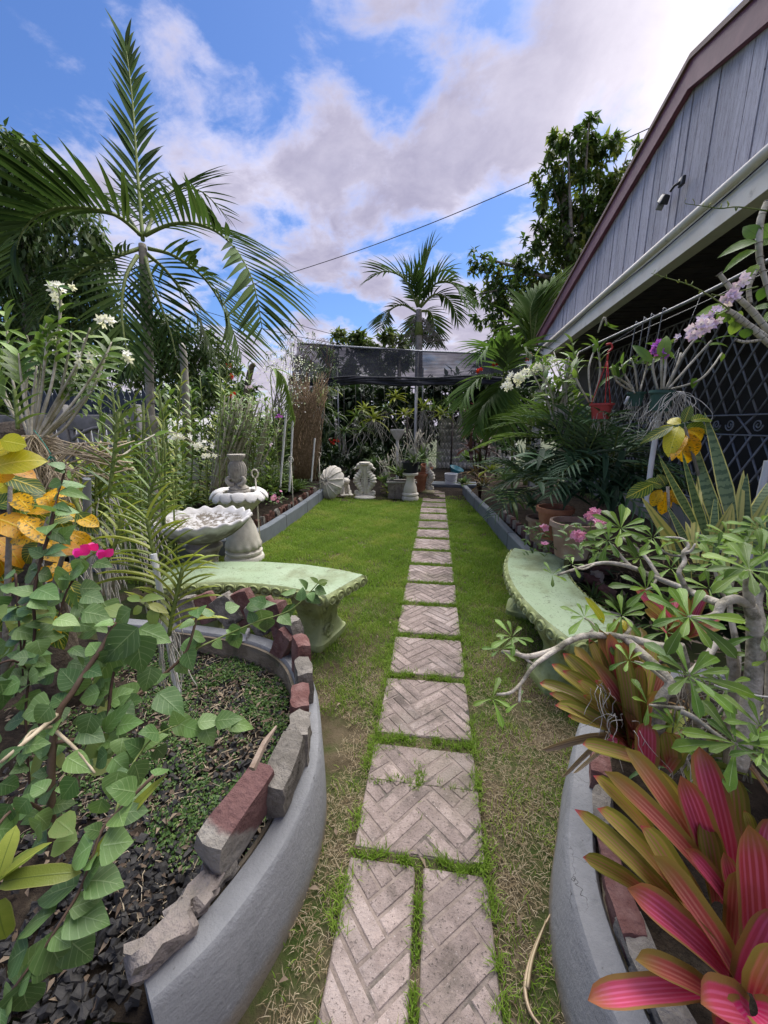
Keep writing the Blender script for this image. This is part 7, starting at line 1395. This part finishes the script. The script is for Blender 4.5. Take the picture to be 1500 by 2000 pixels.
RO = [(1346, 1205, .93, 98, 11), (1463, 1113, .95, 100, 12), (1346, 1320, .90, 100, 12), (1438, 1453, .84, 104, 11), (1212, 1032, 1.38, 74, 13), (1188, 1056, 1.36, 56, 9), (1000, 1244, 1.04, 52, 8), (978, 1268, 1.02, 44, 6), (962, 1364, .98, 52, 4), (1014, 1372, 1.0, 36, 3), (1078, 1122, 1.33, 32, 5), (1118, 1103, 1.3, 30, 5), (1275, 1050, 1.24, 48, 8), (1358, 1058, 1.17, 34, 5), (1288, 1072, 1.22, 44, 6), (1265, 1375, .97, 56, 5), (1228, 1290, 1.0, 48, 6), (1214, 1203, 1.12, 60, 9), (1141, 1206, 1.12, 52, 8), (1262, 1152, 1.22, 66, 9), (1440, 1075, 1.4, 62, 10), (1400, 1072, 1.42, 56, 9), (1488, 1085, 1.1, 84, 10), (1500, 1290, 1.0, 60, 6), (1485, 1420, .84, 80, 7), (1300, 1180, 1.15, 60, 7), (1420, 1120, 1.3, 60, 8), (1480, 1030, 1.45, 50, 9), (1180, 1245, 1.1, 44, 5), (1490, 1470, .8, 70, 7), (1385, 1150, 1.3, 56, 7), (1420, 1045, 1.5, 50, 10), (1462, 1058, 1.46, 54, 10), (1500, 1045, 1.42, 56, 10), (1395, 1100, 1.36, 52, 9), (1495, 1150, 1.15, 74, 10), (1300, 1235, 1.1, 50, 7), (1385, 1345, 1.0, 60, 8), (1420, 1340, .96, 64, 8), (1250, 1090, 1.35, 46, 8), (1310, 1110, 1.28, 50, 8), (1170, 1075, 1.38, 40, 7), (1490, 1240, 1.0, 70, 8), (1320, 1420, .95, 56, 7)]
for (x, y, d, Lp, n_) in RO:
    c = P(x, y, d); ax = ((CAM-c).normalized()*.55+Vector((U(-.3, .3), U(-.3, .2), .75))).normalized(); s1 = ax.orthogonal().normalized(); s2 = ax.cross(s1); a0 = U(0, 6)
    for i in range(n_):
        a = a0+i*2.39996+U(-.15, .15); e = (.02+.75*(i/n_)**1.6)+U(-.12, .12); dv = (s1*math.cos(a)+s2*math.sin(a))*math.cos(e)+ax*math.sin(e); l = Lp*d/FPX*(.95-.40*(i/n_))*U(.85, 1.1)
        pl.leaf(S_aden, c+dv*.004, dv, ax, (l*.86, l, l))
for (a, b, w_, d) in (((1180, 1220), (1158, 1168), 16, 1.1), ((1222, 1232), (1216, 1205), 10, 1.1)): pl.px(S_crotl, a, b, w_, d)
tw = [P(1395, 1338, .95), P(1420, 1346, .94), P(1450, 1344, .93), P(1475, 1358, .92), P(1510, 1362, .92)]
mb = MB(); mb.tube(tw, [.0022]*5, 5, sm=3); tag(ob('dead_twig', mb, M_root), 'white bare twig lying across the desert rose trunks', 'twig')
pl = Plant('dry_twig_tangle', 'tangle of dry grey twigs and roots at the foot of the desert rose', 'twigs', tuple(P(1400, 1500, 1.15)))
pl.tubes('twig', [([P(1300+U(0, 200), 1400+U(0, 130), 1.1+U(-.1, .2)), P(1300+U(0, 200), 1330+U(0, 140), 1.15+U(-.1, .2)), P(1300+U(0, 200), 1280+U(0, 140), 1.2)], U(.001, .0035)) for _ in range(60)], M_bark, 4, 2)
roots(pl, P(1330, 1450, 1.0), 14, .2, .3, .001); roots(pl, P(1170, 1340, 1.05), 10, .15, .4, .0008); roots(pl, P(1230, 1410, 1.0), 10, .15, .4, .0008)
for i in range(9):
    c = P(1300+i*24+U(-10, 10), 1450+U(-40, 60), 1.15+U(0, .25)); q = Plant('strap_leaf_plant', 'dark green strap plant in the shade beneath the desert rose', 'plant', c, 'strap plants under the desert rose'); rosette(q, rnd.choice([S_strap, S_vanda, S_brd]), c, 12, U(.14, .24), (.2, 1.3), 1.0, .02)

# ---- snake plants and crotons by the grille
pl = Plant('snake_plant', 'tall snake plants with yellow edged banded leaves in front of the diamond grille', 'plant', tuple(P(1400, 1080, 1.85)))
SN = [((1433, 1040), (1389, 788), 26, 'g'), ((1412, 1050), (1344, 842), 27, 'g'), ((1384, 1060), (1332, 886), 17, 'g'), ((1356, 1020), (1287, 890), 15, 'g'), ((1356, 1060), (1368, 905), 18, 'y'), ((1330, 1080), (1256, 980), 22, 'y'), ((1434, 1050), (1452, 914), 18, 'y'), ((1450, 1060), (1458, 924), 28, 'g'), ((1452, 1060), (1506, 960), 18, 'y'), ((1376, 1075), (1432, 982), 15, 'y'), ((1470, 1040), (1506, 930), 34, 'g'), ((1344, 1070), (1310, 988), 14, 'g'), ((1390, 1090), (1404, 960), 18, 'g'), ((1420, 1090), (1430, 985), 18, 'y'), ((1480, 1090), (1490, 985), 22, 'g'), ((1360, 1100), (1340, 1010), 18, 'y'), ((1400, 1100), (1378, 1000), 18, 'g'), ((1440, 1100), (1475, 1000), 20, 'y'), ((1330, 1110), (1290, 1040), 16, 'g'), ((1370, 1110), (1396, 1030), 16, 'y'), ((1310, 1090), (1285, 1010), 14, 'y'), ((1500, 1080), (1520, 960), 24, 'g'), ((1345, 1130), (1325, 1060), 18, 'g'), ((1410, 1130), (1420, 1050), 18, 'y')]
for a, b, w_, k_ in SN: pl.px(S_sans if k_ == 'g' else S_sansy, a, b, w_, 1.85, .1, 1.85+U(-.1, .12), W0=.1)
pl = Plant('croton', 'croton with drooping yellow and rusty leaves in front of the diamond grille', 'shrub', tuple(P(1395, 1040, 1.95)))
pl.tube('stem', [P(1395, 1040, 1.95), P(1365, 930, 1.95), P(1338, 834, 1.95)], [.010, .008, .006], M_bark, 6, sm=3)
for (a, b, w_, S_) in (((1326, 832), (1303, 882), 34, S_crotl), ((1335, 846), (1332, 918), 34, S_crot), ((1344, 846), (1356, 898), 32, S_crot), ((1316, 832), (1252, 860), 22, S_crotg), ((1338, 835), (1408, 834), 26, S_crotg), ((1348, 822), (1400, 808), 26, S_crotg), ((1344, 838), (1386, 864), 28, S_crot), ((1330, 828), (1300, 812), 20, S_crotl), ((1336, 826), (1348, 790), 20, S_crotg), ((1340, 850), (1310, 890), 22, S_crot), ((1322, 836), (1270, 846), 22, S_crotl)): pl.px(S_, a, b, w_, 1.95, .3)
pl = Plant('croton', 'smaller dark croton with yellow netted leaves behind the snake plants', 'shrub', tuple(P(1310, 1060, 2.2)))
pl.tube('stem', [P(1310, 1060, 2.2), P(1304, 950, 2.2)], .008, M_bark, 6)
for (a, b, w_, S_) in (((1276, 945), (1228, 968), 30, S_crotg), ((1292, 956), (1270, 988), 24, S_crot), ((1299, 960), (1298, 1012), 26, S_crot), ((1312, 955), (1322, 985), 22, S_crot), ((1300, 950), (1290, 925), 20, S_crotg), ((1306, 950), (1340, 935), 22, S_crotg), ((1310, 960), (1340, 985), 24, S_crot), ((1296, 950), (1268, 935), 22, S_crotg), ((1380, 985), (1402, 1000), 20, S_crot)): pl.px(S_, a, b, w_, 2.2, .3)

# ---- dendrobium at the upper right edge
pl = Plant('dendrobium_orchid', 'bare jointed dendrobium canes with lilac flowers at the upper right edge', 'orchid', tuple(P(1510, 680, 1.2)))
for pts, r in (([(1515, 665), (1472, 611), (1439, 578), (1405, 535)], .0085), ([(1498, 395), (1485, 432), (1483, 497), (1494, 545), (1515, 610)], .009), ([(1465, 592), (1463, 561), (1476, 532), (1490, 510)], .006), ([(1440, 622), (1470, 640), (1515, 672)], .008), ([(1505, 660), (1460, 668), (1438, 664)], .004), ([(1421, 606), (1450, 625), (1510, 680)], .008)):
    w3 = [P(x, y, 1.2) for x, y in pts]; pl.tube('cane', w3, [r, r*1.1, r*.95, r*.75, r][:len(w3)], M_cane, 8, sm=5)
    for p, t, u in alongpts(w3, 9):
        mb = MB(); mb.tube([p-t*.0012-pl.l, p+t*.0012-pl.l], r*1.12, 8); ob('node', mb, M_bark, pl.o)
for pts in ([(1424, 604), (1390, 580), (1350, 558), (1310, 545), (1272, 534)], [(1500, 412), (1442, 404), (1407, 407), (1370, 402), (1340, 398)], [(1480, 560), (1440, 570), (1405, 577), (1390, 574)], [(1425, 600), (1400, 612), (1372, 632), (1350, 650)]):
    w3 = [P(x, y, 1.18) for x, y in pts]; pl.tube('flower_stalk', w3, [.0024, .002, .0018, .0012, .0008][:len(w3)], M_gstem, 5, sm=4)
    if pts[-1][0] < 1345:
        for p, t, u in alongpts(w3, 11):
            if u > .3: mb = MB(); q = p+Vector((U(-.008, .008), 0, U(-.010, .012))); mb.tube([p-pl.l, q-pl.l, q-pl.l+Vector((U(-.008, .008), 0, .010))], [.0008, .0045*(1.1-u), .001], 5, sm=2); ob('bud', mb, M_vanda, pl.o)
for (a, b, w_) in (((1423, 603), (1361, 607), 26), ((1421, 609), (1402, 634), 24), ((1440, 623), (1430, 658), 22), ((1479, 470), (1409, 489), 20), ((1479, 488), (1416, 514), 18), ((1481, 464), (1452, 437), 24), ((1481, 516), (1449, 550), 18), ((1510, 598), (1466, 599), 18), ((1510, 612), (1482, 628), 22), ((1460, 640), (1452, 664), 20), ((1485, 440), (1515, 470), 26), ((1490, 480), (1515, 455), 22), ((1495, 560), (1480, 590), 18), ((1435, 612), (1452, 632), 22), ((1425, 606), (1440, 640), 18)): pl.px(S_dend, a, b, w_*1.1, 1.2, .4)
for (x, y, a, b, n_) in ((1368, 638, .035, .03, 15), (1392, 618, .03, .025, 9), (1420, 583, .03, .018, 9), (1443, 550, .015, .025, 5), (1352, 655, .012, .012, 3)): flowers(pl, F_lil, P(x, y, 1.18), (a, b), n_, (.75, 1.0), 1.0)

# ================================================================ LAWN
def blades(name, pos, h, wd, lean, tint, mat, kind='stuff', flat=0.0):
    n = len(pos); az = npr.random(n)*2*PI; dx = np.cos(az); dy = np.sin(az); px_, py_ = -dy, dx
    up = (1-flat); mid = pos + np.stack([dx*h*lean*.35, dy*h*lean*.35, h*.55*up+.002], 1); tip = pos + np.stack([dx*h*lean, dy*h*lean, h*up*(1-.25*lean)+.003], 1)
    s_ = np.stack([px_*wd*.5, py_*wd*.5, np.zeros(n)], 1)
    V = np.stack([pos-s_, pos+s_, mid-s_*.8, mid+s_*.8, tip], 1).reshape(-1, 3); b = np.arange(n)[:, None]*5
    F = np.concatenate([b+np.array([[0, 1, 3]]), b+np.array([[0, 3, 2]]), b+np.array([[2, 3, 4]])], 1).reshape(-1, 3)
    me = bpy.data.meshes.new(name); me.vertices.add(len(V)); me.vertices.foreach_set('co', V.astype('f4').ravel()); me.loops.add(F.size); me.loops.foreach_set('vertex_index', F.astype('i4').ravel()); me.polygons.add(len(F)); me.polygons.foreach_set('loop_start', np.arange(0, F.size, 3, dtype='i4')); me.update(calc_edges=True)
    a = me.attributes.new('tint', 'FLOAT', 'POINT'); a.data.foreach_set('value', np.repeat(np.clip(tint, 0, 1), 5).astype('f4')); me.materials.append(mat); o = bpy.data.objects.new(name, me); link(o); o['kind'] = kind; return o
M_grass = cloudleaf('lawn_grass', (.11, .175, .020), (.185, .30, .036), (.31, .34, .08), .3, .55, .2)
M_thatch = cloudleaf('dry_thatch', (.16, .115, .065), (.30, .235, .14), (.46, .39, .27), .1, .8, .15)
def nz(x, y): return (np.sin(x*7.1+1.3*np.sin(y*5.3))*np.sin(y*6.3+1.1*np.sin(x*4.7)) + .6*np.sin(x*17+y*9)*np.sin(y*19-x*7)+.4*np.sin(x*41+2)*np.sin(y*37))
def hit_tile(x, y, m_=.004):
    r = np.zeros(len(x), bool)
    for (y0, y1) in ROWS:
        xr = [(-.245, .205)] if y1 >= 1.0 else [(-.25, -.028), (-.002, .205)]
        for a, b in xr: r |= (x > a+m_) & (x < b-m_) & (y > y0+m_) & (y < y1-m_)
    return r
lkx = np.array([p.x for p in lkc][::-1]); lky = np.array([p.y for p in lkc][::-1]); rkx = np.array([p.x for p in rkc][::-1]); rky = np.array([p.y for p in rkc][::-1])
lw_a = np.array([[p.x, p.y] for p in lwc]); rw_a = np.array([[p.x, p.y] for p in rwc])
def inside(x, y):
    ok = ~hit_tile(x, y)
    i = np.argsort(lky); xl = np.interp(y, lky[i], lkx[i]); j = np.argsort(rky); xr = np.interp(y, rky[j], rkx[j]); ok &= (x > np.where(y > 3.45, xl, -3.0)) & (x < np.where(y > 3.0, xr, 1.5))
    k_ = np.argsort(lw_a[:30, 1]); m = (y < 1.93); xw = np.interp(y, lw_a[:31, 1][np.argsort(lw_a[:31, 1])], lw_a[:31, 0][np.argsort(lw_a[:31, 1])])
    d = np.min(np.hypot(x[:, None]-lw_a[None, ::2, 0], y[:, None]-lw_a[None, ::2, 1]), 1); t = np.array([lw_a[np.argmin(np.hypot(x0-lw_a[:, 0], y0-lw_a[:, 1]))] for x0, y0 in ()]) if False else None
    # right of the left wall: its plan x at that y; beyond the wall top the lawn passes behind it
    yw = np.interp(x, lw_a[::-1, 0][:34], lw_a[::-1, 1][:34]); ok &= (y > np.where(x < -.40, yw+.01, -1)) & ((x > np.interp(y, lw_a[:20, 1], lw_a[:20, 0])+.008) | (y > 1.05))
    ywr = np.interp(x, rw_a[12:, 0], rw_a[12:, 1]); ok &= (y > np.where(x > .40, ywr+.01, -1)) & ((x < np.interp(y, rw_a[:16, 1], rw_a[:16, 0])-.008) | (y > .95))
    return ok
def scatter(n, x0, x1, y0, y1, keep):
    x = x0+(x1-x0)*npr.random(n); y = y0+(y1-y0)*npr.random(n); ok = inside(x, y); x, y = x[ok], y[ok]; p = keep(x, y); q = npr.random(len(x)) < p; return x[q], y[q]
lush = lambda x, y: np.clip((y-1.5)/2.2, 0, 1)
# near, patchy
x, y = scatter(210000, -1.3, 1.3, .25, 3.2, lambda x, y: np.clip(.05+.34*np.clip(nz(x*1.3, y*1.3)+.05, -.35, 1)+.75*lush(x, y)-.10*((x > .2)&(y < 2.2)), .015, 1))
n = len(x); h = (.013+.024*npr.random(n))*(1+.3*(npr.random(n) > .93)); blades('grass', np.stack([x, y, np.full(n, .0)], 1), h, .0022+.0014*npr.random(n), .35+.9*npr.random(n), .20+.45*npr.random(n)+.24*nz(x*.9, y*.9)+.25*(npr.random(n) > .86), M_grass)
# far lawn
x, y = scatter(330000, -2.9, 1.0, 3.0, 8.0, lambda x, y: np.clip(.72+.38*nz(x*.8, y*.8)+.15*nz(x*2.3, y*2.0)-.7*np.clip((y-6.9)/.7, 0, 1), .05, 1)*np.clip(1.25-.10*(y-3), .4, 1))
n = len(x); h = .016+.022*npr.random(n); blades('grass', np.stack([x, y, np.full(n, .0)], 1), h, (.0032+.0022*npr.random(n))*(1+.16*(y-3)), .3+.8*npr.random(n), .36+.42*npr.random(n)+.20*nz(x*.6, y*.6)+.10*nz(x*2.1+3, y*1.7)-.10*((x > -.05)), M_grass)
# dry thatch
x, y = scatter(230000, -1.3, 1.3, .25, 4.6, lambda x, y: np.clip(.55-.45*nz(x*1.1+2, y*1.1+1)-.8*lush(x, y)+.2*(x > .2), .02, 1))
n = len(x); blades('dry_thatch', np.stack([x, y, .001+.004*npr.random(n)], 1), (.010+.024*npr.random(n)), .0011+.0011*npr.random(n), .9+.3*npr.random(n), npr.random(n), M_thatch, flat=.75)
# tufts pushing up in the joints of the path
px2, py2 = [], []
for (y0, y1), (y2, _) in zip(ROWS, ROWS[1:]):
    m_ = int(1100*min(1, (y2-y1)/.06)) if y1 < 4 else 250
    xx = -.25+.46*npr.random(m_); px2.append(xx); py2.append((y1+y2)/2+npr.normal(size=m_)*(y2-y1)*.33*(npr.random(m_)*1.3)+.012*np.sin(xx*40))
m_ = 950; px2.append(-.015+npr.normal(size=m_)*.006); py2.append(.25+.76*npr.random(m_)); 
m_ = 240; px2.append(-.03+npr.normal(size=m_)*.012); py2.append(1.30+npr.normal(size=m_)*.05)
x = np.concatenate(px2); y = np.concatenate(py2); kp = (nz(x*2.2, y*2.2)+.35*npr.random(len(x))) > -.25; x, y = x[kp], y[kp]; n = len(x)
blades('grass', np.stack([x, y, np.full(n, .004)], 1), .016+.026*npr.random(n)**1.6, .0024+.0016*npr.random(n), .3+.8*npr.random(n), .10+.5*npr.random(n), M_grass)
# stray blades overlapping paver edges
x = np.concatenate([-.25+npr.normal(size=5200)*.016, .207+npr.normal(size=4200)*.012]); y = .3+6*npr.random(9400)**1.4; n = len(x); kp = nz(x*1.4, y*2) > -.15; x, y = x[kp], y[kp]; n = len(x)
blades('grass', np.stack([x, y, np.full(n, .010)], 1), .014+.028*npr.random(n), .0022+.0014*npr.random(n), .5+.8*npr.random(n), .2+.55*npr.random(n), M_grass)
pos = []
while len(pos) < 120:
    x0, y0 = U(-1.9, .8), .6+6*rnd.random()**1.3
    if inside(np.array([x0]), np.array([y0]))[0]: pos.append((x0, y0, .014+U(0, .012)))
n_ = len(pos); leafcloud('leaf_litter', np.array(pos), unit(n_)*np.array([1, 1, .2]), unit(n_)*.4+np.array([0, 0, 1.]), .030*(.5+npr.random(n_)), .014, .4+.6*npr.random(n_), bpy.data.materials['brown_litter'])
